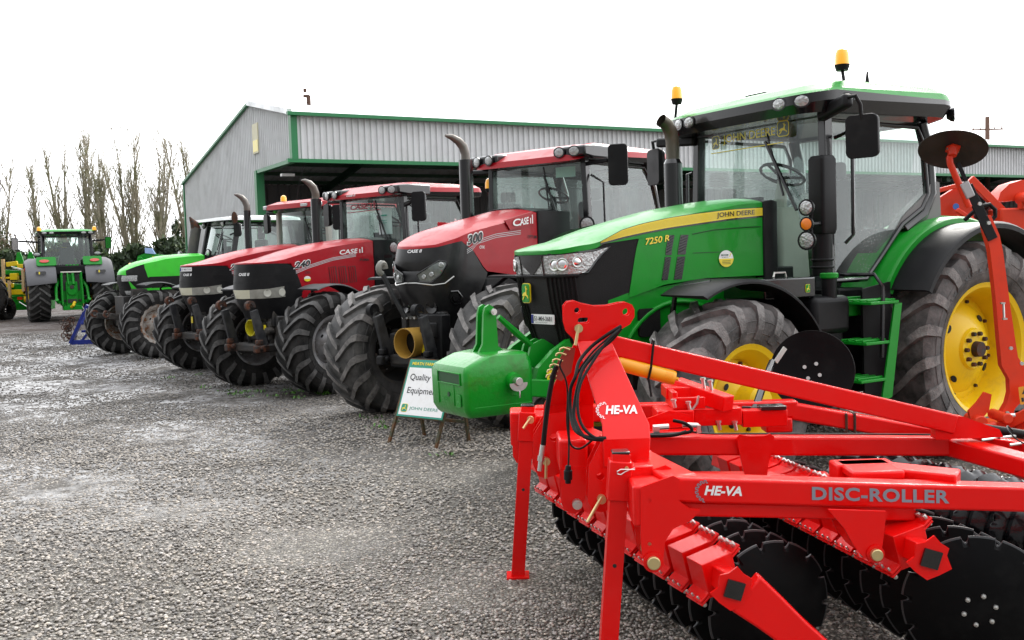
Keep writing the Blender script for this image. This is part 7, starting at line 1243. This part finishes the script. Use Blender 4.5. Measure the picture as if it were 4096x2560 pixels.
def build_orange_machine():
    O = Vector((5.3, 11.2, 0)); rt = thing('folded_mower', 'orange red folded machine standing behind the rear wheel of the nearest green tractor', 'farm implement', O)
    def P(name, mb, mats, bevel=0, **k): mb.V = [(x - O.x, y - O.y, z) for x, y, z in mb.V]; return part(name, mb, mats, rt, bevel, **k)
    m = MB(); m.prism([(4.4, 2.12), (4.55, 2.2), (5.05, 2.50), (5.16, 2.44), (5.2, 2.2), (5.25, 1.9), (4.5, 1.9)], (0, 11.2, 0), (1, 0, 0), (0, 0, 1), -.06); P('side_panel', m, ORED, bevel=.01)
    m = MB(); m.beam((4.60, 11.1, 2.40), (5.12, 11.1, 2.52), .05, .05); m.beam((5.12, 11.1, 2.56), (5.68, 11.1, 1.98), .06, .09); m.beam((4.95, 11.05, 2.22), (5.2, 11.05, 2.05), .04, .05); P('boom', m, ORED, bevel=.008)
    m = MB(); m.prism(circ(4.98, 2.26, .035, 16), (0, 11.13, 0), (1, 0, 0), (0, 0, 1), -.003); P('round_sticker', m, mat('blue_sticker', (.05, .15, .5), .4))
    m = MB(); m.box(5.42, 6.4, 11.0, 11.6, 1.80, 2.22); P('hopper', m, ORED, bevel=.02); m = MB(); m.box(5.44, 6.38, 11.05, 11.5, 1.74, 1.80); P('hopper_base', m, YEL)
    m = MB(); m.prism([(5.43, 2.30), (5.46, 2.40), (5.56, 2.49), (5.70, 2.53), (6.3, 2.53), (6.3, 2.36), (5.68, 2.36), (5.62, 2.30)], (0, 11.1, 0), (1, 0, 0), (0, 0, 1), -.25); m.cyl((5.68, 10.85, 2.32), (5.68, 11.1, 2.32), .07, n=16); m.box(5.62, 5.74, 10.95, 11.05, 2.2, 2.32); P('cover', m, ORED, bevel=.01)
    m = MB(); m.box(5.0, 5.5, 11.3, 11.4, 1.85, 2.25); P('grey_plate', m, MGREY); m = MB(); m.beam((5.25, 11.25, 2.1), (5.42, 11.25, 2.32), .04, .05); P('black_lever', m, BLK)
    m = MB(); m.box(4.5, 6.4, 11.2, 11.6, .8, 1.9); m.box(4.6, 4.8, 11.2, 11.5, 0, .8); m.box(6.0, 6.2, 11.2, 11.5, 0, .8); m.cyl((5.9, 10.9, 1.2), (5.9, 11.0, 1.2), .2, n=12); P('machine_frame', m, ORED, bevel=.02)
build_orange_machine()
def build_left():
    # blue harrow frame lying beside the lime tractor
    rt = thing('harrow', 'blue steel harrow frame with chain mesh standing beside the lime green tractor', 'farm implement', (-10.4, 24.4, .05))
    m = MB(); pts = [(-.44, 0, .04), (.06, -.1, .98), (.30, -.1, .98)]; m.beam((-.46, 0, .03), (.02, 0, .96), .07, .11, up=(0, 1, 0)); m.beam((-.46, 0, .05), (.7, 0, .05), .08, .12); m.beam((.16, 0, .96), (-.1, -.15, .5), .06, .09, up=(0, 1, 0)); m.beam((-.20, 0, .06), (.42, 0, .80), .05, .06, up=(0, 1, 0)); m.beam((-.3, .3, .3), (.7, .3, .3), .05, .06); m.beam((.02, 0, .3), (.12, .3, .08), .05, .06); m.beam((.0, 0, .93), (.25, .2, .80), .05, .06)
    part('harrow_frame', m, BLUEP, rt, bevel=.006); m = MB()
    rd = random.Random(3)
    for k in range(30): a = rd.uniform(0, 6.3); c = Vector((-.50 + rd.uniform(-.12, .10), rd.uniform(-.1, .2), .36 + rd.uniform(-.24, .28))); m.tube([c + Vector((cos(t + a) * .06, .02 * sin(2 * t), sin(t + a) * .06)) for t in (0, 1, 2, 3, 4, 5, 6)], .011, 4)
    part('chain_bundle', m, RUST, rt); m = MB()
    for k in range(16): x = -.25 + .06 * k; m.tube([(x, .05, .10), (x + .03, .05, .16), (x + .06, .05, .10)], .006, 4); m.tube([(x, .1, .20), (x + .03, .1, .26), (x + .06, .1, .20)], .006, 4)
    for k in range(5): m.tube([(-.1 + .09 * k, -.05, .93 - .06 * (k % 2)), (-.05 + .09 * k, -.05, .85), (-.1 + .09 * k, -.05, .80)], .012, 4)
    part('chain_mesh', m, STEEL, rt)
    # loader arms behind the lime tractor
    rt = thing('front_loader', 'green loader boom with yellow stripe behind the lime green tractor', 'loader', (-10.9, 30, .12))
    m = MB(); m.prism([(-.70, 1.55), (-.40, 1.72), (-.28, 2.12), (-.05, 2.20), (1.2, 2.05), (1.2, 1.90), (.15, 1.93), (.0, 1.70), (-.2, 1.5)], (0, 0, 0), (1, 0, 0), (0, 0, 1), -.12); m.cyl((-.16, -.16, 2.0), (-.16, -.1, 2.0), .09, n=16); part('boom', m, GREEN, rt, bevel=.01)
    m = MB(); m.prism([(.2, 2.06), (1.1, 1.95), (1.1, 1.99), (.2, 2.10)], (0, -.125, 0), (1, 0, 0), (0, 0, 1), -.004); part('stripe', m, YDEC, rt); m = MB(); m.cyl((.3, -.2, 1.9), (.6, -.2, 1.86), .12, n=12); part('hose_loop', m, HOSE, rt)
    m = MB(); m.prism([(-.05, 2.2), (.25, 2.16), (.15, 2.34), (-.05, 2.36)], (0, -.02, 0), (1, 0, 0), (0, 0, 1), -.1); part('blue_white_label', m, mat('pale_blue', (.35, .5, .8), .4), rt)
    m = MB(); m.box(-.9, 1.2, 0, .8, .3, 1.5); m.box(-.75, -.5, .1, .5, 0, .5); m.box(.8, 1.1, .1, .5, 0, .5); part('loader_frame', m, GREEN, rt, bevel=.03); m = MB(); m.prism([(-.78, 1.4), (-.74, 1.66), (-.5, 1.78), (-.25, 1.74), (-.3, 1.4)], (0, -.05, 0), (1, 0, 0), (0, 0, 1), -.3); part('silver_cover', m, mat('silver_paint', (.5, .52, .52), .35), rt, bevel=.03)
    beacon(rt, (-.45, -.2, 1.78), .09, .05)
    # stacked implements at the far left
    rt = thing('grass_machine', 'green and yellow folded farm machine with a small black tyre at the left edge', 'farm implement', (-17.9, 36.2, .18)); rd = random.Random(9)
    m = MB()
    for x0, z0, x1, z1, h in ((-.45, 1.72, .9, 1.60, .16), (-.3, 1.12, .9, 1.22, .20), (-.2, .45, .95, .62, .14), (.2, .9, .9, .95, .10), (-.5, .78, .95, .74, .08), (.35, 1.9, .9, 1.86, .10)): m.beam((x0, 0, z0), (x1, .1, z1), .12, h)
    for x in (.0, .42): m.prism([(x - .18, 1.85), (x + .22, 1.85), (x + .12, 2.25), (x + .05, 2.42), (x - .06, 2.42)], (0, .2, 0), (1, 0, 0), (0, 0, 1), -.05)
    m.prism([(-.3, 1.0), (.8, 1.1), (.85, 1.5), (.55, 1.5), (.3, 1.25), (-.3, 1.3)], (0, .1, 0), (1, 0, 0), (0, 0, 1), -.08); m.box(-.6, .9, .4, .9, .3, 1.2); m.box(.3, .55, .3, .5, 0, .5); part('green_frame', m, GREEN, rt, bevel=.01)
    m = MB()
    for x0, z0, x1, z1, h in ((-.62, .98, .55, .98, .18), (.25, 1.02, .78, 1.02, .30), (-.6, 1.50, .05, 1.50, .06), (-.3, 1.98, .1, 2.02, .16), (.1, 1.92, .45, 1.90, .14), (-.5, 1.25, -.1, 1.22, .16), (.55, 1.50, .75, 1.42, .20)): m.beam((x0, -.12, z0), (x1, -.12, z1), .1, h)
    m.box(-.15, .12, -.25, -.1, 1.42, 1.66); part('yellow_bars', m, YEL, rt, bevel=.01)
    m = MB()
    for x, z0, z1 in ((-.72, 1.2, 2.2), (-.4, 1.25, 2.18), (-.22, .5, 1.4), (.3, 1.0, 1.8), (.45, .3, 1.0)): m.beam((x, -.2, z0), (x + .02, -.2, z1), .09, .09, up=(1, 0, 0))
    part('timber_prop', m, PALET, rt); m = MB()
    for x0, z0, x1, z1 in ((-.1, 1.9, .6, 1.7), (-.05, 1.85, .65, 1.66), (-.1, 1.36, .7, 1.40), (.1, .62, .4, .42)): m.tube([(x0, -.18, z0), (x1, -.18, z1)], .02, 6)
    part('steel_rods', m, STEEL, rt); m = MB(); m.box(.35, .65, -.2, -.1, 1.72, 1.84); m.box(.35, .5, -.2, -.1, 1.0, 1.15); m.box(.05, .2, -.2, -.1, .7, .8); m.box(-.55, -.45, -.2, -.1, 1.1, 1.4); part('red_reflector', m, LENSR, rt)
    part('small_tyre', tyre_mesh(.42, .34, .2, 16, (RUB, RUB), .012), None, rt, loc=(-.22, -.6, .40), rot=(0, 0, R(75))); part('small_tyre', tyre_mesh(.42, .30, .2, 16, (RUB, RUB), .012), None, rt, loc=(.75, .3, 1.32), rot=(0, 0, R(70)))
    rt = thing('baler', 'tall narrow tyre on a bright yellow rim cut off by the left edge', 'farm machine', (-18.52, 34.6, .16)); w_ = wheel(rt, 0, 0, .95, .5, .62, 18, (RUB, RUB), [RIMY, RUST, BLK], -1, 0, 'rear', .1); w_.rotation_euler = (0, 0, R(20)); m = MB(); m.box(-.9, -.3, -.6, .6, .6, 1.5); m.cyl((-.5, 0, .9), (0, 0, .9), .1); part('baler_body', m, GREEN, rt, bevel=.05); m = MB(); m.box(-1.0, -.8, -.5, .5, 0, .7); part('baler_foot', m, GREEN, rt)
    # yellow machine parts seen beyond the rear facing tractor
    rt = thing('yellow_plough', 'low grey and yellow cultivator on the ground right of the rear facing tractor', 'farm implement', (-13.1, 38, .22)); m = MB(); m.box(-1.1, .8, 0, .15, .35, .5); m.box(-.3, .7, 0, .1, .52, .62)
    for k in range(6): m.prism([(0, .5), (.12, .5), (.25, .0), (.12, .0)], (-1.05 + .32 * k, -.05, 0), (1, 0, 0), (0, 0, 1), -.05, 1)
    part('cultivator_frame', m, [YEL, MGREY], rt)
    g = [(-5.42, 16.99), (-4.73, 15.07), (-4.23, 14.63), (-3.95, 14.27), (-3.78, 13.89), (-3.74, 14.34), (-3.37, 13.91), (-3.33, 14.49), (-3.16, 14.09), (-2.99, 13.6), (-3.06, 14.31), (-2.63, 13.97), (-2.67, 13.87), (-5.79, 16.61), (-9.99, 23.07), (-1.66, 11.63), (-1.41, 11.27), (-4.05, 14.2), (-3.9, 14.5), (-.62, 9.3), (-1.5, 10.9)]
    m = MB()
    for x, y in g:
        big = 1.8 if (x, y) in ((-2.63, 13.97), (-2.67, 13.87)) else 1
        for k in range(14):
            a = rd.uniform(0, 6.28); l = rd.uniform(.03, .075) * big; px, py = x + rd.gauss(0, .06), y + rd.gauss(0, .05); d = Vector((cos(a), sin(a), rd.uniform(.3, 1.6))).normalized() * l; s_ = Vector((-sin(a), cos(a), 0)) * .012; b = Vector((px, py, .005)); m.add([b, b + d * .6 + s_, b + d, b + d * .6 - s_], [(0, 1, 2, 3)])
    o = part('weeds', m, mat('weed_green', (.07, .20, .02), .6)); o['kind'] = 'stuff'; tag(o, 'small green weeds growing through the gravel in front of the tractors', 'weeds')
build_left()

def split_islands(o):
    me = o.data; par = list(range(len(me.vertices)))
    def find(a):
        while par[a] != a: par[a] = par[par[a]]; a = par[a]
        return a
    for p in me.polygons:
        vs = p.vertices; r = find(vs[0])
        for v in vs[1:]: par[find(v)] = r
    groups = {}
    for p in me.polygons: groups.setdefault(find(p.vertices[0]), []).append(p)
    if len(groups) < 2: return
    for k, ps in enumerate(groups.values()):
        mb = MB(); idx = {}
        for p in ps:
            for v in p.vertices:
                if v not in idx: idx[v] = len(mb.V); mb.V.append(tuple(me.vertices[v].co))
            mb.F.append(tuple(idx[v] for v in p.vertices)); mb.M.append(p.material_index)
        nm = o.name.split('.')[0]; n = mkmesh(nm, mb, list(me.materials))
        if k == 0: first = n
        else:
            c = o.copy(); c.data = n; COL.objects.link(c)
    o.data = first
for o in [o for o in COL.objects if o.name.split('.')[0] in ('grab_rail', 'lower_rail', 'valve_block', 'set_bolt', 'panel_seam', 'u_bolt', 'fuel_tank', 'bolt', 'timber_prop', 'steel_rods', 'red_reflector', 'hydraulic_coupler', 'rear_brace', 'hose_fitting') and o.type == 'MESH' and not (o.name.startswith('bolt') and o.parent and o.parent.name.startswith('disc_roller'))]: split_islands(o)
